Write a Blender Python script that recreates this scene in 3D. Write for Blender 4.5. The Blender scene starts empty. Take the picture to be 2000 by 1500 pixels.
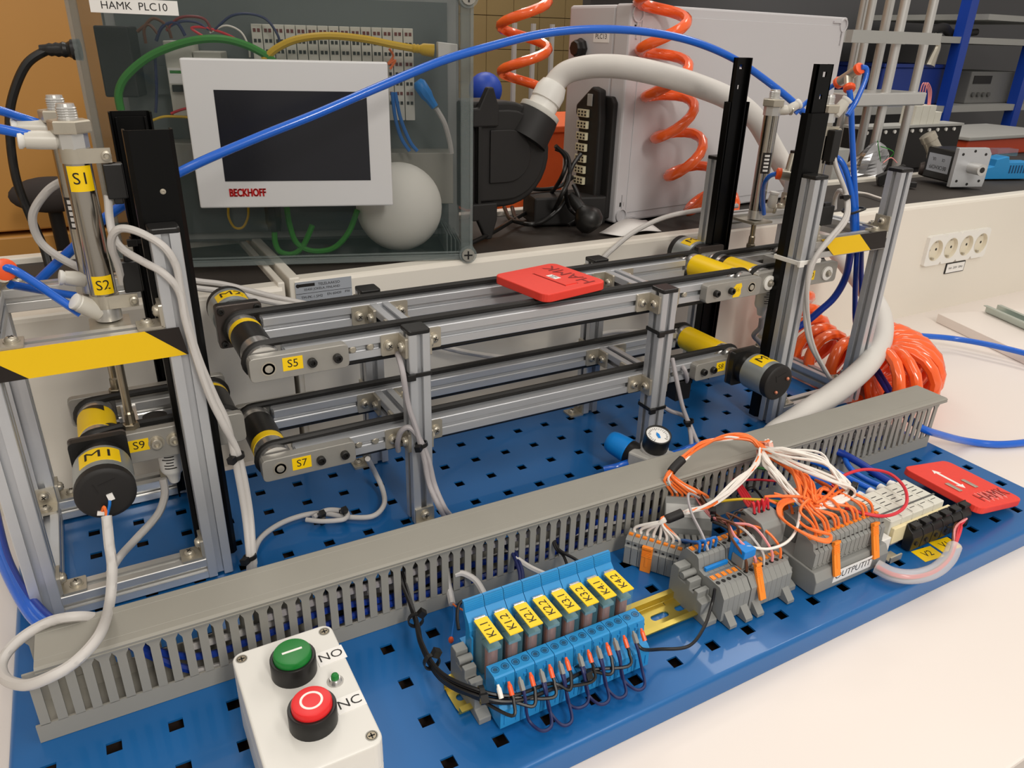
import bpy, math, random
from mathutils import Vector, Matrix
random.seed(7)
S = bpy.context.scene
COL = S.collection
# ---------------------------------------------------------------- camera
RC = ((0.87395941, -0.48529069, 0.02622787), (-0.18160335, -0.37615439, -0.90858577), (0.45079394, 0.78930401, -0.41687408))
CC = Vector((-0.142166, -0.431234, 0.432349))
FPX = 1477.64
cam = bpy.data.cameras.new('camera')
cam.sensor_width = 36.0
cam.lens = FPX / 2000 * 36
cam.clip_start = 0.01
cam.clip_end = 50
co = bpy.data.objects.new('camera', cam)
COL.objects.link(co)
co.matrix_world = Matrix(((RC[0][0], -RC[1][0], -RC[2][0], CC[0]), (RC[0][1], -RC[1][1], -RC[2][1], CC[1]), (RC[0][2], -RC[1][2], -RC[2][2], CC[2]), (0, 0, 0, 1)))
S.camera = co
# ---------------------------------------------------------------- world, ceiling lamps and added fill lamps, exposure
w = bpy.data.worlds.new('room_ambient')
S.world = w
w.use_nodes = True
w.node_tree.nodes['Background'].inputs[0].default_value = (1.0, 0.93, 0.85, 1)
w.node_tree.nodes['Background'].inputs[1].default_value = 0.55
S.view_settings.view_transform = 'Standard'
S.view_settings.look = 'None'
S.view_settings.gamma = 1
S.view_settings.use_curve_mapping = False
S.view_settings.exposure = -0.05
def ceiling_or_fill_lamp(x, y, z, sx, sy, power, col=(1.0, 0.95, 0.88)):
    d = bpy.data.lights.new('ceiling_or_fill_lamp', 'AREA')
    d.shape = 'RECTANGLE'; d.size = sx; d.size_y = sy; d.energy = power; d.color = col
    o = bpy.data.objects.new('ceiling_or_fill_lamp', d); COL.objects.link(o)
    o.location = (x, y, z)
ceiling_or_fill_lamp(0.9, -0.9, 1.75, 0.3, 1.5, 8)
ceiling_or_fill_lamp(-0.8, -0.9, 1.75, 0.3, 1.5, 7)
ceiling_or_fill_lamp(0.1, -2.2, 1.6, 0.3, 1.5, 50)  # added fill behind the camera, brightens the upright bench panel
ceiling_or_fill_lamp(0.1, 1.25, 1.9, 0.3, 1.2, 7)
ceiling_or_fill_lamp(1.9, 0.8, 1.9, 0.3, 1.5, 12)
ceiling_or_fill_lamp(1.4, 2.3, 2.1, 1.5, 0.3, 22)  # added fill near the back wall to lift the tiles
# ---------------------------------------------------------------- pixel of the 2000x1500 frame -> point on a real plane
def ray(u, v):
    a = ((u - 1000) / FPX, (v - 750) / FPX, 1.0)
    return Vector((sum(RC[i][k] * a[i] for i in range(3)) for k in range(3)))
def PZ(u, v, z):
    d = ray(u, v); return CC + d * ((z - CC.z) / d.z)
def PY(u, v, y):
    d = ray(u, v); return CC + d * ((y - CC.y) / d.y)
def PX(u, v, x):
    d = ray(u, v); return CC + d * ((x - CC.x) / d.x)
def V(*a): return Vector(a)
# ---------------------------------------------------------------- materials
def lin(c):
    c /= 255.0
    return c / 12.92 if c <= 0.04045 else ((c + 0.055) / 1.055) ** 2.4
def mat(name, rgb, rough=0.5, metal=0.0, var=0.06, scale=60, bump=0.0, trans=0.0, ior=1.45, coat=0.0, emit=0.0, stretch=None, spec=0.5, alpha=1.0):
    m = bpy.data.materials.new(name); m.use_nodes = True
    nt = m.node_tree; b = nt.nodes['Principled BSDF']
    c = tuple(lin(x) for x in rgb)
    b.inputs['Roughness'].default_value = rough; b.inputs['Metallic'].default_value = metal
    b.inputs['IOR'].default_value = ior; b.inputs['Transmission Weight'].default_value = trans
    b.inputs['Coat Weight'].default_value = coat; b.inputs['Specular IOR Level'].default_value = spec
    b.inputs['Alpha'].default_value = alpha
    tc = nt.nodes.new('ShaderNodeTexCoord'); mp = nt.nodes.new('ShaderNodeMapping')
    if stretch: mp.inputs['Scale'].default_value = stretch
    nz = nt.nodes.new('ShaderNodeTexNoise'); nz.inputs['Scale'].default_value = scale; nz.inputs['Detail'].default_value = 3
    nt.links.new(tc.outputs['Object'], mp.inputs[0]); nt.links.new(mp.outputs[0], nz.inputs[0])
    rp = nt.nodes.new('ShaderNodeMix'); rp.data_type = 'RGBA'
    rp.inputs[6].default_value = tuple(max(0, x * (1 - var)) for x in c) + (1,)
    rp.inputs[7].default_value = tuple(min(1, x * (1 + var)) for x in c) + (1,)
    nt.links.new(nz.outputs[0], rp.inputs[0]); nt.links.new(rp.outputs[2], b.inputs['Base Color'])
    if bump:
        bn = nt.nodes.new('ShaderNodeBump'); bn.inputs['Strength'].default_value = bump; bn.inputs['Distance'].default_value = 0.001
        nt.links.new(nz.outputs[0], bn.inputs['Height']); nt.links.new(bn.outputs[0], b.inputs['Normal'])
    if emit:
        b.inputs['Emission Color'].default_value = c + (1,); b.inputs['Emission Strength'].default_value = emit
    return m
ALU = mat('anodised aluminium', (198, 200, 203), 0.40, 0.55, 0.05, 40)
ALUB = mat('bright cut aluminium', (210, 209, 206), 0.3, 0.65, 0.05, 50)
STEEL = mat('zinc plated steel', (186, 179, 164), 0.36, 0.6, 0.10, 90)
PLATEM = mat('brushed end plate steel', (164, 161, 154), 0.45, 0.45, 0.07, 120)
CHROME = mat('polished steel', (208, 206, 203), 0.24, 0.8, 0.03, 30)
STAIN = mat('stainless cylinder tube', (178, 172, 162), 0.2, 1.0, 0.05, 30)
ROD = mat('threaded steel rod', (150, 140, 122), 0.3, 0.9, 0.1, 90)
DARKST = mat('dark steel flange', (88, 80, 76), 0.45, 0.6, 0.12, 60)
BLACKP = mat('black plastic', (26, 25, 24), 0.38, 0, 0.15, 80)
BLACKM = mat('black matt plastic', (30, 28, 27), 0.6, 0, 0.12, 80)
BLACKS = mat('black painted slide steel', (7, 7, 7), 0.32, 0.0, 0.1, 40, spec=0.22)
RUBBER = mat('black rubber belt', (24, 22, 20), 0.55, 0, 0.15, 70)
MATR = mat('worn black rubber mat', (52, 46, 41), 0.7, 0, 0.28, 14, bump=0.2)
BLUEP = mat('blue powder coated steel', (22, 96, 160), 0.3, 0.1, 0.10, 9, coat=0.25)
RELB = mat('relay socket blue plastic', (42, 142, 204), 0.4, 0, 0.04, 60)
RELBD = mat('clear blue cover', (120, 185, 205), 0.06, 0, 0.03, 30, alpha=0.15)
GREYD = mat('grey duct plastic', (148, 145, 136), 0.5, 0, 0.04, 30)
GREYT = mat('grey terminal plastic', (136, 137, 134), 0.55, 0, 0.05, 60)
GREYTD = mat('dark grey terminal plastic', (92, 92, 90), 0.6, 0, 0.06, 60)
WHITEB = mat('white box plastic', (222, 220, 214), 0.42, 0, 0.015, 40)
WHITEP = mat('white plastic', (232, 230, 224), 0.4, 0, 0.02, 50)
VALVE = mat('valve island light grey', (214, 212, 200), 0.5, 0, 0.03, 50)
CREAM = mat('cream painted sheet metal', (229, 223, 211), 0.42, 0, 0.02, 5)
TABLE = mat('white laminate table', (230, 221, 214), 0.42, 0, 0.015, 3)
SHEET = mat('white sheathing', (212, 208, 202), 0.5, 0, 0.05, 25, bump=0.25)
CABG = mat('light grey cable sheath', (196, 192, 188), 0.5, 0, 0.03, 40)
CABV = mat('grey sensor cable sheath', (168, 163, 165), 0.5, 0, 0.03, 40)
WIREW = mat('white wire insulation', (236, 230, 222), 0.45, 0, 0.03, 40)
WIREO = mat('orange wire insulation', (246, 122, 54), 0.42, 0, 0.04, 40)
WIREK = mat('black wire insulation', (22, 20, 20), 0.4, 0, 0.1, 40)
WIREN = mat('navy wire insulation', (28, 36, 84), 0.4, 0, 0.1, 40)
WIRER = mat('red wire insulation', (214, 44, 58), 0.4, 0, 0.05, 40)
WIREG = mat('green wire insulation', (44, 130, 46), 0.4, 0, 0.05, 40)
WIREB = mat('blue wire insulation', (30, 110, 190), 0.4, 0, 0.05, 40)
WIREBR = mat('brown wire insulation', (98, 58, 36), 0.45, 0, 0.1, 40)
WIREP = mat('pink wire insulation', (236, 150, 150), 0.45, 0, 0.05, 40)
WIREY = mat('yellow wire insulation', (232, 196, 40), 0.45, 0, 0.05, 40)
TUBEB = mat('blue pneumatic tube', (24, 98, 205), 0.22, 0, 0.05, 30, coat=0.3)
TUBEN = mat('dark blue pneumatic tube', (22, 56, 150), 0.3, 0, 0.05, 30)
ORANGE = mat('orange polyurethane hose', (255, 104, 44), 0.18, 0, 0.04, 20, coat=0.5)
ORANGEP = mat('orange plastic', (244, 138, 38), 0.4, 0, 0.04, 60)
ORANGER = mat('red orange ring plastic', (242, 92, 40), 0.35, 0, 0.04, 60)
REDT = mat('red printed plastic', (232, 62, 48), 0.5, 0, 0.05, 200, bump=0.08)
REDTD = mat('red plastic engraving', (140, 24, 20), 0.6, 0, 0.05, 100)
YEL = mat('yellow label tape', (250, 208, 14), 0.35, 0, 0.02, 30)
YELT = mat('yellow warning tape', (240, 196, 18), 0.3, 0, 0.03, 12)
TAPEK = mat('black warning tape', (34, 28, 25), 0.3, 0, 0.1, 30)
INK = mat('black print', (28, 24, 22), 0.5, 0, 0.0)
INKR = mat('red print', (200, 34, 34), 0.5, 0, 0.0)
INKW = mat('white print', (240, 236, 230), 0.5, 0, 0.0)
PAPER = mat('white label paper', (238, 236, 232), 0.5, 0, 0.01)
SILVL = mat('silver type plate', (176, 182, 190), 0.35, 0.3, 0.02, 20)
GREENB = mat('green button plastic', (24, 120, 48), 0.35, 0, 0.03, 30)
REDB = mat('red button plastic', (226, 40, 42), 0.35, 0, 0.03, 30)
BLUEC = mat('festo blue plastic', (14, 130, 214), 0.35, 0, 0.03, 30)
SENSB = mat('blue sensor plastic', (28, 92, 196), 0.4, 0, 0.03, 30)
COPPER = mat('copper winding', (206, 132, 104), 0.35, 0.55, 0.25, 400, stretch=(8, 8, 0.3))
ZINCY = mat('yellow zinc rail', (206, 184, 92), 0.28, 0.9, 0.25, 25)
BRASS = mat('nickel brass fitting', (186, 180, 166), 0.3, 0.7, 0.05, 40)
NYLON = mat('translucent fitting grey', (206, 202, 192), 0.35, 0, 0.03, 40)
WOOD = mat('varnished birch', (198, 144, 74), 0.4, 0, 0.1, 6, stretch=(1, 1, 0.25))
TILEW = mat('beige wall tile', (172, 148, 104), 0.35, 0, 0.06, 6)
GROUT = mat('tile joint', (128, 108, 78), 0.8, 0, 0.05, 30)
GREYW = mat('grey painted wall', (92, 92, 94), 0.8, 0, 0.04, 4)
SHELFG = mat('light grey shelf', (168, 168, 164), 0.6, 0, 0.04, 10)
RACKB = mat('blue rack steel', (20, 66, 172), 0.45, 0, 0.05, 10)
DARKB = mat('dark grey background parts', (54, 52, 52), 0.8, 0, 0.05, 10)  # plain dark grey for bench top, plinth, box and strip foot
FLOORM = mat('dark lab floor', (96, 88, 78), 0.6, 0, 0.1, 8)
ENCG = mat('grey enclosure plastic', (196, 194, 196), 0.5, 0, 0.015, 10)
ENCB = mat('enclosure back plate', (104, 110, 110), 0.45, 0.4, 0.12, 12)
HMI = mat('light grey HMI frame', (206, 206, 206), 0.4, 0.1, 0.01, 20)
SCREEN = mat('dark HMI screen', (26, 27, 33), 0.25, 0, 0.2, 10)
GREENC = mat('green bus cable', (52, 140, 40), 0.4, 0, 0.04, 30)
YELC = mat('yellow network cable', (220, 178, 14), 0.4, 0, 0.04, 30)
PAPERC = mat('off white dome plastic', (246, 243, 234), 0.6, 0, 0.03, 12)
FOIL = mat('silver foil bag', (176, 176, 178), 0.25, 0.8, 0.15, 40, bump=0.6)
CLEAR = mat('clear polycarbonate', (226, 234, 232), 0.05, 0, 0.0, 10, trans=1.0, ior=1.12)
CLEARF = mat('clear wrap film', (235, 232, 230), 0.2, 0, 0.0, 10, alpha=0.4)
GLASSM = mat('gauge lens', (235, 240, 240), 0.03, 0, 0.0, 10, trans=1.0, ior=1.1)
# ---------------------------------------------------------------- mesh builder
WM = {}
def reg(o, Mw, parent=None):
    COL.objects.link(o)
    if parent is not None:
        o.parent = parent; o.matrix_basis = WM[parent].inverted() @ Mw
    else:
        o.matrix_basis = Mw
    WM[o] = Mw.copy()
    return o
def tag(o, label, cat, group=None, kind=None):
    if label: o['label'] = label
    if cat: o['category'] = cat
    if group: o['group'] = group
    if kind: o['kind'] = kind
    return o
def thing(name, loc, label, cat, group=None):
    o = bpy.data.objects.new(name, None); o.empty_display_size = 0.01
    reg(o, Matrix.Translation(Vector(loc)))
    return tag(o, label, cat, group)
def frame(o, x, y):
    x = Vector(x).normalized(); y = Vector(y); y = (y - x * y.dot(x)).normalized(); z = x.cross(y)
    return Matrix(((x[0], y[0], z[0], o[0]), (x[1], y[1], z[1], o[1]), (x[2], y[2], z[2], o[2]), (0, 0, 0, 1)))
class MB:
    def __init__(s): s.v = []; s.f = []; s.m = []; s.cur = 0; s.T = None
    def add(s, vs, fs):
        n = len(s.v)
        if s.T is not None: vs = [s.T @ Vector(p) for p in vs]
        s.v += [tuple(p) for p in vs]
        for f in fs: s.f.append([i + n for i in f]); s.m.append(s.cur)
        return s
    def box(s, x0, x1, y0, y1, z0, z1):
        vs = [(x, y, z) for x in (x0, x1) for y in (y0, y1) for z in (z0, z1)]
        return s.add(vs, [(0, 1, 3, 2), (4, 6, 7, 5), (0, 4, 5, 1), (2, 3, 7, 6), (0, 2, 6, 4), (1, 5, 7, 3)])
    def obox(s, c, ax, ay, az, hx, hy, hz):
        c = Vector(c); ax = Vector(ax).normalized(); ay = Vector(ay).normalized(); az = Vector(az).normalized()
        vs = [c + ax * (a * hx) + ay * (b * hy) + az * (d * hz) for a in (-1, 1) for b in (-1, 1) for d in (-1, 1)]
        return s.add(vs, [(0, 1, 3, 2), (4, 6, 7, 5), (0, 4, 5, 1), (2, 3, 7, 6), (0, 2, 6, 4), (1, 5, 7, 3)])
    def prism(s, poly, fn, t0, t1):
        n = len(poly); vs = [fn(a, b, t0) for a, b in poly] + [fn(a, b, t1) for a, b in poly]
        fs = [list(range(n))[::-1], list(range(n, 2 * n))] + [(i, (i + 1) % n, n + (i + 1) % n, n + i) for i in range(n)]
        return s.add(vs, fs)
    def px(s, poly, x0, x1): return s.prism(poly, lambda a, b, t: (t, a, b), x0, x1)       # poly in y,z
    def py(s, poly, y0, y1): return s.prism(poly, lambda a, b, t: (a, t, b), y0, y1)       # poly in x,z
    def pz(s, poly, z0, z1): return s.prism(poly, lambda a, b, t: (a, b, t), z0, z1)       # poly in x,y
    def cyl(s, p0, p1, r, n=20, r2=None, cap=True):
        p0 = Vector(p0); p1 = Vector(p1); r2 = r if r2 is None else r2
        d = (p1 - p0).normalized(); a = d.orthogonal().normalized(); b = d.cross(a)
        vs = []
        for p, q in ((p0, r), (p1, r2)):
            vs += [p + (a * math.cos(2 * math.pi * i / n) + b * math.sin(2 * math.pi * i / n)) * q for i in range(n)]
        fs = [(i, (i + 1) % n, n + (i + 1) % n, n + i) for i in range(n)]
        if cap: fs += [list(range(n))[::-1], list(range(n, 2 * n))]
        return s.add(vs, fs)
    def lathe(s, p0, d, prof, n=24):
        # prof: list of (r, h) along axis d from p0
        p0 = Vector(p0); d = Vector(d).normalized(); a = d.orthogonal().normalized(); b = d.cross(a)
        vs = []
        for r, h in prof:
            vs += [p0 + d * h + (a * math.cos(2 * math.pi * i / n) + b * math.sin(2 * math.pi * i / n)) * r for i in range(n)]
        fs = []
        for k in range(len(prof) - 1):
            fs += [(k * n + i, k * n + (i + 1) % n, (k + 1) * n + (i + 1) % n, (k + 1) * n + i) for i in range(n)]
        fs.append(list(range(n))[::-1]); m = (len(prof) - 1) * n; fs.append(list(range(m, m + n)))
        return s.add(vs, fs)
    def tube(s, pts, r, n=8, closed=False, cap=True):
        pts = [Vector(p) for p in pts]; k = len(pts); vs = []; fs = []
        up = None; rr = r if isinstance(r, (list, tuple)) else [r] * k
        for i, p in enumerate(pts):
            if closed: t = (pts[(i + 1) % k] - pts[i - 1])
            else: t = pts[min(i + 1, k - 1)] - pts[max(i - 1, 0)]
            t = t.normalized() if t.length > 1e-9 else Vector((0, 0, 1))
            if up is None: up = t.orthogonal().normalized()
            up = (up - t * up.dot(t))
            up = up.normalized() if up.length > 1e-6 else t.orthogonal().normalized()
            b = t.cross(up)
            vs += [p + (up * math.cos(2 * math.pi * j / n) + b * math.sin(2 * math.pi * j / n)) * rr[i] for j in range(n)]
        for i in range(k if closed else k - 1):
            q = (i + 1) % k
            fs += [(i * n + j, i * n + (j + 1) % n, q * n + (j + 1) % n, q * n + j) for j in range(n)]
        if cap and not closed: fs += [list(range(n))[::-1], list(range((k - 1) * n, k * n))]
        return s.add(vs, fs)
    def sphere(s, c, r, n=16, m=10, sc=(1, 1, 1)):
        c = Vector(c); prof = [(max(1e-5, math.sin(math.pi * i / m)) * r, -math.cos(math.pi * i / m) * r) for i in range(m + 1)]
        vs = []
        for q, h in prof: vs += [(c[0] + q * math.cos(2 * math.pi * i / n) * sc[0], c[1] + q * math.sin(2 * math.pi * i / n) * sc[1], c[2] + h * sc[2]) for i in range(n)]
        fs = []
        for k in range(m): fs += [(k * n + i, k * n + (i + 1) % n, (k + 1) * n + (i + 1) % n, (k + 1) * n + i) for i in range(n)]
        return s.add(vs, fs)
    def mesh(s, name, mats, smooth=False, org=None):
        me = bpy.data.meshes.new(name)
        vs = s.v if org is None else [(p[0] - org[0], p[1] - org[1], p[2] - org[2]) for p in s.v]
        me.from_pydata(vs, [], s.f)
        for m in (mats if isinstance(mats, (list, tuple)) else [mats]): me.materials.append(m)
        if any(s.m): me.polygons.foreach_set('material_index', s.m)
        if smooth:
            me.polygons.foreach_set('use_smooth', [True] * len(s.f))
            me.set_sharp_from_angle(angle=math.radians(40))
        me.update()
        return me
    def build(s, name, mats, parent=None, smooth=False, bevel=0.0, seg=2, label=None, cat=None, group=None, kind=None):
        xs = [p[0] for p in s.v]; ys = [p[1] for p in s.v]; zs = [p[2] for p in s.v]
        org = Vector(((min(xs) + max(xs)) / 2, (min(ys) + max(ys)) / 2, min(zs)))
        me = s.mesh(name, mats, smooth, org)
        o = bpy.data.objects.new(name, me)
        reg(o, Matrix.Translation(org), parent)
        if bevel:
            b = o.modifiers.new('edge', 'BEVEL'); b.width = bevel; b.segments = seg; b.limit_method = 'ANGLE'; b.angle_limit = math.radians(35)
        tag(o, label, cat, group, kind)
        return o
def inst(name, me, Mw, parent=None, **k):
    o = bpy.data.objects.new(name, me); reg(o, Mw, parent)
    return tag(o, k.get('label'), k.get('cat'), k.get('group'), k.get('kind'))
def crom(pts, n=8, closed=False):
    pts = [Vector(p) for p in pts]; out = []; k = len(pts)
    for i in range(k if closed else k - 1):
        if closed: p0, p1, p2, p3 = pts[i - 1], pts[i], pts[(i + 1) % k], pts[(i + 2) % k]
        else: p0, p1, p2, p3 = pts[max(i - 1, 0)], pts[i], pts[i + 1], pts[min(i + 2, k - 1)]
        for j in range(n):
            t = j / n
            out.append(0.5 * ((2 * p1) + (p2 - p0) * t + (2 * p0 - 5 * p1 + 4 * p2 - p3) * t * t + (3 * p1 - p0 - 3 * p2 + p3) * t ** 3))
    if not closed: out.append(pts[-1])
    return out
def cable(name, pts, r, m, label=None, cat=None, group=None, parent=None, n=8, sub=7):
    b = MB(); b.tube(crom(pts, sub), r, n)
    return b.build(name, m, parent, smooth=True, label=label, cat=cat, group=group)
TXT = {}
def text(name, s, size, m, Mw, parent=None, extrude=0.0, center=True, sx=1.0, bold=0.0):
    key = (s, size, m.name, extrude, center, sx, bold)
    if key not in TXT:
        c = bpy.data.curves.new(name, 'FONT'); c.body = s; c.size = size; c.extrude = extrude; c.offset = bold
        c.resolution_u = 3
        if center: c.align_x = 'CENTER'; c.align_y = 'CENTER'
        o = bpy.data.objects.new(name, c); COL.objects.link(o)
        bpy.context.view_layer.update()
        me = bpy.data.meshes.new_from_object(o.evaluated_get(bpy.context.evaluated_depsgraph_get()))
        bpy.data.objects.remove(o); me.name = name
        if sx != 1.0:
            for v in me.vertices: v.co.x *= sx
        me.materials.clear(); me.materials.append(m)
        TXT[key] = me
    return inst(name, TXT[key], Mw, parent)
def sticker(parent, o, x, y, w, h, m, s=None, size=None, ink=None, name='label', sx=1.0, th=0.0003):
    """thin label centred at o, x = reading direction, y = up of the letters"""
    F = frame(o, x, y)
    b = MB(); b.T = F; b.box(-w / 2, w / 2, -h / 2, h / 2, 0, th)
    l = b.build(name, m, parent)
    if s:
        par = l if (parent is not None and parent.parent is None) or parent is None else parent
        text('lettering', s, size, ink or INK, F @ Matrix.Translation((0, 0, th + 0.0001)), par, sx=sx)
    return l
def rrect(x0, x1, y0, y1, r, n=4):
    out = []
    for cx, cy, a0 in ((x1 - r, y1 - r, 0), (x0 + r, y1 - r, 90), (x0 + r, y0 + r, 180), (x1 - r, y0 + r, 270)):
        for i in range(n + 1):
            a = math.radians(a0 + 90 * i / n); out.append((cx + r * math.cos(a), cy + r * math.sin(a)))
    return out
# ---------------------------------------------------------------- 20 x 20 slotted profile, brackets, screws
def slot_poly(h=0.01):
    a, b, c, d = 0.0028, 0.0018, 0.0052, 0.0046
    q = [(h, -h + 0.0006), (h, -a), (h - b, -a), (h - b, -c), (h - b - 0.0018, -c), (h - d, -0.0032), (h - d, 0.0032), (h - b - 0.0018, c), (h - b, c), (h - b, a), (h, a), (h, h - 0.0006)]
    out = []
    for k in range(4):
        for x, y in q:
            for _ in range(k): x, y = -y, x
            out.append((x, y))
    return out
SLOT = slot_poly()
def prof(name, axis, p0, L, parent, m=None):
    """p0 = low corner (x0,y0,z0) of the 20 mm bar, running L along axis"""
    b = MB(); c = [p0[0] + 0.01, p0[1] + 0.01, p0[2] + 0.01]
    if axis == 'x': b.prism(SLOT, lambda a, q, t: (t, c[1] + a, c[2] + q), p0[0], p0[0] + L)
    elif axis == 'y': b.prism(SLOT, lambda a, q, t: (c[0] + a, t, c[2] + q), p0[1], p0[1] + L)
    else: b.prism(SLOT, lambda a, q, t: (c[0] + a, c[1] + q, t), p0[2], p0[2] + L)
    return b.build(name, m or ALU, parent)
def cap(parent, x0, y0, z):
    b = MB(); b.pz(rrect(x0 - 0.0004, x0 + 0.0204, y0 - 0.0004, y0 + 0.0204, 0.0025, 3), z, z + 0.0042)
    return b.build('end_cap', BLACKP, parent, bevel=0.001)
_b = MB()
_b.lathe((0, 0, 0), (0, 0, 1), [(0.0052, 0), (0.0052, 0.0009), (0.0043, 0.0009), (0.0043, 0.0022), (0.0034, 0.0034), (0.0016, 0.0040)], 14)
_b.cur = 1
_b.box(-0.0021, 0.0021, -0.00045, 0.00045, 0.0030, 0.00415); _b.box(-0.00045, 0.00045, -0.0021, 0.0021, 0.0030, 0.00415)
SCREW = _b.mesh('screw', [STEEL, BLACKM], True)
_b = MB(); _b.pz(rrect(0, 0.0185, -0.0095, 0.0095, 0.0012, 2), 0, 0.0024)
_b.prism(rrect(0, 0.0185, -0.0095, 0.0095, 0.0012, 2), lambda a, q, t: (t, q, a), 0, 0.0024)
BRK = _b.mesh('corner_bracket', [STEEL])
_b = MB(); _b.lathe((0, 0, 0), (0, 0, 1), [(0.0038, 0), (0.0038, 0.0042), (0.0032, 0.0048), (0.0019, 0.0048), (0.0018, 0.0022)], 16)
SOCK = _b.mesh('socket_screw', [BLACKP], True)
_b = MB(); _b.lathe((0, 0, 0), (0, 0, 1), [(0.0062, 0), (0.0062, 0.0009), (0.0045, 0.0009), (0.0045, 0.0045), (0.0040, 0.0050), (0.0024, 0.0050), (0.0022, 0.0025)], 18)
SOCKZ = _b.mesh('socket_screw', [STEEL], True)
def bracket(parent, c, a, b, screws=True):
    """L bracket with its inner corner at c; legs along a and b, screws on the inner side"""
    F = frame(c, a, Vector(b).cross(Vector(a)))      # local x = a, local z = b
    k = inst('corner_bracket', BRK, F, parent)
    if screws:
        inst('screw', SCREW, F @ Matrix.Translation((0.0115, 0, 0.0024)) @ Matrix.Rotation(random.random() * 1.5, 4, 'Z'), k)
        inst('screw', SCREW, F @ Matrix.Translation((0.0024, 0, 0.0115)) @ Matrix.Rotation(math.radians(90), 4, 'Y') @ Matrix.Rotation(random.random() * 1.5, 4, 'Z'), k)
    return k
def ziptie(parent, c, d, r, m=None, head=(0, -1, 0), name='cable_tie', flat=1.0, **k):
    d = Vector(d).normalized(); b = MB()
    a = Vector(head); a = (a - d * a.dot(d)).normalized(); q = d.cross(a); c = Vector(c)
    for rr in (r,):
        n = 18; vs = []
        for i in range(n):
            t = 2 * math.pi * i / n; e = a * math.cos(t) + q * math.sin(t)
            for rad, h in ((rr, -0.0017), (rr + 0.0011, -0.0017), (rr + 0.0011, 0.0017), (rr, 0.0017)): vs.append(c + e * rad + d * h)
        fs = []
        for i in range(n):
            j = (i + 1) % n
            for s_ in range(4): fs.append((i * 4 + s_, i * 4 + (s_ + 1) % 4, j * 4 + (s_ + 1) % 4, j * 4 + s_))
        b.add(vs, fs)
    b.obox(c + a * (r + 0.0022), a, q, d, 0.0028, 0.0027, 0.0026)
    return b.build(name, m or BLACKP, parent, **k)
def sqtie(parent, x0, x1, y0, y1, z, m=None, name='cable_tie', th=0.0012, h=0.0042, **k):
    b = MB()
    b.box(x0 - th, x1 + th, y0 - th, y0, z, z + h); b.box(x0 - th, x1 + th, y1, y1 + th, z, z + h)
    b.box(x0 - th, x0, y0, y1, z, z + h); b.box(x1, x1 + th, y0, y1, z, z + h)
    b.box(x0 - 0.004, x0 + 0.004, y0 - 0.005, y0 - th, z - 0.001, z + h + 0.001)
    return b.build(name, m or BLACKP, parent, bevel=0.0006, **k)
# ================================================================ THE SETTING
def struct(b, name, m, parent=None, **k):
    o = b.build(name, m, parent, **k)
    if parent is None: o['kind'] = 'structure'
    return o
b = MB(); b.box(-6, 9, -3, 7, -0.80, -0.77); struct(b, 'floor', FLOORM)
b = MB(); b.box(-6, 9, 3.2, 3.3, -0.77, 2.4); WB = struct(b, 'wall_back', GROUT)
b = MB(); b.box(-3.1, -3.0, -3, 3.2, -0.77, 2.4); struct(b, 'wall_left', CREAM)
# beige wall tiles that show between the two enclosures
_b = MB(); _b.box(-0.0735, 0.0735, -0.006, 0.004, -0.0735, 0.0735); TILE = _b.mesh('tile', [TILEW])
p0 = PY(900, 480, 3.2); p1 = PY(1120, 0, 3.2)
ix0 = int(p0.x / 0.15) - 1; ix1 = int(PY(1120, 0, 3.2).x / 0.15) + 3
for i in range(ix0, ix1):
    for j in range(-1, 9):
        inst('tile', TILE, Matrix.Translation((i * 0.15, 3.196, j * 0.15)), WB)
# ---- table
b = MB(); b.box(-1.3, 1.9, -0.285, 0.40, -0.045, -0.02)
tag(b.build('table_top', TABLE, None, bevel=0.002), 'white laminate table top under the blue perforated plate', 'table')
# ---- bench trunking (cream sheet metal, sockets) with its rubber mat shelf
t = thing('bench_trunking', (0.9, 0.37, -0.02), 'long cream metal bench trunking with four sockets behind the conveyors', 'trunking')
def trunk(par, x0, x1, top):
    b = MB(); b.px([(0.37, -0.02), (0.37, top - 0.005), (0.3715, top - 0.0015), (0.375, top), (0.392, top), (0.392, top - 0.004), (0.40, top - 0.004), (0.40, -0.02)], x0, x1)
    b.build('front_panel', CREAM, par)
    b = MB(); b.box(x0 + 0.006, x1 - 0.002, 0.392, 0.586, top - 0.03, top - 0.003); b.build('rubber_mat', MATR, par)
    b = MB(); b.box(x0, x1, 0.586, 0.604, top - 0.04, top + 0.004); b.build('back_edge', CREAM, par, bevel=0.0015)
trunk(t, 0.0415, 2.3, 0.1865)
b = MB(); b.box(0.036, 0.0475, 0.372, 0.60, -0.02, 0.1895); b.build('end_lip', CREAM, t, bevel=0.0015)
t2 = thing('bench_trunking', (-0.6, 0.37, -0.02), 'cream bench trunking at the left behind the lift tower', 'trunking')
trunk(t2, -1.4, 0.0275, 0.182)
b = MB(); b.box(0.0235, 0.031, 0.372, 0.60, -0.02, 0.186); b.build('end_lip', CREAM, t2, bevel=0.0015)
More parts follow.
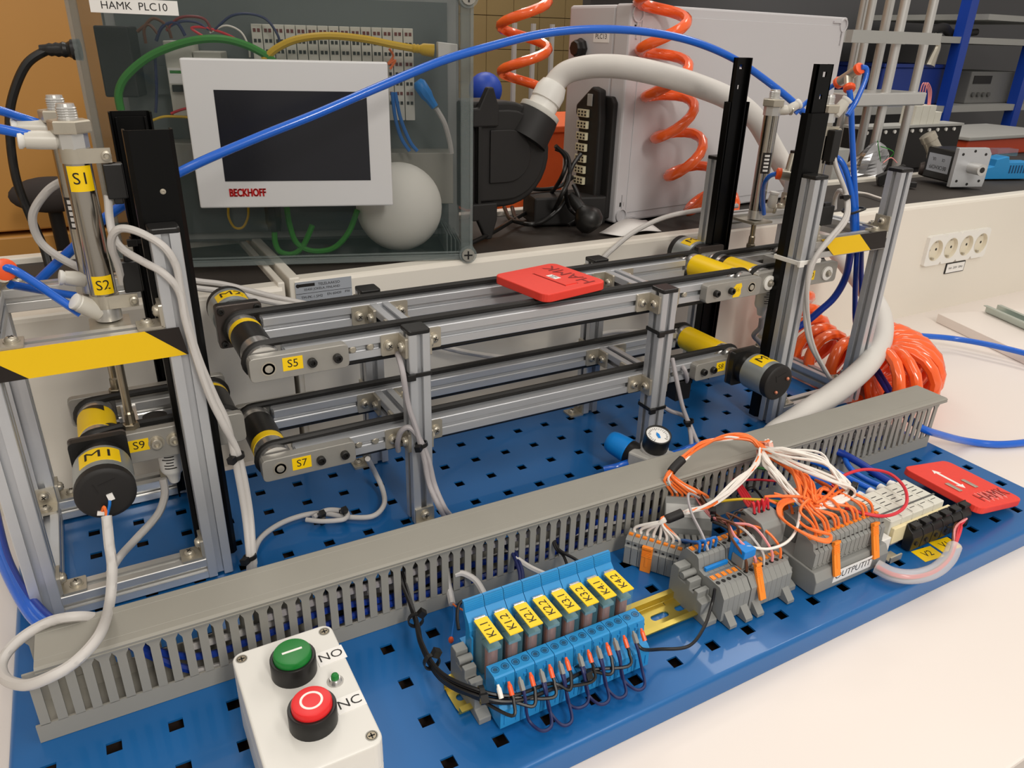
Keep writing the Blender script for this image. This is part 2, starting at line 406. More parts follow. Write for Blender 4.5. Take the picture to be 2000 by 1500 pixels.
# type plate on the trunking
F = frame((0.0725, 0.3698, 0.1665), (1, 0, 0), (0, 0, 1))
pl = sticker(t, (0.0725, 0.3698, 0.1665), (1, 0, 0), (0, 0, 1), 0.063, 0.036, SILVL, name='type_plate')
for s, sz, dx, dz in (('TELELAAKSO', 0.0042, 0.006, 0.0135), ('05400 JOKELA, FINLAND', 0.0037, -0.002, 0.0088), ('TM-PK-1.5M2', 0.0042, -0.014, 0.0), ('EN 60439', 0.0040, 0.011, 0.001), ('IP30', 0.0034, 0.026, 0.0015), ('16A 230V 50Hz', 0.0042, -0.011, -0.0056)):
    text('lettering', s, sz, INK, F @ Matrix.Translation((dx, dz, 0.0005)), pl)
b = MB(); b.T = F; b.box(-0.031, 0.031, 0.0045, 0.0049, 0.0003, 0.0005); b.box(-0.027, -0.010, 0.0122, 0.0156, 0.0003, 0.0005); b.cyl((-0.0285, 0.0138, 0.0002), (-0.0285, 0.0138, 0.0005), 0.0022, 14); b.build('printed_mark', INK, pl)
# seam strip under the type plate
# four-way socket
SF = frame((1.248, 0.37, 0.103), (1, 0, 0), (0, 0, 1)); CELL = (-0.067, -0.0225, 0.0245, 0.069)
so = None
b = MB(); b.T = SF; n = 32; edges = [-0.092, -0.0447, 0.001, 0.0467, 0.092]
for k in range(4):
    cx = CELL[k]; xa, xb, ya, yb_ = edges[k], edges[k + 1], -0.0275, 0.0275; vs = []
    for i in range(n):
        a = 2 * math.pi * i / n; cs, sn = math.cos(a), math.sin(a)
        sc = min((xb - cx) / cs if cs > 1e-6 else 9, (xa - cx) / cs if cs < -1e-6 else 9, yb_ / abs(sn) if abs(sn) > 1e-6 else 9)
        vs += [(cx + 0.0192 * cs, 0.0192 * sn, 0.007), (cx + sc * cs, sc * sn, 0.007), (cx + sc * cs, sc * sn, 0.0)]
    fs = []
    for i in range(n):
        a, c = 3 * i, 3 * ((i + 1) % n); fs += [(a, a + 1, c + 1, c), (a + 1, a + 2, c + 2, c + 1)]
    b.add(vs, fs)
so = b.build('socket_plate', WHITEP, t)
WELL = mat('cream socket well', (222, 214, 194), 0.45)
for k in range(4):
    cx = CELL[k]; b = MB(); b.T = SF; vs = []
    for r_, z_ in ((0.0192, 0.0072), (0.0186, 0.0074), (0.0182, 0.0066), (0.0176, 0.0008)): vs += [(cx + r_ * math.cos(2 * math.pi * q / n), r_ * math.sin(2 * math.pi * q / n), z_) for q in range(n)]
    fs = []
    for q in range(3): fs += [(q * n + i, q * n + (i + 1) % n, (q + 1) * n + (i + 1) % n, (q + 1) * n + i) for i in range(n)]
    fs.append(list(range(3 * n, 4 * n))); b.add(vs, fs); b.build('socket_well', WELL, so, smooth=True)
    b = MB(); b.T = SF; b.box(cx - 0.0025, cx + 0.0025, 0.0140, 0.0176, 0.001, 0.0060); b.box(cx - 0.0025, cx + 0.0025, -0.0176, -0.0140, 0.001, 0.0060); b.build('earth_clip', STEEL, so, kind='stuff')
    b = MB(); b.T = SF; b.cyl((cx - 0.0095, 0, 0.0008), (cx - 0.0095, 0, 0.0012), 0.0024, 10); b.cyl((cx + 0.0095, 0, 0.0008), (cx + 0.0095, 0, 0.0012), 0.0024, 10); b.build('contact_hole', BLACKM, so, kind='stuff')
F = frame((1.264, 0.37, 0.0615), (1, 0, 0), (0, 0, 1))
b = MB(); b.T = F; b.box(-0.029, 0.029, -0.010, 0.010, 0, 0.002); rl = b.build('label_holder', BLACKM, t)
b = MB(); b.T = F; b.box(-0.027, 0.027, -0.0085, 0.0085, 0.002, 0.0024); b.build('label_strip', PAPER, rl)
text('lettering', '16A  230V  50Hz', 0.0062, INK, F @ Matrix.Translation((0, 0, 0.0026)), rl)
# ---- perforated blue base plate
X0, X1, Y0, Y1 = -0.247, 0.697, -0.138, 0.325
pt = thing('perforated_base_plate', (0.225, 0.093, -0.02), 'blue powder coated steel plate with rows of square holes carrying the rig', 'plate')
h = 0.0047
xs = [X0] + [v for i in range(-6, 19) for v in (i * 0.038 - h, i * 0.038 + h)] + [X1]
ys = [Y0] + [v for j in range(3, -9, -1) for v in (-j * 0.038 - h, -j * 0.038 + h)] + [Y1]
b = MB(); nx, ny = len(xs), len(ys); th = 0.0016
vs = [(x, y, z) for z in (0.0, -th) for x in xs for y in ys]
idx = lambda k, i, j: k * nx * ny + i * ny + j
fs = []
for i in range(nx - 1):
    for j in range(ny - 1):
        hole = (i % 2 == 1) and (j % 2 == 1)
        if not hole:
            fs.append((idx(0, i, j), idx(0, i + 1, j), idx(0, i + 1, j + 1), idx(0, i, j + 1)))
            fs.append((idx(1, i, j), idx(1, i, j + 1), idx(1, i + 1, j + 1), idx(1, i + 1, j)))
        else:
            c = [(i, j), (i + 1, j), (i + 1, j + 1), (i, j + 1)]
            for q in range(4):
                a_, b_ = c[q], c[(q + 1) % 4]
                fs.append((idx(0, *a_), idx(1, *a_), idx(1, *b_), idx(0, *b_)))
b.add(vs, fs)
b.build('perforated_sheet', BLUEP, pt)
b = MB(); b.box(X0 + 0.002, X1 - 0.002, Y0 + 0.002, Y1 - 0.002, -0.0198, -0.0170); b.build('added_shade_liner', mat('dark brown hole shade', (66, 52, 44), 0.9), pt)  # dark liner added under the sheet so the holes look shaded
def bend(dirx):   # rounded flange profile (offset outward, z)
    r = 0.0035; out = []
    for i in range(6):
        a = math.radians(90 - 90 * i / 5); out.append((r * math.cos(a), -r + r * math.sin(a)))
    out += [(r, -0.0195), (r - 0.0016, -0.0195), (r - 0.0016, -r)]
    for i in range(1, 5):
        a = math.radians(90 * i / 5); q = r - 0.0016; out.append((q * math.cos(a), -r + q * math.sin(a)))
    out.append((0, -0.0016))
    return out
pr = bend(1)
b = MB(); b.prism(pr, lambda a, z, t_: (t_, Y0 - a, z), X0 - 0.003, X1 + 0.003); b.build('front_flange', BLUEP, pt, smooth=True)
b = MB(); b.prism(pr, lambda a, z, t_: (t_, Y1 + a, z), X0 - 0.003, X1 + 0.003); b.build('rear_flange', BLUEP, pt, smooth=True)
b = MB(); b.prism(pr, lambda a, z, t_: (X0 - a, t_, z), Y0 - 0.003, Y1 + 0.003); b.build('side_flange', BLUEP, pt, smooth=True)
b = MB(); b.prism(pr, lambda a, z, t_: (X1 + a, t_, z), Y0 - 0.003, Y1 + 0.003); b.build('side_flange', BLUEP, pt, smooth=True)
# ---- slotted cable duct
DANG = math.atan2(0.015 - 0.0255, 0.917)
DF = Matrix.Translation((-0.232, 0.0250, 0.0003)) @ Matrix.Rotation(DANG, 4, 'Z')
DL, DW, DH = 0.918, 0.0385, 0.062
dt = thing('cable_duct', DF @ V(DL / 2, DW / 2, 0), 'long grey slotted cable duct with a closed lid across the blue plate', 'cable duct')
b = MB(); b.T = DF
b.box(0, DL, 0, DW, 0, 0.0018); b.box(0, DL, 0, 0.0016, 0.0018, 0.0145); b.box(0, DL, DW - 0.0016, DW, 0.0018, 0.0145)
b.build('duct_base', GREYD, dt)
b = MB(); b.T = DF
lx0, lx1 = 0.0085, DL + 0.012
lp = [(-0.0018, DH - 0.0052), (-0.0022, DH - 0.0035), (-0.0016, DH - 0.0032), (-0.0020, DH - 0.0012), (0.0, DH), (0.006, DH), (0.0062, DH - 0.0003), (0.0066, DH - 0.0003), (0.0068, DH), (DW - 0.0068, DH), (DW - 0.0066, DH - 0.0003), (DW - 0.0062, DH - 0.0003), (DW - 0.006, DH), (DW, DH), (DW + 0.0020, DH - 0.0012), (DW + 0.0018, DH - 0.0052), (DW - 0.001, DH - 0.0052), (DW - 0.001, DH - 0.0020), (0.001, DH - 0.0020), (0.001, DH - 0.0052)]
b.px(lp, lx0, lx1); b.build('duct_lid', GREYD, dt)
# fingers: T-shaped slats
def finger(fw, head):
    c = 0.0012
    return [(-fw, 0.0), (fw, 0.0), (fw, 0.037), (fw + 0.0005, 0.0385), (head, 0.0405), (head, 0.0445), (-head, 0.0445), (-head, 0.0405), (-fw - 0.0005, 0.0385), (-fw, 0.037)]
_b = MB(); _b.prism(finger(0.0029, 0.0047), lambda a, z, t_: (a, t_, z), 0, 0.0016); FING = _b.mesh('slat', [GREYD])
npit = 0.0102
for k in range(int(DL / npit)):
    lean = 0.0
    x = 0.0058 + k * npit
    if k > 68: lean = random.uniform(-0.03, 0.05)
    M = Matrix.Translation((x, 0, 0.0140)) @ Matrix.Rotation(lean, 4, 'Y')
    inst('slat', FING, DF @ M, dt)
    inst('slat', FING, DF @ Matrix.Translation((x, DW - 0.0016, 0.0140)), dt)
# cables lying inside the duct
for k, (m_, r_, n_) in enumerate(((CABG, 0.0032, 'grey cable'), (TUBEN, 0.0030, 'dark blue pneumatic tube'), (WIREK, 0.0024, 'black cable'), (CABG, 0.0030, 'light grey cable'), (TUBEN, 0.0028, 'blue pneumatic tube'), (WIREK, 0.0028, 'thick black cable'), (WIREBR, 0.0016, 'brown wire'), (CABV, 0.0030, 'greyish violet cable'))):
    pts = []
    x = 0.10 + 0.05 * (k % 3) - (0.05 if k in (1, 4) else 0)
    yy = 0.008 + 0.0035 * (k % 7); zz = 0.008 + 0.0048 * k
    if k in (1, 4): pts.append(DF @ V(x - 0.045, 0.030, 0.040)); yy = 0.0075 + 0.004 * (k == 4); zz = 0.012 + 0.012 * (k == 4)
    while x < DL - 0.06:
        pts.append(DF @ V(x, min(0.031, max(0.0065, yy + random.uniform(-0.003, 0.003))), min(0.05, max(0.006, zz + random.uniform(-0.004, 0.004))))); x += 0.05
    cable('duct_cable', pts, r_, m_, n_ + ' running inside the slotted duct' + (', lower strand' if k == 1 else ''), 'cable', 'cables inside the duct', n=7, sub=4)
# ================================================================ CONVEYOR RIG
def arc_label(parent, O, A, N, r, w, h0, h1, m, s=None, size=0.012, off=0.0, sx=1.0, ink=None, name='label'):
    """label wrapped on a cylinder: axis A (letters point along A), centred at radial N, width w along the girth"""
    O = Vector(O); A = Vector(A).normalized(); N = Vector(N).normalized(); T = A.cross(N); R_ = r + 0.0003
    b = MB(); n = 10; vs = []
    for i in range(n + 1):
        t = (i / n - 0.5) * w / r
        e = N * math.cos(t) + T * math.sin(t)
        vs += [O + e * R_ + A * h0, O + e * R_ + A * h1, O + e * (r - 0.0003) + A * h0, O + e * (r - 0.0003) + A * h1]
    fs = []
    for i in range(n):
        a, c = 4 * i, 4 * i + 4
        fs += [(a, c, c + 1, a + 1), (a, a + 2, c + 2, c), (a + 1, c + 1, c + 3, a + 3)]
    b.add(vs, fs)
    l = b.build(name, m, parent, smooth=True)
    if s:
        par = l if parent.parent is None else parent
        o = text('lettering', s, size, ink or INK, Matrix.Identity(4), par, sx=sx)
        me = o.data.copy(); o.data = me
        # -T direction reads left to right when seen from outside with A up
        for v in me.vertices:
            t = -(v.co.x + off) / R_ if False else (v.co.x + off) / R_
            e = N * math.cos(t) + T * math.sin(t)
            v.co = O + e * (R_ + 0.0002) + A * ((h0 + h1) / 2 + v.co.y)
        org = O + N * R_ + A * h0
        for v in me.vertices: v.co -= org
        Mw = Matrix.Translation(org); o.matrix_basis = WM[par].inverted() @ Mw; WM[o] = Mw
    return l
def roller(parent, x, z, y0, y1, bands, belts, r=0.0147):
    pr = [(0.006, 0), (r, 0.0004)]
    for yb in sorted(belts):
        h = yb - y0; pr += [(r, h - 0.0026), (r - 0.0016, h - 0.0012), (r - 0.0016, h + 0.0012), (r, h + 0.0026)]
    pr += [(r, y1 - y0 - 0.0004), (0.006, y1 - y0)]
    b = MB(); b.lathe((x, y0, z), (0, 1, 0), pr, 28); o = b.build('roller', CHROME, parent, smooth=True)
    for ya, yb, m_ in bands:
        b = MB(); b.lathe((x, ya, z), (0, 1, 0), [(r, 0), (r + 0.0004, 0.0001), (r + 0.0004, yb - ya - 0.0001), (r, yb - ya)], 28)
        b.build('roller_sleeve' if m_ is not YEL else 'yellow_band', m_, o, smooth=True)
    return o
def belt(parent, xa, xb, z, y, r=0.0145, w_=0.0033):
    pts = []; n = 10
    for i in range(n + 1):
        a = math.radians(90 + 180 * i / n); pts.append((xa + r * math.cos(a), y, z + r * math.sin(a)))
    for k in range(1, 6): pts.append((xa + (xb - xa) * k / 6, y, z - r))
    for i in range(n + 1):
        a = math.radians(-90 + 180 * i / n); pts.append((xb + r * math.cos(a), y, z + r * math.sin(a)))
    for k in range(1, 6): pts.append((xb + (xa - xb) * k / 6, y, z + r))
    b = MB(); b.tube(pts, w_, 8, closed=True)
    return b.build('round_belt', RUBBER, parent, smooth=True)
def end_plate(parent, x0, x1, z, y0, y1, ax, screws, h=0.0105, m=None, rnd=0.004):
    b = MB(); b.py(rrect(x0, x1, z - h, z + h, rnd, 3), y0, y1)
    o = b.build('end_plate', m or PLATEM, parent, bevel=0.0006)
    b = MB(); b.lathe((ax, y0 + 0.0002, z), (0, -1, 0), [(0.0062, 0), (0.0062, 0.0006), (0.0050, 0.0006), (0.0050, 0.0002), (0.0032, 0.0002), (0.0032, 0.0012), (0.0022, 0.0014)], 20)
    b.build('bearing', STEEL, o, smooth=True)
    for sx in screws: inst('socket_screw', SOCK, Matrix.Translation((sx, y0, z)) @ Matrix.Rotation(math.radians(90), 4, 'X'), o)
    return o
def motor(parent, x, z, y, sgn, s, n_wires=True, flange=True, gbox=True):
    """gear motor: flange at y, body towards sgn*y"""
    Yv = Vector((0, sgn, 0)); P0 = Vector((x, y, z))
    b = MB(); q = 0.0206
    b.py(rrect(x - q, x + q, z - q, z + q, 0.003, 3), *sorted((y, y + sgn * 0.003)))
    root = b.build('motor', DARKST, parent, bevel=0.0005)
    b = MB()
    if gbox: b.py(rrect(x - q, x + q, z - q, z + q, 0.004, 3), *sorted((y + sgn * 0.003, y + sgn * 0.010)))
    b.cyl(P0 + Yv * 0.008, P0 + Yv * 0.022, 0.0186, 32); b.build('gearbox', BLACKP, root, smooth=True)
    b = MB(); b.lathe(P0 + Yv * 0.021, Yv, [(0.018, 0), (0.0205, 0.0005), (0.0207, 0.0015), (0.0207, 0.031), (0.018, 0.0316)], 36); b.build('motor_can', mat('galvanised motor can', (168, 174, 174), 0.38, 0.6, 0.06, 40) if 'galvanised motor can' not in bpy.data.materials else bpy.data.materials['galvanised motor can'], root, smooth=True)
    b = MB(); b.lathe(P0 + Yv * 0.0522, Yv, [(0.0205, 0), (0.0207, 0.001), (0.0207, 0.008), (0.0195, 0.0092), (0.017, 0.0096)], 36)
    for dx, dz, w_, h_ in ((0.002, 0.010, 0.012, 0.0005), (-0.006, 0.006, 0.0005, 0.008)):
        b.obox(P0 + Yv * 0.0619 + Vector((dx, 0, dz)), (1, 0, 0.3), (0, 1, 0), (-0.3, 0, 1), w_ / 2, 0.0003, h_ / 2)
    b.build('motor_end_cap', BLACKM, root, smooth=True)
    if s:
        A = Vector((0, 1, 0))
        h0, h1 = (0.026, 0.044) if sgn > 0 else (-0.046, -0.026)
        # outside view with +y up: girth runs to +x over the top
        Lb = arc_label(root, P0, A, (0, 0, 1), 0.0207, 0.0300, h0, h1, YEL, s, 0.0160, sx=1.1)
    return root
CV = thing('two_level_belt_conveyor', (0.231, 0.213, 0), 'aluminium profile stand with upper and lower round belt conveyors', 'conveyor')
PXS = (0.081, 0.361); PYF, PYB = 0.141, 0.265
for x in PXS:
    for y in (PYF, PYB):
        p_ = prof('post', 'z', (x, y, 0.002), 0.194, CV); cap(p_, x, y, 0.196)
ZU, ZL = 0.173, 0.079
RX0, RX1 = -0.019, 0.481
for z in (ZU, ZL):
    prof('rail', 'x', (RX0, 0.162, z), RX1 - RX0, CV); prof('rail', 'x', (RX0, 0.245, z), RX1 - RX0, CV)
    for x in PXS: prof('cross_beam', 'y', (x + 0.001, 0.182, z), 0.063, CV)
    for x in PXS:
        zc = z + 0.01
        bracket(CV, (x, 0.162, zc), (-1, 0, 0), (0, -1, 0)); bracket(CV, (x + 0.02, 0.162, zc), (0, -1, 0), (1, 0, 0))
        bracket(CV, (x, 0.265, zc), (0, 1, 0), (-1, 0, 0)); bracket(CV, (x + 0.02, 0.265, zc), (1, 0, 0), (0, 1, 0))
        bracket(CV, (x + 0.001, 0.245, zc), (-1, 0, 0), (0, -1, 0)); bracket(CV, (x + 0.021, 0.245, zc), (0, -1, 0), (1, 0, 0))
        bracket(CV, (x + 0.001, 0.182, zc), (0, 1, 0), (-1, 0, 0)); bracket(CV, (x + 0.021, 0.182, zc), (1, 0, 0), (0, 1, 0))
for x in PXS:
    bracket(CV, (x + 0.01, PYF, 0), (0, -1, 0), (0, 0, 1)); bracket(CV, (x, PYB + 0.01, 0), (-1, 0, 0), (0, 0, 1))
AXL, AXR = -0.036, 0.498
BY = (0.1725, 0.2545)
for z in (0.183, 0.0895):
    for y in BY: belt(CV, AXL, AXR, z, y)
roller(CV, AXL, 0.183, 0.1635, 0.2625, [(0.1930, 0.2315, BLACKP), (0.2315, 0.2405, YEL)], BY)
roller(CV, AXL, 0.0895, 0.1635, 0.2625, [(0.1985, 0.2400, BLACKP), (0.1890, 0.1985, YEL)], BY)
roller(CV, AXR, 0.183, 0.1635, 0.2625, [(0.184, 0.2440, YEL)], BY)
roller(CV, AXR, 0.0895, 0.1635, 0.2625, [(0.184, 0.2440, YEL)], BY)
def sl(par, s, x, z, y, w_=0.0165, h_=0.0115, size=0.0098):
    return sticker(par, (x, y, z), (1, 0, 0), (0, 0, 1), w_, h_, YEL, s, size)
e = end_plate(CV, -0.051, 0.031, 0.183, 0.152, 0.162, AXL, (-0.001, 0.0205)); sl(e, 'S5', -0.0165, 0.1845, 0.152)
e = end_plate(CV, -0.051, 0.031, 0.0895, 0.152, 0.162, AXL, (-0.001, 0.0205)); sl(e, 'S7', -0.0175, 0.0905, 0.152)
e = end_plate(CV, 0.431, 0.513, 0.183, 0.152, 0.162, AXR, (0.4445, 0.4665))
b = MB(); b.py([(0.4705, 0.1745), (0.4715, 0.1815), (0.470, 0.185), (0.474, 0.1895), (0.4815, 0.190), (0.483, 0.186), (0.4815, 0.183), (0.4822, 0.1775), (0.480, 0.1745)], 0.1516, 0.152); b.build('torn_label', YEL, e)
text('lettering', 'S6', 0.007, mat('faded label print', (196, 164, 20), 0.5), frame((0.4765, 0.1514, 0.183), (1, 0, 0), (0, 0, 1)), e)
e = end_plate(CV, 0.431, 0.513, 0.0895, 0.152, 0.162, AXR, (0.4425, 0.4570)); sl(e, 'S8', 0.4690, 0.0910, 0.152, 0.0135, 0.0115, 0.0088)
for z, xs_ in ((0.183, (-0.051, 0.431)), (0.0895, (-0.051, 0.431))):
    for x in xs_:
        b = MB(); b.py(rrect(x, x + 0.082, z - 0.0105, z + 0.0105, 0.004, 3), 0.265, 0.273); b.build('end_plate', PLATEM, CV, bevel=0.0006)
m2 = motor(CV, AXL, 0.183, 0.2645, 1, 'M2')
m3 = motor(CV, AXR, 0.0895, 0.1515, -1, 'M3')
for sx, sz in ((-0.016, 0.016), (-0.016, -0.016), (0.016, 0.016), (0.016, -0.016)):
    inst('socket_screw', SOCK, Matrix.Translation((AXL + sx, 0.2645, 0.183 + sz)) @ Matrix.Rotation(math.radians(90), 4, 'X') @ Matrix.Scale(0.8, 4), m2)
# small nuts in the front slots
for z in (0.183, 0.0895):
    for x in (0.0375, 0.0535, 0.3935, 0.4095):
        b = MB(); b.lathe((x, 0.1640, z), (0, -1, 0), [(0.0034, 0), (0.0034, 0.0016), (0.0024, 0.0026), (0.0010, 0.0026)], 8); b.build('slot_nut', STEEL, CV)
# thin blue sensors lying between the rails
for x, z in ((0.045, 0.1795), (0.042, 0.0860), (0.398, 0.1795), (0.396, 0.0860)):
    b = MB(); b.box(x - 0.017, x + 0.017, 0.1835, 0.1905, z, z + 0.0085); o = b.build('flat_sensor', SENSB, CV, bevel=0.0008)
    b = MB(); b.box(x + 0.0172, x + 0.0215, 0.184, 0.190, z + 0.001, z + 0.0075); b.build('sensor_window', WHITEP, o)
# rectangular black foot block under the lower conveyor
b = MB(); b.box(0.416, 0.438, 0.163, 0.181, 0.052, 0.0765); b.build('sensor_bracket', BLACKP, CV, bevel=0.001)
# terminals on M3
for dx, dz in ((0.011, 0.004), (-0.004, -0.010)):
    b = MB(); b.sphere((AXR + dx, 0.0885, 0.0895 + dz), 0.0021, 8, 6); b.build('solder_joint', COPPER, m3, smooth=True)
# ================================================================ LIFT TOWERS
def slide(parent, xc, y0, z0, z1, opening, ext=0.0, wd=0.032, dp=0.0125):
    h = wd / 2; s_ = opening
    ya, yb = (y0, y0 + dp)
    b = MB(); c = 0.003
    if s_ > 0: po = [(xc - h, yb), (xc - h, ya + c), (xc - h + c, ya), (xc + h - c, ya), (xc + h, ya + c), (xc + h, yb), (xc + h - 0.0015, yb), (xc + h - 0.0015, ya + c), (xc + h - c, ya + 0.0015), (xc - h + c, ya + 0.0015), (xc - h + 0.0015, ya + c), (xc - h + 0.0015, yb)]
    else: po = [(xc - h, ya), (xc - h, yb - c), (xc - h + c, yb), (xc + h - c, yb), (xc + h, yb - c), (xc + h, ya), (xc + h - 0.0015, ya), (xc + h - 0.0015, yb - c), (xc + h - c, yb - 0.0015), (xc - h + c, yb - 0.0015), (xc - h + 0.0015, yb - c), (xc - h + 0.0015, ya)]
    b.pz(po, z0, z1)
    o = b.build('drawer_slide', BLACKS, parent)
    hi = 0.0115; yi = ya + 0.0045 if s_ > 0 else yb - 0.0065; t_ = 0.002
    zt = z1 + ext - 0.003 if ext else z1 - 0.004
    b = MB(); holes = [(zt - 0.0125, zt - 0.0075, 0.0028), (zt - 0.0345, zt - 0.0300, 0.0018)] if ext else []
    zz = z0 + 0.01
    for ha, hb, hw in sorted(holes):
        b.box(xc - hi, xc + hi, yi, yi + t_, zz, ha); b.box(xc - hi, xc - hw, yi, yi + t_, ha, hb); b.box(xc + hw, xc + hi, yi, yi + t_, ha, hb); zz = hb
    b.box(xc - hi, xc + hi, yi, yi + t_, zz, zt)
    fa, fb = (yi, yi + 0.007) if s_ > 0 else (yi - 0.005, yi + t_)
    b.box(xc - hi, xc - hi + 0.0015, fa, fb, z0 + 0.01, zt); b.box(xc + hi - 0.0015, xc + hi, fa, fb, z0 + 0.01, zt)
    b.build('inner_rail', BLACKS, o)
    return o
def pneu(parent, x, y, zb, zt, r, rod_to, sensor=None, big=True, tlab=None):
    b = MB(); b.cyl((x, y, zb), (x, y, zt), r, 28); c = b.build('pneumatic_cylinder', STAIN, parent, smooth=True)
    b = MB(); b.lathe((x, y, zb - 0.012), (0, 0, 1), [(r * 0.6, 0), (r * 1.02, 0.001), (r * 1.02, 0.012)], 24); b.build('cylinder_foot', ALUB, c, smooth=True); b = MB(); b.lathe((x, y, zt), (0, 0, 1), [(r * 1.12, 0), (r * 1.12, 0.010), (r * 0.7, 0.0104)], 8); b.build('cylinder_head', ALUB, c, smooth=True)
    b = MB(); b.lathe((x, y, zt + 0.0104), (0, 0, 1), [(r * 1.45, 0), (r * 1.5, 0.001), (r * 1.5, 0.0075), (r * 1.4, 0.0085)], 6); b.build('hex_nut', STEEL, c)
    pr = [(r * 0.72, 0)]
    for k in range(5): pr += [(r * 0.72, 0.0012 + k * 0.0016), (r * 0.64, 0.0020 + k * 0.0016)]
    pr += [(r * 0.6, 0.0105)]
    b = MB(); b.lathe((x, y, zt + 0.0188), (0, 0, 1), pr, 20); b.build('threaded_end', ALUB, c)
    if rod_to is not None:
        b = MB(); b.cyl((x, y, rod_to + 0.004), (x, y, zb - 0.010), 0.0032, 14); b.build('piston_rod', ROD, c, smooth=True)
        b = MB(); b.lathe((x, y, rod_to), (0, 0, 1), [(0.0058, 0), (0.0062, 0.0006), (0.0062, 0.0042), (0.0056, 0.005)], 6); b.lathe((x, y, rod_to + 0.005), (0, 0, 1), [(0.004, 0), (0.004, 0.009), (0.003, 0.011)], 12); b.build('rod_nut', ROD, c)
    return c
def fitting(parent, p, d, L=0.022, r=0.0055, m=None, collar=None, ring=0.0062, post=True):
    p = Vector(p); d = Vector(d).normalized(); b = MB()
    b.lathe(p, d, [(r * 0.7, 0), (r, 0.002), (r * 1.02, L * 0.5), (r * 0.95, L - 0.004)], 16); o = b.build('push_fitting', m or NYLON, parent, smooth=True)
    b = MB(); b.lathe(p + d * (L - 0.004), d, [(r * 0.8, 0), (ring * 0.85, 0.0008), (ring, 0.002), (ring, 0.004), (ring * 0.7, 0.0045)], 16)
    b.build('release_ring', collar or WHITEP, o if parent is None or parent.parent is None else parent, smooth=True)
    return o
def reed(parent, x, y, z0, z1, sgn=1, w_=0.0065):
    b = MB(); b.box(x - w_, x + w_, y - 0.005, y + 0.005, z0, z1); b.box(x - w_ * 0.5, x + w_ * 0.5, y - 0.0035, y + 0.0035, z0 - 0.004 * (sgn > 0), z1 + 0.004 * (sgn < 0)); return b.build('reed_switch', BLACKP, parent, bevel=0.001)
def clampband(parent, x, y, z, r, h=0.010, dx=0.022):
    b = MB(); b.cyl((x, y, z), (x, y, z + h), r + 0.0008, 26); b.box(x, x + dx, y - r - 0.0006, y - r + 0.0006, z, z + h)
    o = b.build('clamp_band', STEEL, parent, smooth=True)
    b = MB(); b.lathe((x + dx * 0.86, y - r - 0.0006, z + h / 2), (0, -1, 0), [(0.0033, 0), (0.0033, 0.003), (0.0020, 0.0036), (0.0014, 0.002)], 12); b.build('clamp_screw', STEEL, parent, smooth=True)
def tower(root, xf0, xf1, yf, yb, sx, H=0.300, right=False):
    """xf0/xf1 = low x of the two post columns; sx = slide centre"""
    for x in (xf0, xf1):
        for y in (yf, yb):
            p_ = prof('post', 'z', (x, y, 0.002), H - 0.002, root); cap(p_, x, y, H)
    xa, xb = xf0 + 0.02, xf1
    for y in (yf, yb):
        prof('cross_beam', 'x', (xa, y, 0.002), xb - xa, root, ALUB); prof('cross_beam', 'x', (xa, y, 0.2105), xb - xa, root, ALUB)
        for z in (0.022, 0.2305):
            bracket(root, (xa, y + 0.01, z), (1, 0, 0), (0, 0, 1)); bracket(root, (xb, y + 0.01, z), (0, 0, 1), (-1, 0, 0))
    for x in (xf0, xf1):
        if (x == xf0) == right: continue
        prof('side_beam', 'y', (x, yf + 0.02, 0.002), yb - yf - 0.02, root)
        prof('side_beam', 'y', (x, yf + 0.02, 0.2105), yb - yf - 0.02, root)
        for z in (0.022, 0.2305):
            bracket(root, (x + 0.01, yf + 0.02, z), (0, 1, 0), (0, 0, 1)); bracket(root, (x + 0.01, yb, z), (0, 0, 1), (0, -1, 0))
def tape(root, y, z0, z1, xa, xb, yl, yr, slant):
    """warning tape on the front of a beam: black from xa to the slanted yellow field yl..yr (top), black to xb"""
    b = MB(); b.py([(yl + slant, z0), (yr + slant, z0), (yr, z1), (yl, z1)], y - 0.0006, y); b.build('warning_tape_yellow', YELT, root)
    if yl > xa:
        b = MB(); b.py([(xa, z0), (yl + slant - 0.0001, z0), (yl - 0.0001, z1), (xa, z1)], y - 0.0006, y); b.build('warning_tape_black', TAPEK, root)
    if xb > yr:
        b = MB(); b.py([(yr + slant + 0.0001, z0), (max(xb, yr + slant + 0.001), z0), (xb - 0.003, z1), (yr + 0.0001, z1)], y - 0.0006, y); b.build('warning_tape_black', TAPEK, root)
# ---- left tower
LT = thing('lift_tower', (-0.16, 0.235, 0), 'aluminium lift tower at the left end carrying the S1 and S2 cylinder', 'lift')
LXF0, LXF1, LYF, LYB = -0.2345, -0.1065, 0.147, 0.297
tower(LT, LXF0, LXF1, LYF, LYB, 0)
sl1 = slide(LT, -0.0945, 0.1675, 0.006, 0.3675, 1); inst('slide_screw', SOCKZ, Matrix.Translation((-0.0915, 0.1676, 0.3255)) @ Matrix.Rotation(math.radians(90), 4, 'X') @ Matrix.Scale(0.32, 4), sl1); slide(LT, -0.0965, 0.2840, 0.006, 0.3690, -1)
sqtie(LT, -0.1125, -0.0805, 0.2845, 0.2965, 0.262)
tr = PY(283, 650, 0.1464).x; br = PY(366, 695, 0.1464).x
tape(LT, 0.1466, 0.2085, 0.2308, -0.236, -0.0945, tr - (br - tr) - 0.071 - 0.006, tr, br - tr)
CX, CYF, CYB = -0.1415, 0.1945, 0.2720; CX2 = -0.1475
b = MB(); b.box(CX - 0.014, CX + 0.014, 0.167, 0.205, 0.2240, 0.2270); b.build('cylinder_mount', STEEL, LT)
b = MB(); b.box(CX2 - 0.014, CX2 + 0.014, 0.258, 0.297, 0.2240, 0.2270); b.build('cylinder_mount', STEEL, LT)
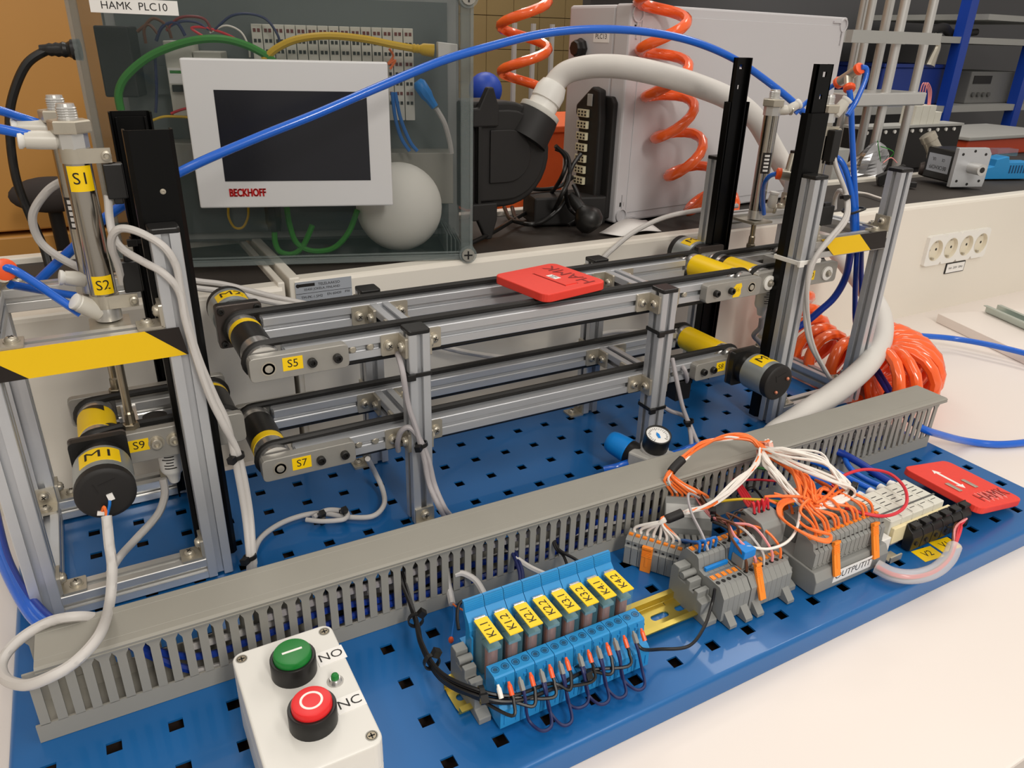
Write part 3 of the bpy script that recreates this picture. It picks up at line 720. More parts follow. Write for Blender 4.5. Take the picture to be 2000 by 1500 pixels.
c1 = pneu(LT, CX, CYF, 0.2395, 0.3540, 0.0092, 0.1335)
c2 = pneu(LT, CX2, CYB, 0.2395, 0.3540, 0.0092, 0.1335)
arc_label(c1, (CX, CYF, 0), (0, 0, 1), V(0.05, -1, 0), 0.0092, 0.0165, 0.3255, 0.3430, YEL, 'S1', 0.0115, sx=1.0)
arc_label(c1, (CX, CYF, 0), (0, 0, 1), V(0.05, -1, 0), 0.0092, 0.0140, 0.2500, 0.2640, YEL, 'S2', 0.0105, off=0.0)
# maker's strip on the rear cylinder
arc_label(c2, (CX2, CYB, 0), (0, 0, 1), V(-0.62, -1, 0), 0.0092, 0.0085, 0.283, 0.3080, TAPEK, name='type_strip')
arc_label(c2, (CX2, CYB, 0), (0, 0, 1), V(-0.30, -1, 0), 0.0093, 0.0020, 0.284, 0.3075, INKR, name='type_strip')
for k in range(5): arc_label(c2, (CX2, CYB, 0), (0, 0, 1), V(-0.62, -1, 0), 0.0093, 0.0035, 0.2845 + k * 0.0046, 0.2877 + k * 0.0046, PAPER, name='type_strip')
clampband(c1, CX, CYF, 0.3445, 0.0092); reed(c1, CX + 0.0215, CYF - 0.0075, 0.3195, 0.3440)
clampband(c1, CX, CYF, 0.2385, 0.0092); reed(c1, CX + 0.0205, CYF - 0.0075, 0.2500, 0.2740, -1)
# push-in fittings
for cyl_, y, cx0 in ((c1, CYF, CX), (c2, CYB, CX2)):
    fitting(cyl_, (cx0 - 0.008, y, 0.3595), (-1, -0.05, 0.06), 0.024, 0.0062)
fitting(c1, (CX - 0.004, CYF - 0.002, 0.2340), (-0.75, -0.25, 0.62), 0.022, 0.0068)
fitting(c2, (CX2 - 0.004, CYB - 0.004, 0.2400), (-1, -0.1, 0.25), 0.020, 0.0062)
# ---- left moving platform
def platform(root, xa, xb, z, yf, yb, hh, mot=None, sleeve=None, mscrews=True):
    for y in (yf + 0.008, yb - 0.028): prof('rail', 'x', (xa + 0.017, y, z - 0.01), xb - xa - 0.034, root, ALUB)
    for x in (xa + 0.020, xb - 0.034):
        b = MB(); b.box(x, x + 0.012, yf + 0.028, yb - 0.028, z - 0.004, z + 0.0085); b.build('cross_bar', ALUB, root)
    by = (yf + 0.0165, yb - 0.0165)
    for y in by: belt(root, xa, xb, z, y)
    return by
LP = thing('lift_platform', (-0.119, 0.232, 0.105), 'short belt conveyor platform with motor M1 inside the left lift tower', 'platform')
PZ_, PYF_, PYB_ = 0.1195, 0.183, 0.2805
by = platform(LP, -0.167, -0.071, PZ_, PYF_, PYB_, 0.0125)
r1 = roller(LP, -0.167, PZ_, PYF_ + 0.009, PYB_ - 0.009, [(PYF_ + 0.030, PYB_ - 0.0290, YEL)], by)
for a0, a1, ya, yb_ in ((60, 128, PYB_ - 0.040, PYB_ - 0.0290), (12, 62, PYF_ + 0.030, PYF_ + 0.046)):
    b = MB(); vs = []; n = 8
    for i in range(n + 1):
        a = math.radians(a0 + (a1 - a0) * i / n)
        y_lo, y_hi = (yb_ - (yb_ - ya) * (1 - i / n), yb_) if a0 == 60 else (ya, ya + (yb_ - ya) * (1 - i / n) + 0.0005)
        for y in (y_lo, y_hi): vs.append((-0.167 + 0.0153 * math.cos(a), y, PZ_ + 0.0153 * math.sin(a)))
    b.add(vs, [(2 * i, 2 * i + 1, 2 * i + 3, 2 * i + 2) for i in range(n)]); b.build('tape_stripe', TAPEK, r1, smooth=True)
roller(LP, -0.071, PZ_, PYF_ + 0.009, PYB_ - 0.009, [(PYF_ + 0.024, PYB_ - 0.030, BLACKP), (PYB_ - 0.030, PYB_ - 0.024, YEL)], by)
b = MB(); b.py(rrect(-0.187, -0.0555, PZ_ - 0.0125, PZ_ + 0.0145, 0.004, 3), PYF_, PYF_ + 0.008); e = b.build('front_plate', PLATEM, LP, bevel=0.0006)
for x in (-0.1260, -0.1125): inst('socket_screw', SOCKZ, Matrix.Translation((x, PYF_, PZ_ + 0.0025)) @ Matrix.Rotation(math.radians(90), 4, 'X'), e)
sl(e, 'S9', -0.1390, PZ_ + 0.0030, PYF_, 0.0150, 0.0105, 0.0098)
b = MB(); b.py(rrect(-0.187, -0.0555, PZ_ - 0.0125, PZ_ + 0.0145, 0.004, 3), PYB_ - 0.008, PYB_); b.build('rear_plate', PLATEM, LP, bevel=0.0006)
m1 = motor(LP, -0.167, PZ_, PYF_, -1, 'M1')
b = MB(); b.lathe((-0.122, 0.2315, PZ_ + 0.004), (0, 0, -1), [(0.0100, 0), (0.0100, 0.003), (0.0082, 0.003), (0.0082, 0.0002), (0.0075, -0.0002), (0.0075, 0.02)], 24); b.build('sensor_ring', BLACKM, LP, smooth=True)
def barrel(root, x, y, z1, L=0.034):
    b = MB(); b.lathe((x, y, z1), (0, 0, -1), [(0.009, 0), (0.0098, 0.001), (0.0098, L - 0.006), (0.0085, L - 0.003), (0.0060, L), (0.0048, L + 0.006), (0.004, L + 0.008)], 22); o = b.build('barrel_sensor', WHITEP, root, smooth=True)
    for k in range(6):
        arc_label(o, (x, y, 0), (0, 0, 1), V(-0.3 + 0.12 * (k % 2), -1, 0), 0.0099, 0.006 + 0.002 * (k % 3), z1 - 0.010 - k * 0.0028, z1 - 0.0092 - k * 0.0028, INK, name='printed_line')
    return o
barrel(LP, -0.1165, 0.2130, PZ_ - 0.012)
# wires at the back of M1
Pm = PY(213, 975, 0.1205)
cable('motor_lead', [PY(214, 972, 0.1215), PY(214, 985, 0.119), PY(211, 998, 0.1185), PY(208, 1010, 0.117)], 0.0011, WIREB, parent=m1, n=6)
cable('motor_lead', [PY(199, 1001, 0.1215), PY(203, 990, 0.1185), PY(207, 1000, 0.1180), PY(208, 1012, 0.117)], 0.0011, WIREO, parent=m1, n=6)
b = MB(); b.obox(PY(216, 970, 0.1208), (1, 0, 0.2), (0, 1, 0), (-0.2, 0, 1), 0.0021, 0.0012, 0.0026); b.obox(PY(197, 1002, 0.1208), (1, 0, -0.3), (0, 1, 0), (0.3, 0, 1), 0.0024, 0.0012, 0.0015); b.build('terminal_tab', PAPER, m1)
# ---- right tower
RT = thing('lift_tower', (0.635, 0.225, 0), 'aluminium lift tower at the right end with raised black slides', 'lift')
RXF0, RXF1, RYF, RYB = 0.5530, 0.6985, 0.137, 0.2870
tower(RT, RXF0, RXF1, RYF, RYB, 0, right=True)
slide(RT, 0.5660, 0.1575, 0.004, 0.3665, 1, 0.0515); slide(RT, 0.5620, 0.2740, 0.004, 0.3690, -1, 0.0515)
tape(RT, 0.1364, 0.2120, 0.2330, 0.590, 0.6965, 0.5800, 0.6445, 0.0260)
bpy.data.objects.remove([o for o in RT.children if o.name.startswith('warning_tape_black')][0]) if False else None
RCX, RCYF, RCYB = 0.6080, 0.1850, 0.2650
for y0_, y1_ in ((0.157, 0.195), (0.250, 0.287)):
    b = MB(); b.box(RCX - 0.016, RCX + 0.016, y0_, y1_, 0.2240, 0.2270); b.build('cylinder_mount', STEEL, RT)
c3 = pneu(RT, RCX, RCYF, 0.2395, 0.3540, 0.0092, 0.1905)
c4 = pneu(RT, RCX, RCYB, 0.2395, 0.3540, 0.0092, 0.1905)
arc_label(c4, (RCX, RCYB, 0), (0, 0, 1), V(-0.55, -1, 0), 0.0092, 0.0110, 0.286, 0.3110, TAPEK, name='type_strip')
for k in range(5): arc_label(c4, (RCX, RCYB, 0), (0, 0, 1), V(-0.55, -1, 0), 0.0093, 0.0060, 0.2885 + k * 0.0044, 0.2910 + k * 0.0044, PAPER, name='type_strip')
clampband(c3, RCX, RCYF, 0.3400, 0.0092, dx=0.014); reed(c3, RCX + 0.002, RCYF - 0.0150, 0.3130, 0.3470)
reed(c3, RCX + 0.010, RCYF - 0.0150, 0.2395, 0.2620, -1, 0.011)
fitting(c3, (RCX + 0.008, RCYF - 0.004, 0.3610), (0.5, -0.3, 0.9), 0.022, 0.0060)
fitting(c4, (RCX + 0.006, RCYB - 0.002, 0.3600), (1, -0.55, 0.05), 0.018, 0.0058, collar=BRASS); fitting(c4, (RCX + 0.015, RCYB - 0.009, 0.3600), (0.9, -0.2, 0.45), 0.018, 0.0054)
fitting(c4, (RCX + 0.006, RCYB - 0.002, 0.2420), (1, -0.6, -0.05), 0.018, 0.0058, collar=BRASS); fitting(c4, (RCX + 0.014, RCYB - 0.010, 0.2430), (0.1, -0.05, 1), 0.020, 0.0058)
RP = thing('lift_platform', (0.5955, 0.222, 0.162), 'short belt conveyor platform raised to the top inside the right lift tower', 'platform')
RZ, RYF_, RYB_ = 0.1770, 0.171, 0.2705
by = platform(RP, 0.546, 0.645, RZ, RYF_, RYB_, 0.0125)
r2 = roller(RP, 0.546, RZ, RYF_ + 0.009, RYB_ - 0.009, [(RYF_ + 0.024, RYB_ - 0.034, YEL), (RYB_ - 0.034, RYB_ - 0.026, TAPEK)], by)
roller(RP, 0.645, RZ, RYF_ + 0.009, RYB_ - 0.009, [(RYF_ + 0.024, RYB_ - 0.040, YEL), (RYB_ - 0.040, RYB_ - 0.026, TAPEK)], by)
b = MB(); b.py(rrect(0.5265, 0.6640, RZ - 0.0125, RZ + 0.0130, 0.004, 3), RYF_, RYF_ + 0.008); e = b.build('front_plate', PLATEM, RP, bevel=0.0006)
for x in (0.546, 0.645):
    b = MB(); b.lathe((x, RYF_, RZ), (0, -1, 0), [(0.0088, 0), (0.0088, 0.0022), (0.0070, 0.0030), (0.0048, 0.0030), (0.0042, 0.0008)], 20); b.build('nylon_bush', WHITEP, e, smooth=True)
    b = MB(); b.lathe((x, RYF_, RZ), (0, -1, 0), [(0.0032, 0), (0.0032, 0.0055), (0.0026, 0.0062)], 14); b.build('axle_end', STEEL, e, smooth=True)
sl(e, 'S10', 0.6160, RZ, RYF_, 0.0165, 0.0115, 0.0090)
b = MB(); b.py(rrect(0.5265, 0.6640, RZ - 0.0125, RZ + 0.0130, 0.004, 3), RYB_ - 0.008, RYB_); b.build('rear_plate', PLATEM, RP, bevel=0.0006)
m4 = motor(RP, 0.546, RZ, RYB_, 1, 'M4')
barrel(RP, 0.575, 0.2000, RZ - 0.012)
# white cable tie round the right front post and slide, black ties on the conveyor posts
sqtie(RT, 0.5500, 0.5830, 0.1365, 0.1710, 0.2060, WHITEP, th=0.0016, h=0.0052)
for x, z in ((0.081, 0.1560), (0.361, 0.1510), (0.361, 0.0610)): sqtie(CV, x, x + 0.02, PYF, PYF + 0.02, z)
# ================================================================ FRONT OF THE PLATE
# ---- push button box
bx = thing('push_button_box', (-0.0788, -0.070, 0), 'white plastic push button box with green and red buttons marked NO and NC', 'control box')
b = MB(); b.pz(rrect(-0.112, -0.0455, -0.125, -0.0145, 0.007, 5), 0, 0.034); b.build('box_base', WHITEB, bx)
b = MB(); b.pz(rrect(-0.112, -0.0455, -0.125, -0.0145, 0.007, 5), 0.0346, 0.057); b.build('box_lid', WHITEB, bx, bevel=0.0016, seg=3)
for cx_, cy_ in ((-0.1062, -0.0215), (-0.0513, -0.0215), (-0.0513, -0.118), (-0.1062, -0.118)):
    b = MB(); b.lathe((cx_, cy_, 0.0571), (0, 0, 1), [(0.0037, 0), (0.0037, 0.0002), (0.0031, 0.0002), (0.0030, 0.0)], 18); o = b.build('lid_screw', GREYD, bx)
    b = MB(); b.cyl((cx_, cy_, 0.0570), (cx_, cy_, 0.0572), 0.0027, 14); b.build('screw_head', ROD, o)
    b = MB(); b.box(cx_ - 0.0020, cx_ + 0.0020, cy_ - 0.0004, cy_ + 0.0004, 0.0572, 0.0574); b.box(cx_ - 0.0004, cx_ + 0.0004, cy_ - 0.0020, cy_ + 0.0020, 0.0572, 0.0574); b.build('screw_slot', BLACKM, o)
for cy_, m_, nm in ((-0.0480, GREENB, 'green_button'), (-0.0925, REDB, 'red_button')):
    cx_ = -0.0785
    b = MB(); b.lathe((cx_, cy_, 0.057), (0, 0, 1), [(0.0143, 0), (0.0143, 0.0125), (0.0138, 0.0132), (0.0123, 0.0132), (0.0121, 0.010)], 36); o = b.build('button_collar', BLACKP, bx, smooth=True)
    b = MB(); b.lathe((cx_, cy_, 0.067), (0, 0, 1), [(0.0119, 0), (0.0119, 0.0062), (0.0112, 0.0072), (0.0098, 0.0075)], 36); b.build(nm, m_, o, smooth=True)
    if m_ is GREENB:
        b = MB(); b.box(cx_ - 0.0063, cx_ + 0.0063, cy_ - 0.0008, cy_ + 0.0008, 0.0744, 0.0747); b.build('bar_mark', INKW, o)
    else:
        b = MB(); n = 32; vs = []
        for r_, z_ in ((0.0068, 0.0744), (0.0068, 0.0747), (0.0054, 0.0747), (0.0054, 0.0744)): vs += [(cx_ + r_ * math.cos(2 * math.pi * i / n), cy_ + r_ * math.sin(2 * math.pi * i / n), z_) for i in range(n)]
        b.add(vs, [(k * n + i, k * n + (i + 1) % n, (k + 1) * n + (i + 1) % n, (k + 1) * n + i) for k in range(3) for i in range(n)]); b.build('ring_mark', INKW, o)
p_ = PZ(646, 1281, 0.057); sticker(bx, (p_.x, p_.y, 0.057), (1, 0.03, 0), (-0.03, 1, 0), 0.0185, 0.0125, PAPER, 'NO', 0.0098, name='label', sx=1.05)
p_ = PZ(683, 1372, 0.057); sticker(bx, (p_.x, p_.y, 0.057), (1, 0.03, 0), (-0.03, 1, 0), 0.0178, 0.0125, PAPER, 'NC', 0.0098, name='label', sx=1.05)
p_ = PZ(655, 1331, 0.057)
b = MB(); b.lathe((p_.x, p_.y, 0.057), (0, 0, 1), [(0.0052, 0), (0.0052, 0.0006), (0.0033, 0.0030), (0.0026, 0.0030)], 24); o = b.build('lamp_bezel', CHROME, bx, smooth=True)
b = MB(); b.lathe((p_.x, p_.y, 0.0595), (0, 0, 1), [(0.0026, 0), (0.0026, 0.002), (0.0020, 0.0034), (0.0008, 0.0040)], 18); b.build('green_lamp', GREENB, o, smooth=True)
# ---- DIN rail
dr = thing('din_rail', (0.26, -0.070, 0), 'yellow chromated slotted mounting rail under relays and terminals', 'mounting rail')
ry0, ry1 = -0.0875, -0.0525
b = MB(); b.px([(ry0, 0.0068), (ry0 + 0.0040, 0.0068), (ry0 + 0.0040, 0.0015), (ry0 + 0.006, 0.0005), (ry0 + 0.006, 0.0015), (ry0 + 0.0050, 0.0020), (ry0 + 0.0050, 0.0078), (ry0, 0.0078)], 0.022, 0.50); b.build('rail_edge', ZINCY, dr)
b = MB(); b.px([(ry1, 0.0068), (ry1 - 0.0040, 0.0068), (ry1 - 0.0040, 0.0015), (ry1 - 0.006, 0.0005), (ry1 - 0.006, 0.0015), (ry1 - 0.0050, 0.0020), (ry1 - 0.0050, 0.0078), (ry1, 0.0078)], 0.022, 0.50); b.build('rail_edge', ZINCY, dr)
b = MB(); yA, yB = ry0 + 0.0055, ry1 - 0.0055; yc = (yA + yB) / 2
for k in range(19):
    xa = 0.022 + k * 0.02516; xb = xa + 0.02516; xc = (xa + xb) / 2; n = 24; vs = []
    for i in range(n):
        a = 2 * math.pi * i / n; cs, sn = math.cos(a), math.sin(a)
        ix = xc + 0.0055 * (1 if cs > 0.01 else -1 if cs < -0.01 else 0) + 0.0032 * cs; iy = yc + 0.0032 * sn
        s_ = min((xb - xc) / max(1e-6, abs(cs)), (yB - yc) / max(1e-6, abs(sn)))
        vs += [(ix, iy, 0.0018), (xc + cs * s_, yc + sn * s_, 0.0018), (ix, iy, 0.0005)]
    fs = []
    for i in range(n):
        a, c = 3 * i, 3 * ((i + 1) % n); fs += [(a, a + 1, c + 1, c), (a + 2, a, c, c + 2)]
    b.add(vs, fs)
b.build('slotted_web', ZINCY, dr)
# ---- relay modules
RW = 0.0159; RX = 0.0405
base_poly = [(-0.1085, 0.003), (-0.1085, 0.0190), (-0.1060, 0.0215), (-0.1005, 0.0235), (-0.0990, 0.0395), (-0.0980, 0.0405), (-0.0868, 0.0405), (-0.0862, 0.0390), (-0.0862, 0.0180), (-0.0600, 0.0180), (-0.0590, 0.0300), (-0.0440, 0.0300), (-0.0425, 0.0240), (-0.0425, 0.003)]
clip_poly = [(-0.0585, 0.018), (-0.0612, 0.0500), (-0.0590, 0.0560), (-0.0535, 0.0610), (-0.0510, 0.0690), (-0.0485, 0.0690), (-0.0500, 0.0600), (-0.0530, 0.0540), (-0.0545, 0.0470), (-0.0535, 0.018)]
g = 0.00025
_b = MB(); _b.px(base_poly, g, RW - g)
for k in range(2): _b.box(0.0009 + k * 0.0079, 0.0013 + k * 0.0079, -0.1002, -0.0990, 0.026, 0.0385)
_b.box(0.0066, 0.0086, -0.1004, -0.0988, 0.033, 0.0355); _b.box(0.012, 0.0135, -0.1092, -0.1085, 0.006, 0.014); _b.box(0.003, 0.0045, -0.1092, -0.1085, 0.006, 0.014)
RB_ = _b.mesh('socket_base', [RELB])
_b = MB(); _b.px(clip_poly, g, RW - g)
for k in range(6):
    t_ = k / 5.0; _b.box(g + 0.0006, RW - g - 0.0006, -0.0532 + 0.0026 * t_ - 0.0006, -0.0530 + 0.0026 * t_, 0.0615 + 0.0068 * t_, 0.0622 + 0.0068 * t_)
_b.px([(-0.0605, 0.018), (-0.0605, 0.046), (-0.0640, 0.046), (-0.0640, 0.018)], g, 0.0016); _b.px([(-0.0605, 0.018), (-0.0605, 0.046), (-0.0640, 0.046), (-0.0640, 0.018)], RW - 0.0016, RW - g)
RCL = _b.mesh('retaining_clip', [RELB])
_b = MB(); _b.lathe((0, 0, 0.0402), (0, 0, 1), [(0.0029, 0), (0.0029, 0.0005), (0.0025, 0.0005), (0.0024, 0.0001)], 18); RSW = _b.mesh('screw_well', [mat('deep blue recess', (20, 70, 112), 0.5)], True)
_b = MB(); _b.cyl((0, 0, 0.0403), (0, 0, 0.0405), 0.0019, 12); RSS = _b.mesh('terminal_screw', [ROD])
_b = MB(); _b.pz(rrect(0.0020, 0.0139, -0.0856, -0.0618, 0.0012, 3), 0.0185, 0.0590); RRL = _b.mesh('relay', [RELBD])
_b = MB(); _b.cyl((0.0080, -0.0792, 0.0200), (0.0080, -0.0792, 0.0500), 0.0046, 18); RCO = _b.mesh('copper_coil', [COPPER])
_b = MB(); _b.box(0.0034, 0.0125, -0.0735, -0.0640, 0.0200, 0.0540); _b.box(0.0030, 0.0128, -0.0845, -0.0740, 0.0495, 0.0520); RIN = _b.mesh('relay_armature', [mat('relay inner frame', (120, 150, 158), 0.4, 0.3)])
_b = MB(); _b.box(0.0028, 0.0132, -0.0862, -0.0622, 0.0591, 0.0600); RLB = _b.mesh('label', [YEL])
_b = MB(); _b.box(0.0038, 0.0122, -0.0622, -0.0602, 0.0560, 0.0602); RWC = _b.mesh('wire_clip', [CHROME])
for k, nm in enumerate(('K1.1', 'K1.2', 'K2.1', 'K2.2', 'K3.1', 'K3.2', 'K4.1', 'K4.2')):
    M = Matrix.Translation((RX + k * RW, 0, 0))
    r_ = thing('relay_module', (RX + k * RW + RW / 2, -0.075, 0), 'blue relay socket with clear relay labelled %s, %s from the left' % (nm, ('first', 'second', 'third', 'fourth', 'fifth', 'sixth', 'seventh', 'eighth')[k]), 'relay', 'row of eight relay modules')
    inst('socket_base', RB_, M, r_); inst('retaining_clip', RCL, M, r_)
    rl_ = inst('relay', RRL, M, r_); inst('copper_coil', RCO, M, rl_); inst('relay_armature', RIN, M, rl_); inst('wire_clip', RWC, M, rl_)
    lb = inst('label', RLB, M, rl_)
    text('lettering', nm, 0.0088, INK, frame((RX + k * RW + 0.0080, -0.0742, 0.0602), (0, 1, 0), (-1, 0, 0)), rl_, sx=1.0)
    for dx in (0.0041, 0.0118):
        wl_ = inst('screw_well', RSW, Matrix.Translation((RX + k * RW + dx, -0.0924, 0)), r_); inst('terminal_screw', RSS, Matrix.Translation((RX + k * RW + dx, -0.0924, 0)), wl_)
# end stop left of the relays
def end_stop(x0, lab, w_=0.0095, parent=None):
    r_ = thing('end_stop', (x0 + w_ / 2, -0.07, 0), lab, 'end stop')
    po = [(-0.0970, 0.0), (-0.0970, 0.0050), (-0.0900, 0.0080), (-0.0900, 0.0190), (-0.0840, 0.0200), (-0.0840, 0.0265), (-0.0790, 0.0265), (-0.0790, 0.0225), (-0.0740, 0.0225), (-0.0740, 0.0300), (-0.0690, 0.0300), (-0.0690, 0.0250), (-0.0600, 0.0250), (-0.0600, 0.0345), (-0.0520, 0.0345), (-0.0500, 0.0300), (-0.0500, 0.0060), (-0.0470, 0.0)]
    b = MB(); b.px(po, x0, x0 + w_); b.build('stop_body', GREYT, r_, bevel=0.0007)
    b = MB(); b.cyl((x0 - 0.0005, -0.0640, 0.0300), (x0 + w_ + 0.0005, -0.0640, 0.0300), 0.0030, 14); b.build('marker_peg', GREYT, r_, smooth=True)
    b = MB(); b.box(x0 + 0.002, x0 + w_ - 0.002, -0.0775, -0.0755, 0.0222, 0.0228); b.build('screw_opening', BLACKM, r_)
    return r_
end_stop(0.0305, 'light grey end stop at the left end of the relay row')
# ferrules and harness
FER = [(585, 1165, 'w'), (655, 1145, 'r'), (725, 1115, 'g'), (795, 1085, 'r'), (862, 1062, 'g'), (920, 1032, 'r'), (985, 1010, 'g'), (1028, 985, 'r'), (1112, 960, 'g'), (1172, 935, 'r'), (1232, 910, 'g'), (1293, 888, 'r'), (1342, 858, 'g'), (1405, 840, 'r'), (1465, 812, 'g'), (1518, 795, 'r')]
HB = [PZ(812, 1215, 0.016), PZ(824, 1265, 0.018), PZ(860, 1328, 0.022), PZ(928, 1364, 0.027)]
HQ = [PZ(1000, 1374, 0.024), PZ(1078, 1348, 0.021), PZ(1142, 1314, 0.020)]
tops = []
for k, (u, v_, c_) in enumerate(FER):
    p_ = PY(800 + u / 3.333, 1000 + v_ / 3.333, -0.1060)
    d = Vector((0.05, 0.62, 0.62)).normalized()
    m_ = {'w': WHITEP, 'r': ORANGER, 'g': GREYT}[c_]
    b = MB(); r_ = 0.0017 if c_ != 'g' else 0.0020
    b.lathe(p_ - d * 0.0048, d, [(r_, 0), (r_, 0.0062), (0.0011, 0.0075), (0.0009, 0.0090)], 10 if c_ != 'g' else 4)
    b.build('wire_ferrule', m_, None, label={'w': 'single white crimp ferrule at the left end of relay row', 'r': 'red crimp ferrule pushed into the front of a blue relay socket', 'g': 'grey twin crimp ferrule pushed into the front of a blue relay socket'}[c_], cat='ferrule', group={'w': 'white ferrule', 'r': 'red ferrules on the relay sockets', 'g': 'grey ferrules on the relay sockets'}[c_])
    tops.append((p_ - d * 0.0045, d, c_))
kb = 0
for k, (p_, d, c_) in enumerate(tops):
    if c_ == 'r' and k < 15:
        u = min(k, 12)
        off = Vector((0, random.uniform(-0.003, 0.003), 0.0024 * (kb % 4)))
        ix = p_.x
        mid = Vector((ix - 0.006, -0.1195, 0.011)); mid2 = Vector((max(0.045, ix - 0.030), -0.1215, 0.0075))
        pts = [HB[0] + V(random.uniform(-1, 1) * 0.003, 0.028, 0.025) + off * 0.3, HB[0] + off, HB[1] + off, HB[2] + off, HB[3] + off]
        if ix > 0.062: pts.append(HQ[0] + off * 0.8)
        if ix > 0.090: pts.append(HQ[1] + off * 0.7)
        if ix > 0.125: pts.append(HQ[2] + off * 0.7)
        pts += [p_ - d * 0.010 - V(0.004, 0.001, 0.002), p_ - d * 0.004, p_]
        cable('harness_wire', pts, 0.00125, WIREK, 'black wire in the tied harness curving round the relay row', 'wire', 'black harness wires', n=6, sub=6)
        kb += 1
for k in range(2, 15, 2):
    p_, d, c_ = tops[k]; q_, e_, _ = tops[min(k + 2, 14)]
    if k >= 14: continue
    for s_ in (1,):
        low = random.uniform(0.0055, 0.009); yy = random.uniform(-0.128, -0.121)
        pts = [p_ + V(0.0006, 0, 0), p_ - d * 0.006, Vector((p_.x + 0.001, -0.1165, 0.0110)), Vector(((p_.x + q_.x) / 2 - 0.003, yy, low)), Vector(((p_.x + q_.x) / 2 + 0.005, yy, low)), Vector((q_.x + 0.001, -0.1175, 0.0115)), q_ - e_ * 0.006 - V(0.0008, 0, 0), q_ - V(0.0008, 0, 0)]
        cable('jumper_wire', pts, 0.00125, WIREN, 'navy jumper wire looping between two neighbouring relay sockets', 'wire', 'navy jumper wires', n=6, sub=6)
for c_, d_, lab in ((HB[0] + V(0, 0, 0.002), HB[1] - HB[0], 'black cable tie on the harness beside the duct'), (HB[1] + (HB[2] - HB[1]) * 0.55 + V(0, 0, 0.003), HB[2] - HB[1], 'black cable tie on the harness at its left bend'), (HB[3] + V(0.004, -0.002, 0.003), V(1, -0.25, 0), 'black cable tie on the harness in front of the grey end stop'), (HQ[2] + V(-0.003, 0, 0.001), V(1, 0.12, 0), 'black cable tie on the harness in front of the middle relays')):
    ziptie(None, c_, d_, 0.0052, head=(0.2, -0.9, 0.5), label=lab, cat='cable tie')
cable('lead_wire', [tops[14][0], tops[14][0] - tops[14][1] * 0.006 + V(0.004, 0, 0), PZ(1290, 1268, 0.012), PZ(1345, 1262, 0.010), PZ(1375, 1225, 0.012), PZ(1390, 1180, 0.020), PZ(1396, 1150, 0.033)], 0.0013, WIREK, 'black wire from the last relay to the grey terminal block', 'wire')
# leads behind the relays
for pts, m_, r_, lab in (
    ([PZ(872, 1110, 0.030), PZ(874, 1135, 0.022), PZ(880, 1165, 0.012), PZ(883, 1180, 0.010)], CABG, 0.0029, 'white cable stripped open left of the relays'),
    ([PZ(888, 1122, 0.030), PZ(905, 1120, 0.030), PZ(930, 1135, 0.026), PZ(948, 1165, 0.020)], CABG, 0.0027, 'white cable curving into the first relay socket'),
    ([PZ(1008, 1090, 0.032), PZ(1035, 1108, 0.030), PZ(1065, 1122, 0.028)], CABG, 0.0025, 'white cable entering the middle of relay row'),
    ([PZ(978, 1060, 0.036), PZ(1000, 1080, 0.034), PZ(1014, 1115, 0.030), PZ(1016, 1138, 0.026)], WIREN, 0.0016, 'navy twin wire arching from the duct to the relays'),
    ([PZ(981, 1058, 0.036), PZ(1005, 1078, 0.034), PZ(1019, 1112, 0.030), PZ(1021, 1136, 0.026)], WIREN, 0.0016, 'second navy wire arching from the duct to the relays'),
    ([PZ(1078, 1045, 0.036), PZ(1085, 1070, 0.030), PZ(1100, 1085, 0.026), PZ(1108, 1105, 0.024)], WIREK, 0.0013, 'thin black wire falling from the duct behind K3.2'),
    ([PZ(1080, 1045, 0.036), PZ(1090, 1072, 0.030), PZ(1120, 1090, 0.028), PZ(1135, 1100, 0.026)], WIREK, 0.0014, 'black wire from the duct to K4.1'),
    ([PZ(885, 1180, 0.010), PZ(893, 1186, 0.012), PZ(905, 1192, 0.018)], WIREO, 0.0008, 'orange core leaving the stripped white cable'),
    ([PZ(896, 1230, 0.020), PZ(893, 1205, 0.024), PZ(897, 1180, 0.026), PZ(915, 1172, 0.026), PZ(925, 1174, 0.026)], WIREK, 0.0014, 'black wire looping behind the K1.1 socket'),
    ([PZ(886, 1182, 0.010), PZ(887, 1205, 0.009), PZ(882, 1245, 0.008)], WIREB, 0.0005, 'thin blue core hanging from the stripped white cable')):
    cable('lead_wire', pts, r_, m_, lab, 'wire', n=7)
b = MB(); b.sphere(PZ(881, 1250, 0.007), 0.0022, 10, 8, (1, 1, 1.4)); b.build('wire_end_bead', ORANGER, None, smooth=True, label='small orange bead at the end of thin blue core', cat='wire end')
# ---- terminal blocks on the rail
TBP = [(-0.1000, 0.004), (-0.1000, 0.0260), (-0.0935, 0.0340), (-0.0790, 0.0345), (-0.0755, 0.0330), (-0.0690, 0.0345), (-0.0665, 0.0440), (-0.0640, 0.0455), (-0.0510, 0.0450), (-0.0460, 0.0380), (-0.0420, 0.0200), (-0.0420, 0.004)]
_b = MB(); _b.px(TBP, 0.0001, 0.0058); TB = _b.mesh('terminal_unit', [GREYT])
_b = MB(); _b.box(0.0012, 0.0048, -0.0845, -0.0800, 0.0344, 0.0352); _b.box(0.0012, 0.0048, -0.0570, -0.0525, 0.0448, 0.0462); TLV = _b.mesh('push_lever', [ORANGEP])
_b = MB(); _b.cyl((0.0029, -0.0885, 0.0338), (0.0029, -0.0885, 0.0345), 0.0019, 12); _b.cyl((0.0029, -0.0610, 0.0450), (0.0029, -0.0610, 0.0456), 0.0019, 12); TEN = _b.mesh('wire_entry', [BLACKM], True)
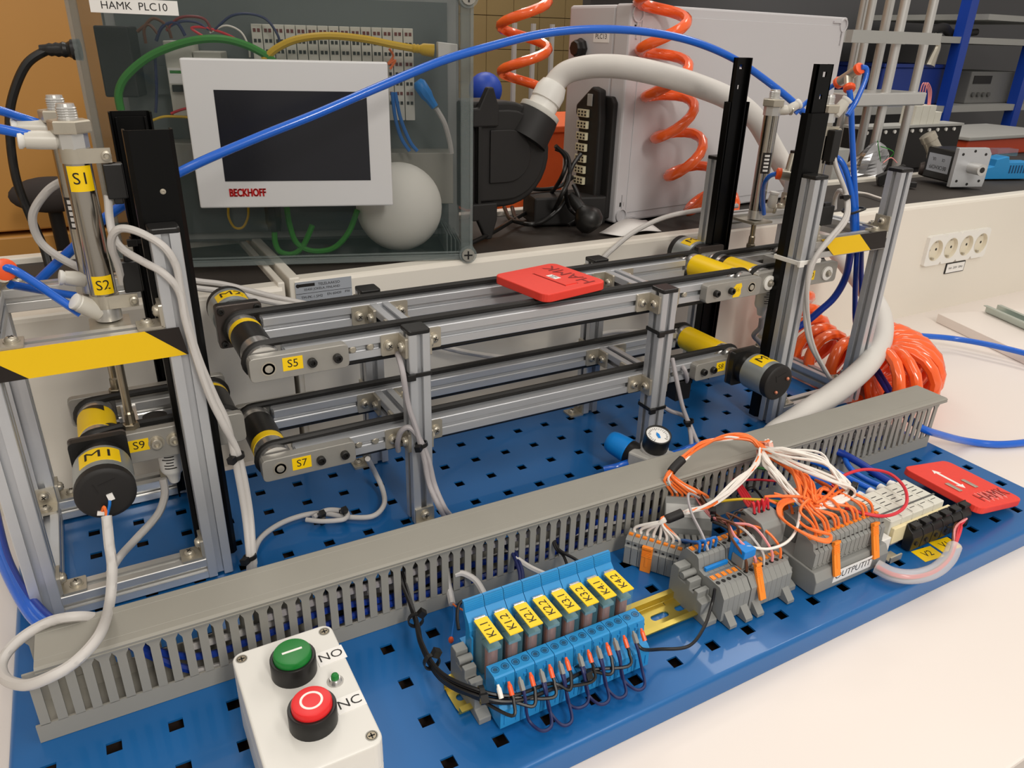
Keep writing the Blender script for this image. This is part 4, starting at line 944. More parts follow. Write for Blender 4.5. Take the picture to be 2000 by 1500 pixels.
def term_row(x0, n, lab, group=None):
    r_ = thing('terminal_block', (x0 + n * 0.003, -0.071, 0), lab, 'terminal block', group)
    for k in range(n):
        M = Matrix.Translation((x0 + k * 0.0059, 0, 0)); u_ = inst('terminal_unit', TB, M, r_); inst('push_lever', TLV, M, u_, kind='stuff'); inst('wire_entry', TEN, M, u_, kind='stuff')
    for xx in (x0 + 0.003, x0 + n * 0.0059 - 0.009):
        b = MB(); b.px([(-0.1000, 0.004), (-0.1000, 0.012), (-0.1085, 0.004), (-0.1085, 0.0012), (-0.097, 0.0012)], xx, xx + 0.0075); b.build('rail_foot', GREYT, r_)
    return r_
end_stop(0.2355, 'light grey end stop at the left end of the terminal row', 0.0125)
t1 = term_row(0.2485, 5, 'short grey terminal block with blue jumper bar beside the left end stop')
b = MB(); b.box(0.2520, 0.2765, -0.0735, -0.0705, 0.0338, 0.0375); b.build('jumper_bar', BLUEC, t1, bevel=0.0006)
t2_ = term_row(0.2790, 8, 'grey terminal block with many brown and pink wires')
# blue test plug on the second block
tp = thing('test_plug', (0.2870, -0.0790, 0.034), 'blue and grey test plug with orange latch between the two terminal blocks', 'plug')
b = MB(); b.box(0.2800, 0.2920, -0.0860, -0.0720, 0.0352, 0.0450); b.build('plug_body', GREYT, tp, bevel=0.0008)
b = MB(); b.box(0.2795, 0.2925, -0.0865, -0.0740, 0.0452, 0.0530); b.box(0.2800, 0.2850, -0.0740, -0.0690, 0.0352, 0.0560); b.build('plug_cap', BLUEC, tp, bevel=0.0008)
def latch(par, c, up, ax, L=0.026, w_=0.0075):
    up = Vector(up).normalized(); ax = Vector(ax).normalized(); nn = ax.cross(up); c = Vector(c); b = MB()
    b.obox(c, ax, up, nn, w_ / 2, L / 2, 0.0013)
    for k in range(6): b.obox(c + up * (L * 0.42 - k * 0.0016) + nn * 0.0013, ax, up, nn, w_ / 2, 0.0004, 0.0006)
    b.obox(c + up * (L * 0.5 - 0.001) + nn * 0.0016, ax, up, nn, w_ / 2, 0.0012, 0.0012); b.obox(c - up * 0.001 + nn * 0.0014, ax, up, nn, w_ * 0.12, L * 0.25, 0.0003)
    return b.build('latch', ORANGEP, par, bevel=0.0005)
latch(tp, (0.2890, -0.0985, 0.0290), (0.10, 0.55, 1), (1, 0, 0), 0.030, 0.0065)
# ---- output block: tall grey pluggable block with label
ob = thing('output_terminal_block', (0.392, -0.085, 0), 'large grey pluggable terminal block labelled OUTPUTIT with orange latches', 'terminal block')
OX0, OX1 = 0.3440, 0.4385
b = MB(); b.px([(-0.1085, 0.001), (-0.1125, 0.004), (-0.1125, 0.016), (-0.1085, 0.0235), (-0.0920, 0.0240), (-0.0500, 0.0240), (-0.0420, 0.018), (-0.0420, 0.001)], OX0, OX1); b.build('block_base', GREYT, ob, bevel=0.0008)
_b = MB(); _b.px([(-0.1045, 0.0242), (-0.1045, 0.0400), (-0.1015, 0.0420), (-0.1000, 0.0475), (-0.0850, 0.0520), (-0.0830, 0.0500), (-0.0830, 0.0242)], 0.0003, 0.0054); _b.box(0.0010, 0.0046, -0.1053, -0.1045, 0.0262, 0.0272); PLU = _b.mesh('plug_unit', [GREYT])
_b = MB(); _b.box(0.0018, 0.0040, -0.1030, -0.1022, 0.0436, 0.0443); PLD = _b.mesh('test_opening', [BLACKM])
_b = MB(); _b.box(0.0010, 0.0046, -0.0955, -0.0925, 0.0488, 0.0502); PLL = _b.mesh('push_lever', [ORANGEP])
for k in range(16):
    M = Matrix.Translation((OX0 + 0.0015 + k * 0.0057, 0, 0)); u_ = inst('plug_unit', PLU, M, ob); inst('test_opening', PLD, M, u_); inst('push_lever', PLL, M, u_)
b = MB(); b.px([(-0.0700, 0.0242), (-0.0700, 0.0400), (-0.0660, 0.0460), (-0.0520, 0.0480), (-0.0500, 0.0242)], OX0 + 0.018, OX1); b.build('rear_plug', GREYT, ob, bevel=0.0006)
for k in range(10):
    b = MB(); b.box(OX0 + 0.023 + k * 0.0072, OX0 + 0.0255 + k * 0.0072, -0.0585, -0.0575, 0.0470, 0.0476); b.build('test_opening', BLACKM, ob)
latch(ob, (0.3690, -0.1085, 0.0310), (0.15, 0.42, 1), (1, 0, 0), 0.030); latch(ob, (0.4195, -0.1085, 0.0330), (0.15, 0.42, 1), (1, 0, 0), 0.032)
for xx in (0.372, 0.415): latch(ob, (xx, -0.0465, 0.040), (0.1, 0.5, 1), (1, 0, 0), 0.018)
lb = sticker(ob, (0.3905, -0.1126, 0.0150), (1, 0, 0), (0, -0.05, 1), 0.050, 0.0130, PAPER, 'OUTPUTIT', 0.0100, name='label', sx=0.97)
end_stop(0.3275, 'grey end stop wedged against the OUTPUTIT block', 0.0120)
# row of plug wires on the second terminal block: vertical grey marker strip
ms = thing('terminal_plug', (0.333, -0.058, 0.02), 'narrow grey plug standing on the rail left of the OUTPUTIT block', 'plug')
b = MB(); b.px([(-0.0740, 0.036), (-0.0740, 0.0560), (-0.0700, 0.0600), (-0.0480, 0.0620), (-0.0460, 0.0580), (-0.0460, 0.036)], 0.3130, 0.3400); b.build('plug_body', GREYT, ms, bevel=0.0007)
for k in range(3):
    b = MB(); b.cyl((0.318 + k * 0.008, -0.0570, 0.0605), (0.318 + k * 0.008, -0.0570, 0.0618), 0.0018, 10); b.build('wire_entry', BLACKM, ms)
# ---- loose plugs
def loose_plug(F, n, lab, lev=True):
    r_ = thing('loose_plug', F @ V(0, 0, 0), lab, 'plug')
    pit = 0.0064; L = n * pit
    _p = [(-0.008, 0), (-0.008, 0.018), (-0.0065, 0.0195), (-0.0065, 0.0240), (-0.0040, 0.0260), (0.0060, 0.0290), (0.0075, 0.0270), (0.0075, 0)]
    for k in range(n):
        b = MB(); b.T = F; b.prism(_p, lambda a, z, t_: (t_, a, z), -L / 2 + k * pit + 0.0002, -L / 2 + (k + 1) * pit - 0.0002)
        b.box(-L / 2 + k * pit + 0.0008, -L / 2 + k * pit + 0.0014, -0.0088, -0.008, 0.001, 0.017)
        u_ = b.build('plug_unit', GREYT, r_)
        if lev:
            b = MB(); b.T = F; b.box(-L / 2 + k * pit + 0.0012, -L / 2 + k * pit + 0.0050, -0.0020, 0.0010, 0.0265, 0.0282); b.build('push_lever', ORANGEP, u_)
        b = MB(); b.T = F; b.box(-L / 2 + k * pit + 0.0022, -L / 2 + k * pit + 0.0042, -0.0072, -0.0064, 0.0205, 0.0218); b.build('test_opening', BLACKM, u_)
    return r_
FA = frame((0.2475, -0.0145, 0.001), V(0.026, -0.0385, 0), V(0.0385, 0.026, 0))
lp1 = loose_plug(FA, 8, 'loose grey plug with white wires and one orange latch near the duct')
latch(lp1, FA @ V(-0.004, -0.0092, 0.012), FA.to_3x3() @ V(0, 0.05, 1), FA.to_3x3() @ V(1, 0, 0), 0.026, 0.0095)
FB = frame((0.2990, 0.0020, 0.001), V(0.030, -0.020, 0), V(0.020, 0.030, 0))
r_ = thing('loose_plug', FB @ V(0, 0, 0), 'loose grey plug lying face down behind with orange wires entering its top', 'plug')
b = MB(); b.T = FB; b.prism([(-0.012, 0.006), (-0.010, 0.020), (0.006, 0.044), (0.012, 0.042), (0.010, 0.006)], lambda a, z, t_: (t_, a, z), -0.022, 0.022); b.build('plug_body', GREYT, r_, bevel=0.0008)
b = MB(); b.T = FB; b.obox((0, -0.0005, 0.0335), (1, 0, 0), (0, 0.55, 0.83), (0, -0.83, 0.55), 0.021, 0.006, 0.0008); b.build('marker_strip', mat('light grey marker strip', (186, 186, 182), 0.5), r_)
for k in range(7):
    b = MB(); b.T = FB; b.box(-0.021 + k * 0.0061, -0.0165 + k * 0.0061, -0.0205, -0.011, 0.0, 0.0150); b.build('contact_finger', GREYT, r_, bevel=0.0006)
# ---- valve island
vt = thing('valve_island', (0.497, -0.075, 0), 'light grey pneumatic valve island with blue tubes behind and black plugs in front', 'valve')
b = MB(); b.box(0.4570, 0.5370, -0.0970, -0.0540, 0.004, 0.0170); b.build('manifold', ALU, vt)
for k in range(5):
    b = MB(); b.pz(rrect(0.4572 + k * 0.0160, 0.4728 + k * 0.0160, -0.0972, -0.0535, 0.001, 2), 0.0172, 0.0335); v_ = b.build('valve_body', VALVE, vt, bevel=0.0006)
    b = MB()
    for j in range(4): b.box(0.4590 + k * 0.016, 0.4660 + k * 0.016 + 0.003 * (j % 2), -0.0620 - j * 0.0050, -0.0612 - j * 0.0050, 0.0335, 0.0337)
    b.build('printed_line', INK, v_, kind='stuff')
    b = MB(); b.box(0.4585 + k * 0.016, 0.4590 + k * 0.016, -0.0950, -0.0890, 0.0335, 0.0337); b.box(0.4620 + k * 0.016, 0.4690 + k * 0.016, -0.0900, -0.0894, 0.0335, 0.0337); b.build('printed_mark', INK, v_)
b = MB(); b.box(0.4560, 0.5385, -0.0856, -0.0840, 0.0330, 0.0342); b.build('divider_strip', GREYTD, vt)
b = MB(); b.box(0.4590, 0.5450, -0.1010, -0.0972, 0.010, 0.0270); b.build('contact_row', mat('cream contact housing', (236, 222, 178), 0.45), vt, bevel=0.0006)
for k in range(5):
    b = MB(); b.cyl((0.4650 + k * 0.016, -0.0535, 0.0250), (0.4650 + k * 0.016, -0.0440, 0.0250), 0.0048, 14); b.build('tube_port', WHITEP, vt, smooth=True)
for k in range(6):
    x = 0.4760 + k * 0.0152
    c_ = thing('valve_plug', (x + 0.007, -0.109, 0), 'black valve connector plug, number %s from the left in the row' % ('one', 'two', 'three', 'four', 'five', 'six')[k], 'connector', 'black valve connector plugs')
    b = MB(); b.px([(-0.1100, 0.0020), (-0.1112, 0.0170), (-0.1090, 0.0215), (-0.1050, 0.0240), (-0.1012, 0.0290), (-0.1012, 0.0020)], x, x + 0.0146); b.build('plug_shell', BLACKP, c_, bevel=0.0008)
    b = MB(); b.box(x + 0.0025, x + 0.0120, -0.1090, -0.1020, 0.0252, 0.0285); b.build('plug_clip', BLACKP, c_, bevel=0.0006)
    b = MB(); b.cyl((x + 0.0073, -0.1116, 0.0095), (x + 0.0073, -0.1104, 0.0095), 0.0022, 12); b.build('plug_face_ring', BLACKM, c_)
b = MB(); b.box(0.4420, 0.4560, -0.1020, -0.0780, 0.004, 0.0200); b.build('valve_foot', WHITEP, vt, bevel=0.0008)
b = MB(); b.box(0.4440, 0.4600, -0.1130, -0.1020, 0.0020, 0.0036); b.box(0.4440, 0.4600, -0.1135, -0.1120, 0.0020, 0.0080); b.build('rail_clip', STEEL, vt)
for nm, u, v_ in (('V2', 1812, 1082), ('V1', 1846, 1064)):
    p_ = PZ(u, v_, 0.0); sticker(None, (p_.x, p_.y, 0.0), (0.86, -0.1, 0), (0.1, 0.86, 0), 0.0250, 0.0165, YEL, nm, 0.0105, name='plate_label')
for o in list(COL.objects):
    if o.name.startswith('plate_label') and o.parent is None:
        nm = 'V2' if o.name == 'plate_label' else 'V1'
        tag(o, 'yellow sticker reading %s on the blue plate before the black plugs' % nm, 'label')
# ---- red tiles
def tile(F, S_, T_, lab):
    r_ = thing('printed_tile', F @ V(0, 0, 0), lab, 'tile')
    b = MB(); b.T = F; b.pz(rrect(-S_[0] / 2, S_[0] / 2, -S_[1] / 2, S_[1] / 2, 0.009, 5), 0, T_); b.build('tile_body', REDT, r_, bevel=0.001)
    return r_
F1 = frame((0.2600, 0.2010, 0.2012), V(1, 0.17, 0), V(-0.17, 1, 0)); ti = tile(F1, (0.083, 0.083), 0.0085, 'red printed tile lying across the upper belts with HAMK engraved')
b = MB(); b.T = F1; b.box(-0.0050, 0.0105, -0.0290, 0.0200, 0.0085, 0.0092); rp = b.build('raised_bar', REDT, ti)
b = MB(); b.T = F1; b.box(-0.0060, -0.0050, -0.0300, 0.0210, 0.0085, 0.0087); b.box(0.0105, 0.0115, -0.0300, 0.0210, 0.0085, 0.0087); b.build('engraved_border', REDTD, ti)
b = MB(); b.T = F1; b.box(-0.0005, 0.0075, -0.0085, 0.0060, 0.0092, 0.0094); lab_ = b.build('label', PAPER, rp)
text('lettering', 'SICK', 0.0042, INK, F1 @ frame((0.0050, -0.0012, 0.0096), (0, 1, 0), (-1, 0, 0)), rp); text('lettering', 'RFID', 0.0030, INK, F1 @ frame((0.0012, -0.0012, 0.0096), (0, 1, 0), (-1, 0, 0)), rp)
text('lettering', 'HAMK', 0.0215, REDTD, F1 @ frame((0.0240, -0.002, 0.0088), (0, 1, 0), (-1, 0, 0)), ti, sx=1.15)
pa, pb, pc = PZ(1752, 918, 0.0250), PZ(1993, 965, 0.0120), PZ(1838, 893, 0.0150)
ctr = (PZ(1752, 918, 0.026) + PZ(1993, 967, 0.011)) / 2
F2 = frame((0.6075, -0.0735, 0.0130), V(1, 0.01, -0.165), V(-0.01, 1, 0.02)); ti2 = tile(F2, (0.083, 0.086), 0.0075, 'red printed tile with white double arrow resting at the right plate corner')
for yy in (0.0, ):
    b = MB(); b.T = F2 @ Matrix.Translation((-0.010, 0.010, 0.0075)) @ Matrix.Rotation(math.radians(-91), 4, 'Z')
    b.pz([(-0.0190, 0), (-0.0120, 0.0062), (-0.0130, 0.0022), (0.0130, 0.0022), (0.0120, 0.0062), (0.0190, 0), (0.0120, -0.0062), (0.0130, -0.0022), (-0.0130, -0.0022), (-0.0120, -0.0062)], 0, 0.0003); b.build('double_arrow', INKW, ti2)
for dx, dy in ((-0.0260, -0.0050), (0.0060, -0.0040)):
    b = MB(); b.T = F2; b.box(dx - 0.0030, dx + 0.0030, dy - 0.0080, dy + 0.0080, 0.0075, 0.0088); b.build('magnet', STEEL, ti2, bevel=0.0004)
text('lettering', 'HAMK', 0.0185, REDTD, F2 @ frame((0.0080, -0.0270, 0.0078), (1, 0.05, 0), (-0.05, 1, 0)), ti2, sx=1.1)
b = MB(); b.T = F2
for k in range(14): b.box(-0.0120 + k * 0.0028, -0.0117 + k * 0.0028, -0.036 + 0.002 * (k % 3), -0.019 - 0.002 * (k % 2), 0.0075, 0.0076)
b.build('scratch_hatching', INKW, ti2, kind='stuff')
# ---- pressure regulator
rg = thing('pressure_regulator', (0.338, 0.105, 0), 'small pressure regulator with round white gauge and blue knob behind the duct', 'regulator')
RD = Vector((-0.36, 0.93, 0)).normalized(); RS = RD.cross(Vector((0, 0, 1)))
b = MB(); b.obox((0.338, 0.104, 0.021), RD, RS, (0, 0, 1), 0.020, 0.017, 0.014); b.obox((0.338, 0.104, 0.006), RD, RS, (0, 0, 1), 0.014, 0.014, 0.006); b.build('regulator_body', mat('light grey regulator body', (186, 184, 178), 0.45), rg, bevel=0.002)
kc = Vector((0.338, 0.104, 0.0235)) + RD * 0.020; kd = (RD + V(0, 0, 0.18)).normalized()
b = MB(); b.lathe(kc, kd, [(0.0130, -0.004), (0.0135, 0.0), (0.0135, 0.008), (0.0120, 0.010)], 26); b.build('lock_ring', BLACKP, rg, smooth=True)
b = MB(); b.lathe(kc + kd * 0.009, kd, [(0.0130, 0), (0.0138, 0.001), (0.0128, 0.018), (0.0115, 0.024), (0.0095, 0.026)], 26)
b.build('adjusting_knob', BLUEC, rg, smooth=True)
GA = Vector((-0.10, -0.30, 1)).normalized(); gc = PZ(1279, 872, 0.040)
b = MB(); b.lathe(gc, GA, [(0.0125, 0), (0.0140, 0.001), (0.0140, 0.0185), (0.0134, 0.0190), (0.0128, 0.0190), (0.0128, 0.0165)], 32); gb = b.build('gauge_case', BLACKP, rg, smooth=True)
b = MB(); b.cyl(gc + GA * 0.0165, gc + GA * 0.0168, 0.0128, 32); b.build('gauge_dial', PAPER, gb)
T0 = GA.orthogonal().normalized()
F = frame(gc + GA * 0.0170, V(1, -0.25, 0), V(0.25, 1, 0.3))
b = MB(); b.T = F; b.pz([(0, 0.0045), (0.0018, 0.001), (0.0012, -0.004), (-0.0012, -0.004), (-0.0018, 0.001)], 0, 0.0005); b.build('gauge_needle', BLUEC, gb)
b = MB(); b.T = F
for k in range(21):
    a = math.radians(225 - k * 13.5); r0, r1 = (0.0085, 0.0105) if k % 5 else (0.0075, 0.0108)
    b.obox(((r0 + r1) / 2 * math.cos(a), (r0 + r1) / 2 * math.sin(a), 0.0002), (math.cos(a), math.sin(a), 0), (-math.sin(a), math.cos(a), 0), (0, 0, 1), (r1 - r0) / 2, 0.0002, 0.0001)
b.build('gauge_scale', INK, gb, kind='stuff')
b = MB(); b.lathe(gc, GA, [(0.0120, -0.004), (0.0150, -0.003), (0.0150, -0.0005), (0.0120, 0)], 28); b.build('gauge_collar', CLEARF, rg, smooth=True)
b = MB(); b.cyl(Vector((0.338, 0.104, 0.022)) - RD * 0.014 - V(0.016, 0.0, 0.004), Vector((0.338, 0.104, 0.022)) - RD * 0.022 - V(0.022, 0, 0.008), 0.0068, 16); b.build('inlet_fitting', BLUEC, rg, smooth=True)
# ================================================================ CABLES, TUBES AND HOSES
def px_path(spec):
    out = []
    for s_ in spec:
        u, v_, k, d = s_
        out.append(PZ(u, v_, d) if k == 'z' else PY(u, v_, d) if k == 'y' else PX(u, v_, d))
    return out
def C(name, spec, r, m, lab, cat='cable', group=None, n=9, sub=8): return cable(name, px_path(spec), r, m, lab, cat, group, n=n, sub=sub)
C('motor_cable', [(208, 1008, 'y', .117), (213, 1060, 'y', .105), (219, 1110, 'y', .092), (214, 1180, 'y', .074), (195, 1238, 'z', .076), (150, 1290, 'z', .074), (100, 1321, 'z', .072), (50, 1338, 'z', .066), (12, 1327, 'z', .060), (2, 1302, 'z', .058), (14, 1274, 'z', .060), (50, 1240, 'z', .063), (100, 1213, 'z', .0665), (150, 1204, 'z', .067), (190, 1207, 'z', .055), (215, 1215, 'z', .030)], .0036, CABG, 'thick light grey cable looping from motor M1 over the left duct end', 'cable')
C('sensor_cable', [(318, 935, 'y', .213), (322, 965, 'y', .210), (308, 1005, 'y', .203), (268, 1050, 'y', .196), (236, 1085, 'z', .012), (215, 1118, 'z', .006), (203, 1140, 'z', .005)], .0034, CABG, 'light grey cable dropping from the S9 sensor to the plate')
C('sensor_cable', [(239, 553, 'y', .187), (231, 520, 'y', .180), (218, 482, 'y', .170), (222, 456, 'y', .163), (242, 446, 'y', .158), (278, 456, 'y', .150), (320, 482, 'y', .143), (344, 520, 'y', .143), (352, 562, 'y', .143), (366, 630, 'y', .143), (390, 705, 'y', .142), (420, 775, 'y', .140), (443, 825, 'y', .139), (458, 890, 'y', .137), (478, 1000, 'y', .132), (487, 1085, 'y', .115), (488, 1118, 'z', .020)], .0028, CABG, 'light grey sensor cable looping highest over the left tower post')
C('sensor_cable', [(211, 382, 'y', .187), (214, 425, 'y', .186), (222, 462, 'y', .180), (240, 487, 'y', .170), (278, 510, 'y', .155), (320, 534, 'y', .143), (350, 570, 'y', .142), (362, 625, 'y', .140), (382, 695, 'y', .1385), (410, 775, 'y', .136), (436, 828, 'y', .135), (467, 892, 'y', .137), (488, 1000, 'y', .132), (494, 1085, 'y', .115), (496, 1116, 'z', .020)], .0028, CABG, 'light grey sensor cable falling from S1 along the tower post')
C('sensor_cable', [(497, 1100, 'z', .020), (497, 1075, 'z', .008), (515, 1045, 'z', .006), (560, 1017, 'z', .005), (620, 1002, 'z', .005), (680, 1010, 'z', .005), (728, 1008, 'z', .006), (750, 985, 'z', .008), (747, 955, 'z', .012), (732, 922, 'z', .030), (718, 896, 'y', .170)], .0026, CABG, 'light grey sensor cable curving over the plate to the S7 conveyor end')
C('sensor_cable', [(612, 1010, 'z', .009), (640, 996, 'z', .009), (676, 1000, 'z', .009), (672, 1014, 'z', .009), (630, 1018, 'z', .009), (598, 1015, 'z', .009)], .0024, CABG, 'spare loop of light grey cable tied flat on the plate')
C('sensor_cable', [(776, 690, 'y', .160), (786, 725, 'y', .139), (797, 790, 'y', .137), (815, 845, 'y', .134), (828, 895, 'y', .131), (838, 945, 'y', .126), (855, 985, 'y', .112), (869, 1010, 'z', .020)], .0026, CABV, 'greyish cable running down the left conveyor post into the duct')
C('sensor_cable', [(778, 880, 'y', .158), (777, 862, 'y', .150), (784, 842, 'y', .143), (800, 835, 'y', .138), (818, 855, 'y', .1345), (836, 895, 'y', .131), (848, 945, 'y', .126), (866, 988, 'y', .112), (879, 1006, 'z', .020)], .0026, CABV, 'second greyish cable hooking over the lower left bracket')
C('sensor_cable', [(1313, 700, 'y', .163), (1320, 735, 'y', .150), (1332, 790, 'y', .140), (1344, 825, 'y', .132), (1349, 850, 'y', .120), (1351, 880, 'z', .020)], .0025, CABV, 'greyish cable hanging right of the right conveyor post')
C('sensor_cable', [(1293, 793, 'y', .165), (1310, 803, 'y', .155), (1335, 812, 'y', .142), (1346, 826, 'y', .131), (1357, 852, 'y', .118), (1368, 876, 'z', .020)], .0025, CABV, 'greyish cable crossing low behind the pressure gauge')
C('sensor_cable', [(1330, 713, 'y', .166), (1337, 722, 'y', .158), (1342, 740, 'y', .160), (1338, 748, 'y', .170)], .0025, CABV, 'short greyish cable bow below the S8 plate')
C('sensor_cable', [(1628, 290, 'y', .170), (1632, 322, 'y', .165), (1650, 370, 'y', .155), (1657, 400, 'y', .145), (1652, 432, 'y', .132), (1622, 468, 'y', .130), (1595, 500, 'y', .131), (1580, 545, 'y', .131), (1572, 605, 'y', .131), (1580, 665, 'y', .131), (1604, 712, 'y', .135), (1628, 748, 'y', .140)], .0026, CABG, 'light grey cable in front of the right tower post')
C('sensor_cable', [(1630, 408, 'y', .190), (1632, 385, 'y', .185), (1640, 372, 'y', .170), (1652, 385, 'y', .150), (1650, 425, 'y', .134), (1612, 475, 'y', .128), (1588, 510, 'y', .1285), (1577, 550, 'y', .1285), (1578, 620, 'y', .1285), (1590, 680, 'y', .131), (1620, 738, 'y', .137)], .0026, CABG, 'second light grey cable in front of the right tower post')
C('sensor_cable', [(1487, 622, 'y', .200), (1484, 640, 'y', .200), (1472, 655, 'y', .205), (1485, 670, 'y', .205), (1500, 692, 'y', .200)], .0030, CABV, 'grey cable under the raised right platform sensor')
C('shelf_cable', [(1178, 505, 'y', .362), (1195, 488, 'y', .360), (1240, 452, 'y', .356), (1300, 424, 'y', .352), (1370, 410, 'y', .345), (1440, 402, 'y', .340)], .0033, CABG, 'light grey cable rising from the trunking edge to the right tower')
C('trunk_cable', [(860, 676, 'y', .345), (910, 688, 'y', .345), (980, 698, 'y', .345), (1040, 700, 'y', .345), (1100, 684, 'y', .345), (1150, 660, 'y', .345), (1200, 648, 'y', .345), (1260, 648, 'y', .345)], .0034, CABG, 'light grey cable sagging behind the conveyor stand')
C('trunk_cable', [(300, 530, 'y', .350), (380, 548, 'y', .350), (440, 556, 'y', .350), (520, 576, 'y', .350), (600, 594, 'y', .352), (680, 612, 'y', .352)], .0030, CABG, 'light grey cable passing behind motor M2, upper strand')
C('trunk_cable', [(300, 548, 'y', .345), (380, 562, 'y', .345), (440, 570, 'y', .345), (520, 588, 'y', .345), (600, 602, 'y', .347), (680, 622, 'y', .347)], .0030, CABG, 'light grey cable passing behind motor M2, lower strand')
C('tower_cable', [(150, 352, 'y', .300), (127, 352, 'y', .310), (92, 374, 'y', .318), (64, 420, 'y', .322), (76, 468, 'y', .324), (112, 500, 'y', .322), (160, 525, 'y', .318), (210, 545, 'y', .310)], .0034, CABG, 'light grey cable bowing out left of the S1 cylinder')
C('mains_cable', [(112, 95, 'y', .50), (92, 98, 'y', .50), (50, 128, 'y', .50), (22, 200, 'y', .50), (20, 270, 'y', .50), (32, 350, 'y', .50), (58, 420, 'y', .50), (84, 480, 'y', .49), (96, 520, 'y', .48)], .0042, BLACKP, 'black power cord curving down from the clear enclosure plug', 'cord')
# ties
for u, v_, y, rr, lab, d in ((463, 890, .1365, .0048, 'black cable tie on the two cables beside the left tower', (0.1, 0, -1)), (488, 1088, .1135, .0044, 'black cable tie just above the duct lid', (0.1, -0.2, -1)), (823, 868, .1335, .0048, 'black cable tie on the cables at the left conveyor post', (0.2, -0.1, -1)), (1345, 823, .1315, .0048, 'black cable tie on the cables beside the pressure gauge', (0.15, -0.2, -1)), (1651, 385, .150, .0052, 'black cable tie on the cables above the right tape beam', (0, -0.2, -1))):
    ziptie(None, PY(u, v_, y), d, rr, head=(-0.7, -0.7, 0), label=lab, cat='cable tie')
for u, v_ in ((628, 1013), (671, 1006)): ziptie(None, PZ(u, v_, 0.0075), (1, 0.2, 0), 0.0052, head=(0, -0.4, 1), label='black cable tie on the flat spare cable loop, ' + ('left' if u < 650 else 'right') + ' one', cat='cable tie')
# ---- blue pneumatic tubes
def T(spec, r, lab, m=TUBEB, group=None): return C('pneumatic_tube', spec, r, m, lab, 'tube', group, n=10)
T([(-40, 208, 'y', .255), (0, 216, 'y', .262), (40, 229, 'y', .270), (74, 240, 'y', .272)], .0033, 'blue tube entering the upper fitting of the rear left cylinder')
T([(-40, 246, 'y', .185), (0, 252, 'y', .190), (45, 261, 'y', .193), (82, 269, 'y', .1945)], .0033, 'blue tube entering the upper fitting of S1 cylinder')
T([(5, 523, 'y', .200), (24, 526, 'y', .198), (62, 548, 'y', .197), (112, 582, 'y', .195), (158, 613, 'y', .192)], .0032, 'blue tube from the orange ringed elbow to the S2 fitting')
T([(20, 556, 'y', .215), (60, 563, 'y', .235), (110, 572, 'y', .258), (146, 577, 'y', .268)], .0032, 'blue tube running low behind to the rear left cylinder')
ef = thing('elbow_fitting', PY(-4, 540, .205), 'brass elbow fitting with orange ring at the left picture edge', 'fitting')
b = MB(); b.lathe(PY(-12, 555, .212), PY(10, 528, .202) - PY(-12, 555, .212), [(0.0062, 0), (0.0066, 0.006), (0.0066, 0.010), (0.006, 0.0115)], 18); b.build('elbow_body', BRASS, ef, smooth=True)
dd = (PY(16, 522, .198) - PY(-8, 535, .206)).normalized()
b = MB(); b.lathe(PY(8, 526, .2015), V(0.25, -0.95, 0.15), [(0.0070, 0), (0.0078, 0.001), (0.0078, 0.004), (0.006, 0.0048)], 20); b.build('release_ring', ORANGER, ef, smooth=True)
for k, (a_, b_) in enumerate((((-12, 960), (0, 0)), ((-8, 1000), (-6, 2)), ((-14, 1040), (-12, 3)))):
    T([(a_[0] - 4, a_[1], 'z', .030), (8 - k * 5, 1072 + k * 8, 'z', .028), (38 - k * 5, 1140 + k * 6, 'z', .026), (78 - k * 8, 1190 + k * 8, 'z', .025), (112 - k * 8, 1218 + k * 6, 'z', .025), (150 - k * 8, 1232 + k * 4, 'z', .024)], .0036, 'blue tube sweeping along the left plate edge into the duct, ' + ('inner', 'middle', 'outer')[k] + ' one of three', TUBEB if k else TUBEN)
T([(60, 565, 'y', .345), (95, 530, 'y', .340), (150, 478, 'y', .336), (215, 418, 'y', .334), (300, 366, 'y', .332), (380, 322, 'y', .330), (500, 270, 'y', .328), (620, 222, 'y', .326), (740, 170, 'y', .324), (860, 120, 'y', .322), (960, 90, 'y', .320), (1060, 66, 'y', .318), (1160, 57, 'y', .314), (1260, 62, 'y', .308), (1350, 80, 'y', .300), (1430, 113, 'y', .292), (1500, 160, 'y', .280), (1560, 210, 'y', .262), (1600, 262, 'y', .245), (1632, 310, 'y', .225), (1652, 360, 'y', .205), (1664, 405, 'y', .190), (1668, 450, 'y', .180)], .0043, 'long blue air tube arching across the whole picture')
T([(1553, 222, 'y', .255), (1575, 200, 'y', .250), (1600, 184, 'y', .240), (1632, 164, 'y', .225)], .0027, 'short blue tube from the rear right cylinder to the tee fitting')
T([(1682, 131, 'y', .190), (1692, 135, 'y', .188), (1690, 155, 'y', .186), (1678, 185, 'y', .185), (1668, 205, 'y', .185), (1655, 225, 'y', .185)], .0030, 'blue tube bending from the tee fitting down to the cylinder')
T([(1659, 176, 'y', .192), (1662, 205, 'y', .190), (1664, 260, 'y', .188), (1668, 340, 'y', .186), (1672, 410, 'y', .182), (1674, 470, 'y', .176)], .0034, 'blue tube hanging straight down from the tee fitting')
T([(1610, 318, 'y', .215), (1628, 306, 'y', .205), (1646, 320, 'y', .195), (1660, 360, 'y', .188), (1667, 410, 'y', .182), (1668, 460, 'y', .176)], .0034, 'blue tube curving from behind the right slide')
T([(1517, 339, 'y', .205), (1502, 345, 'y', .215), (1492, 362, 'y', .230), (1490, 390, 'y', .245), (1492, 418, 'y', .252)], .0027, 'short blue tube bowed beside the rear right cylinder')
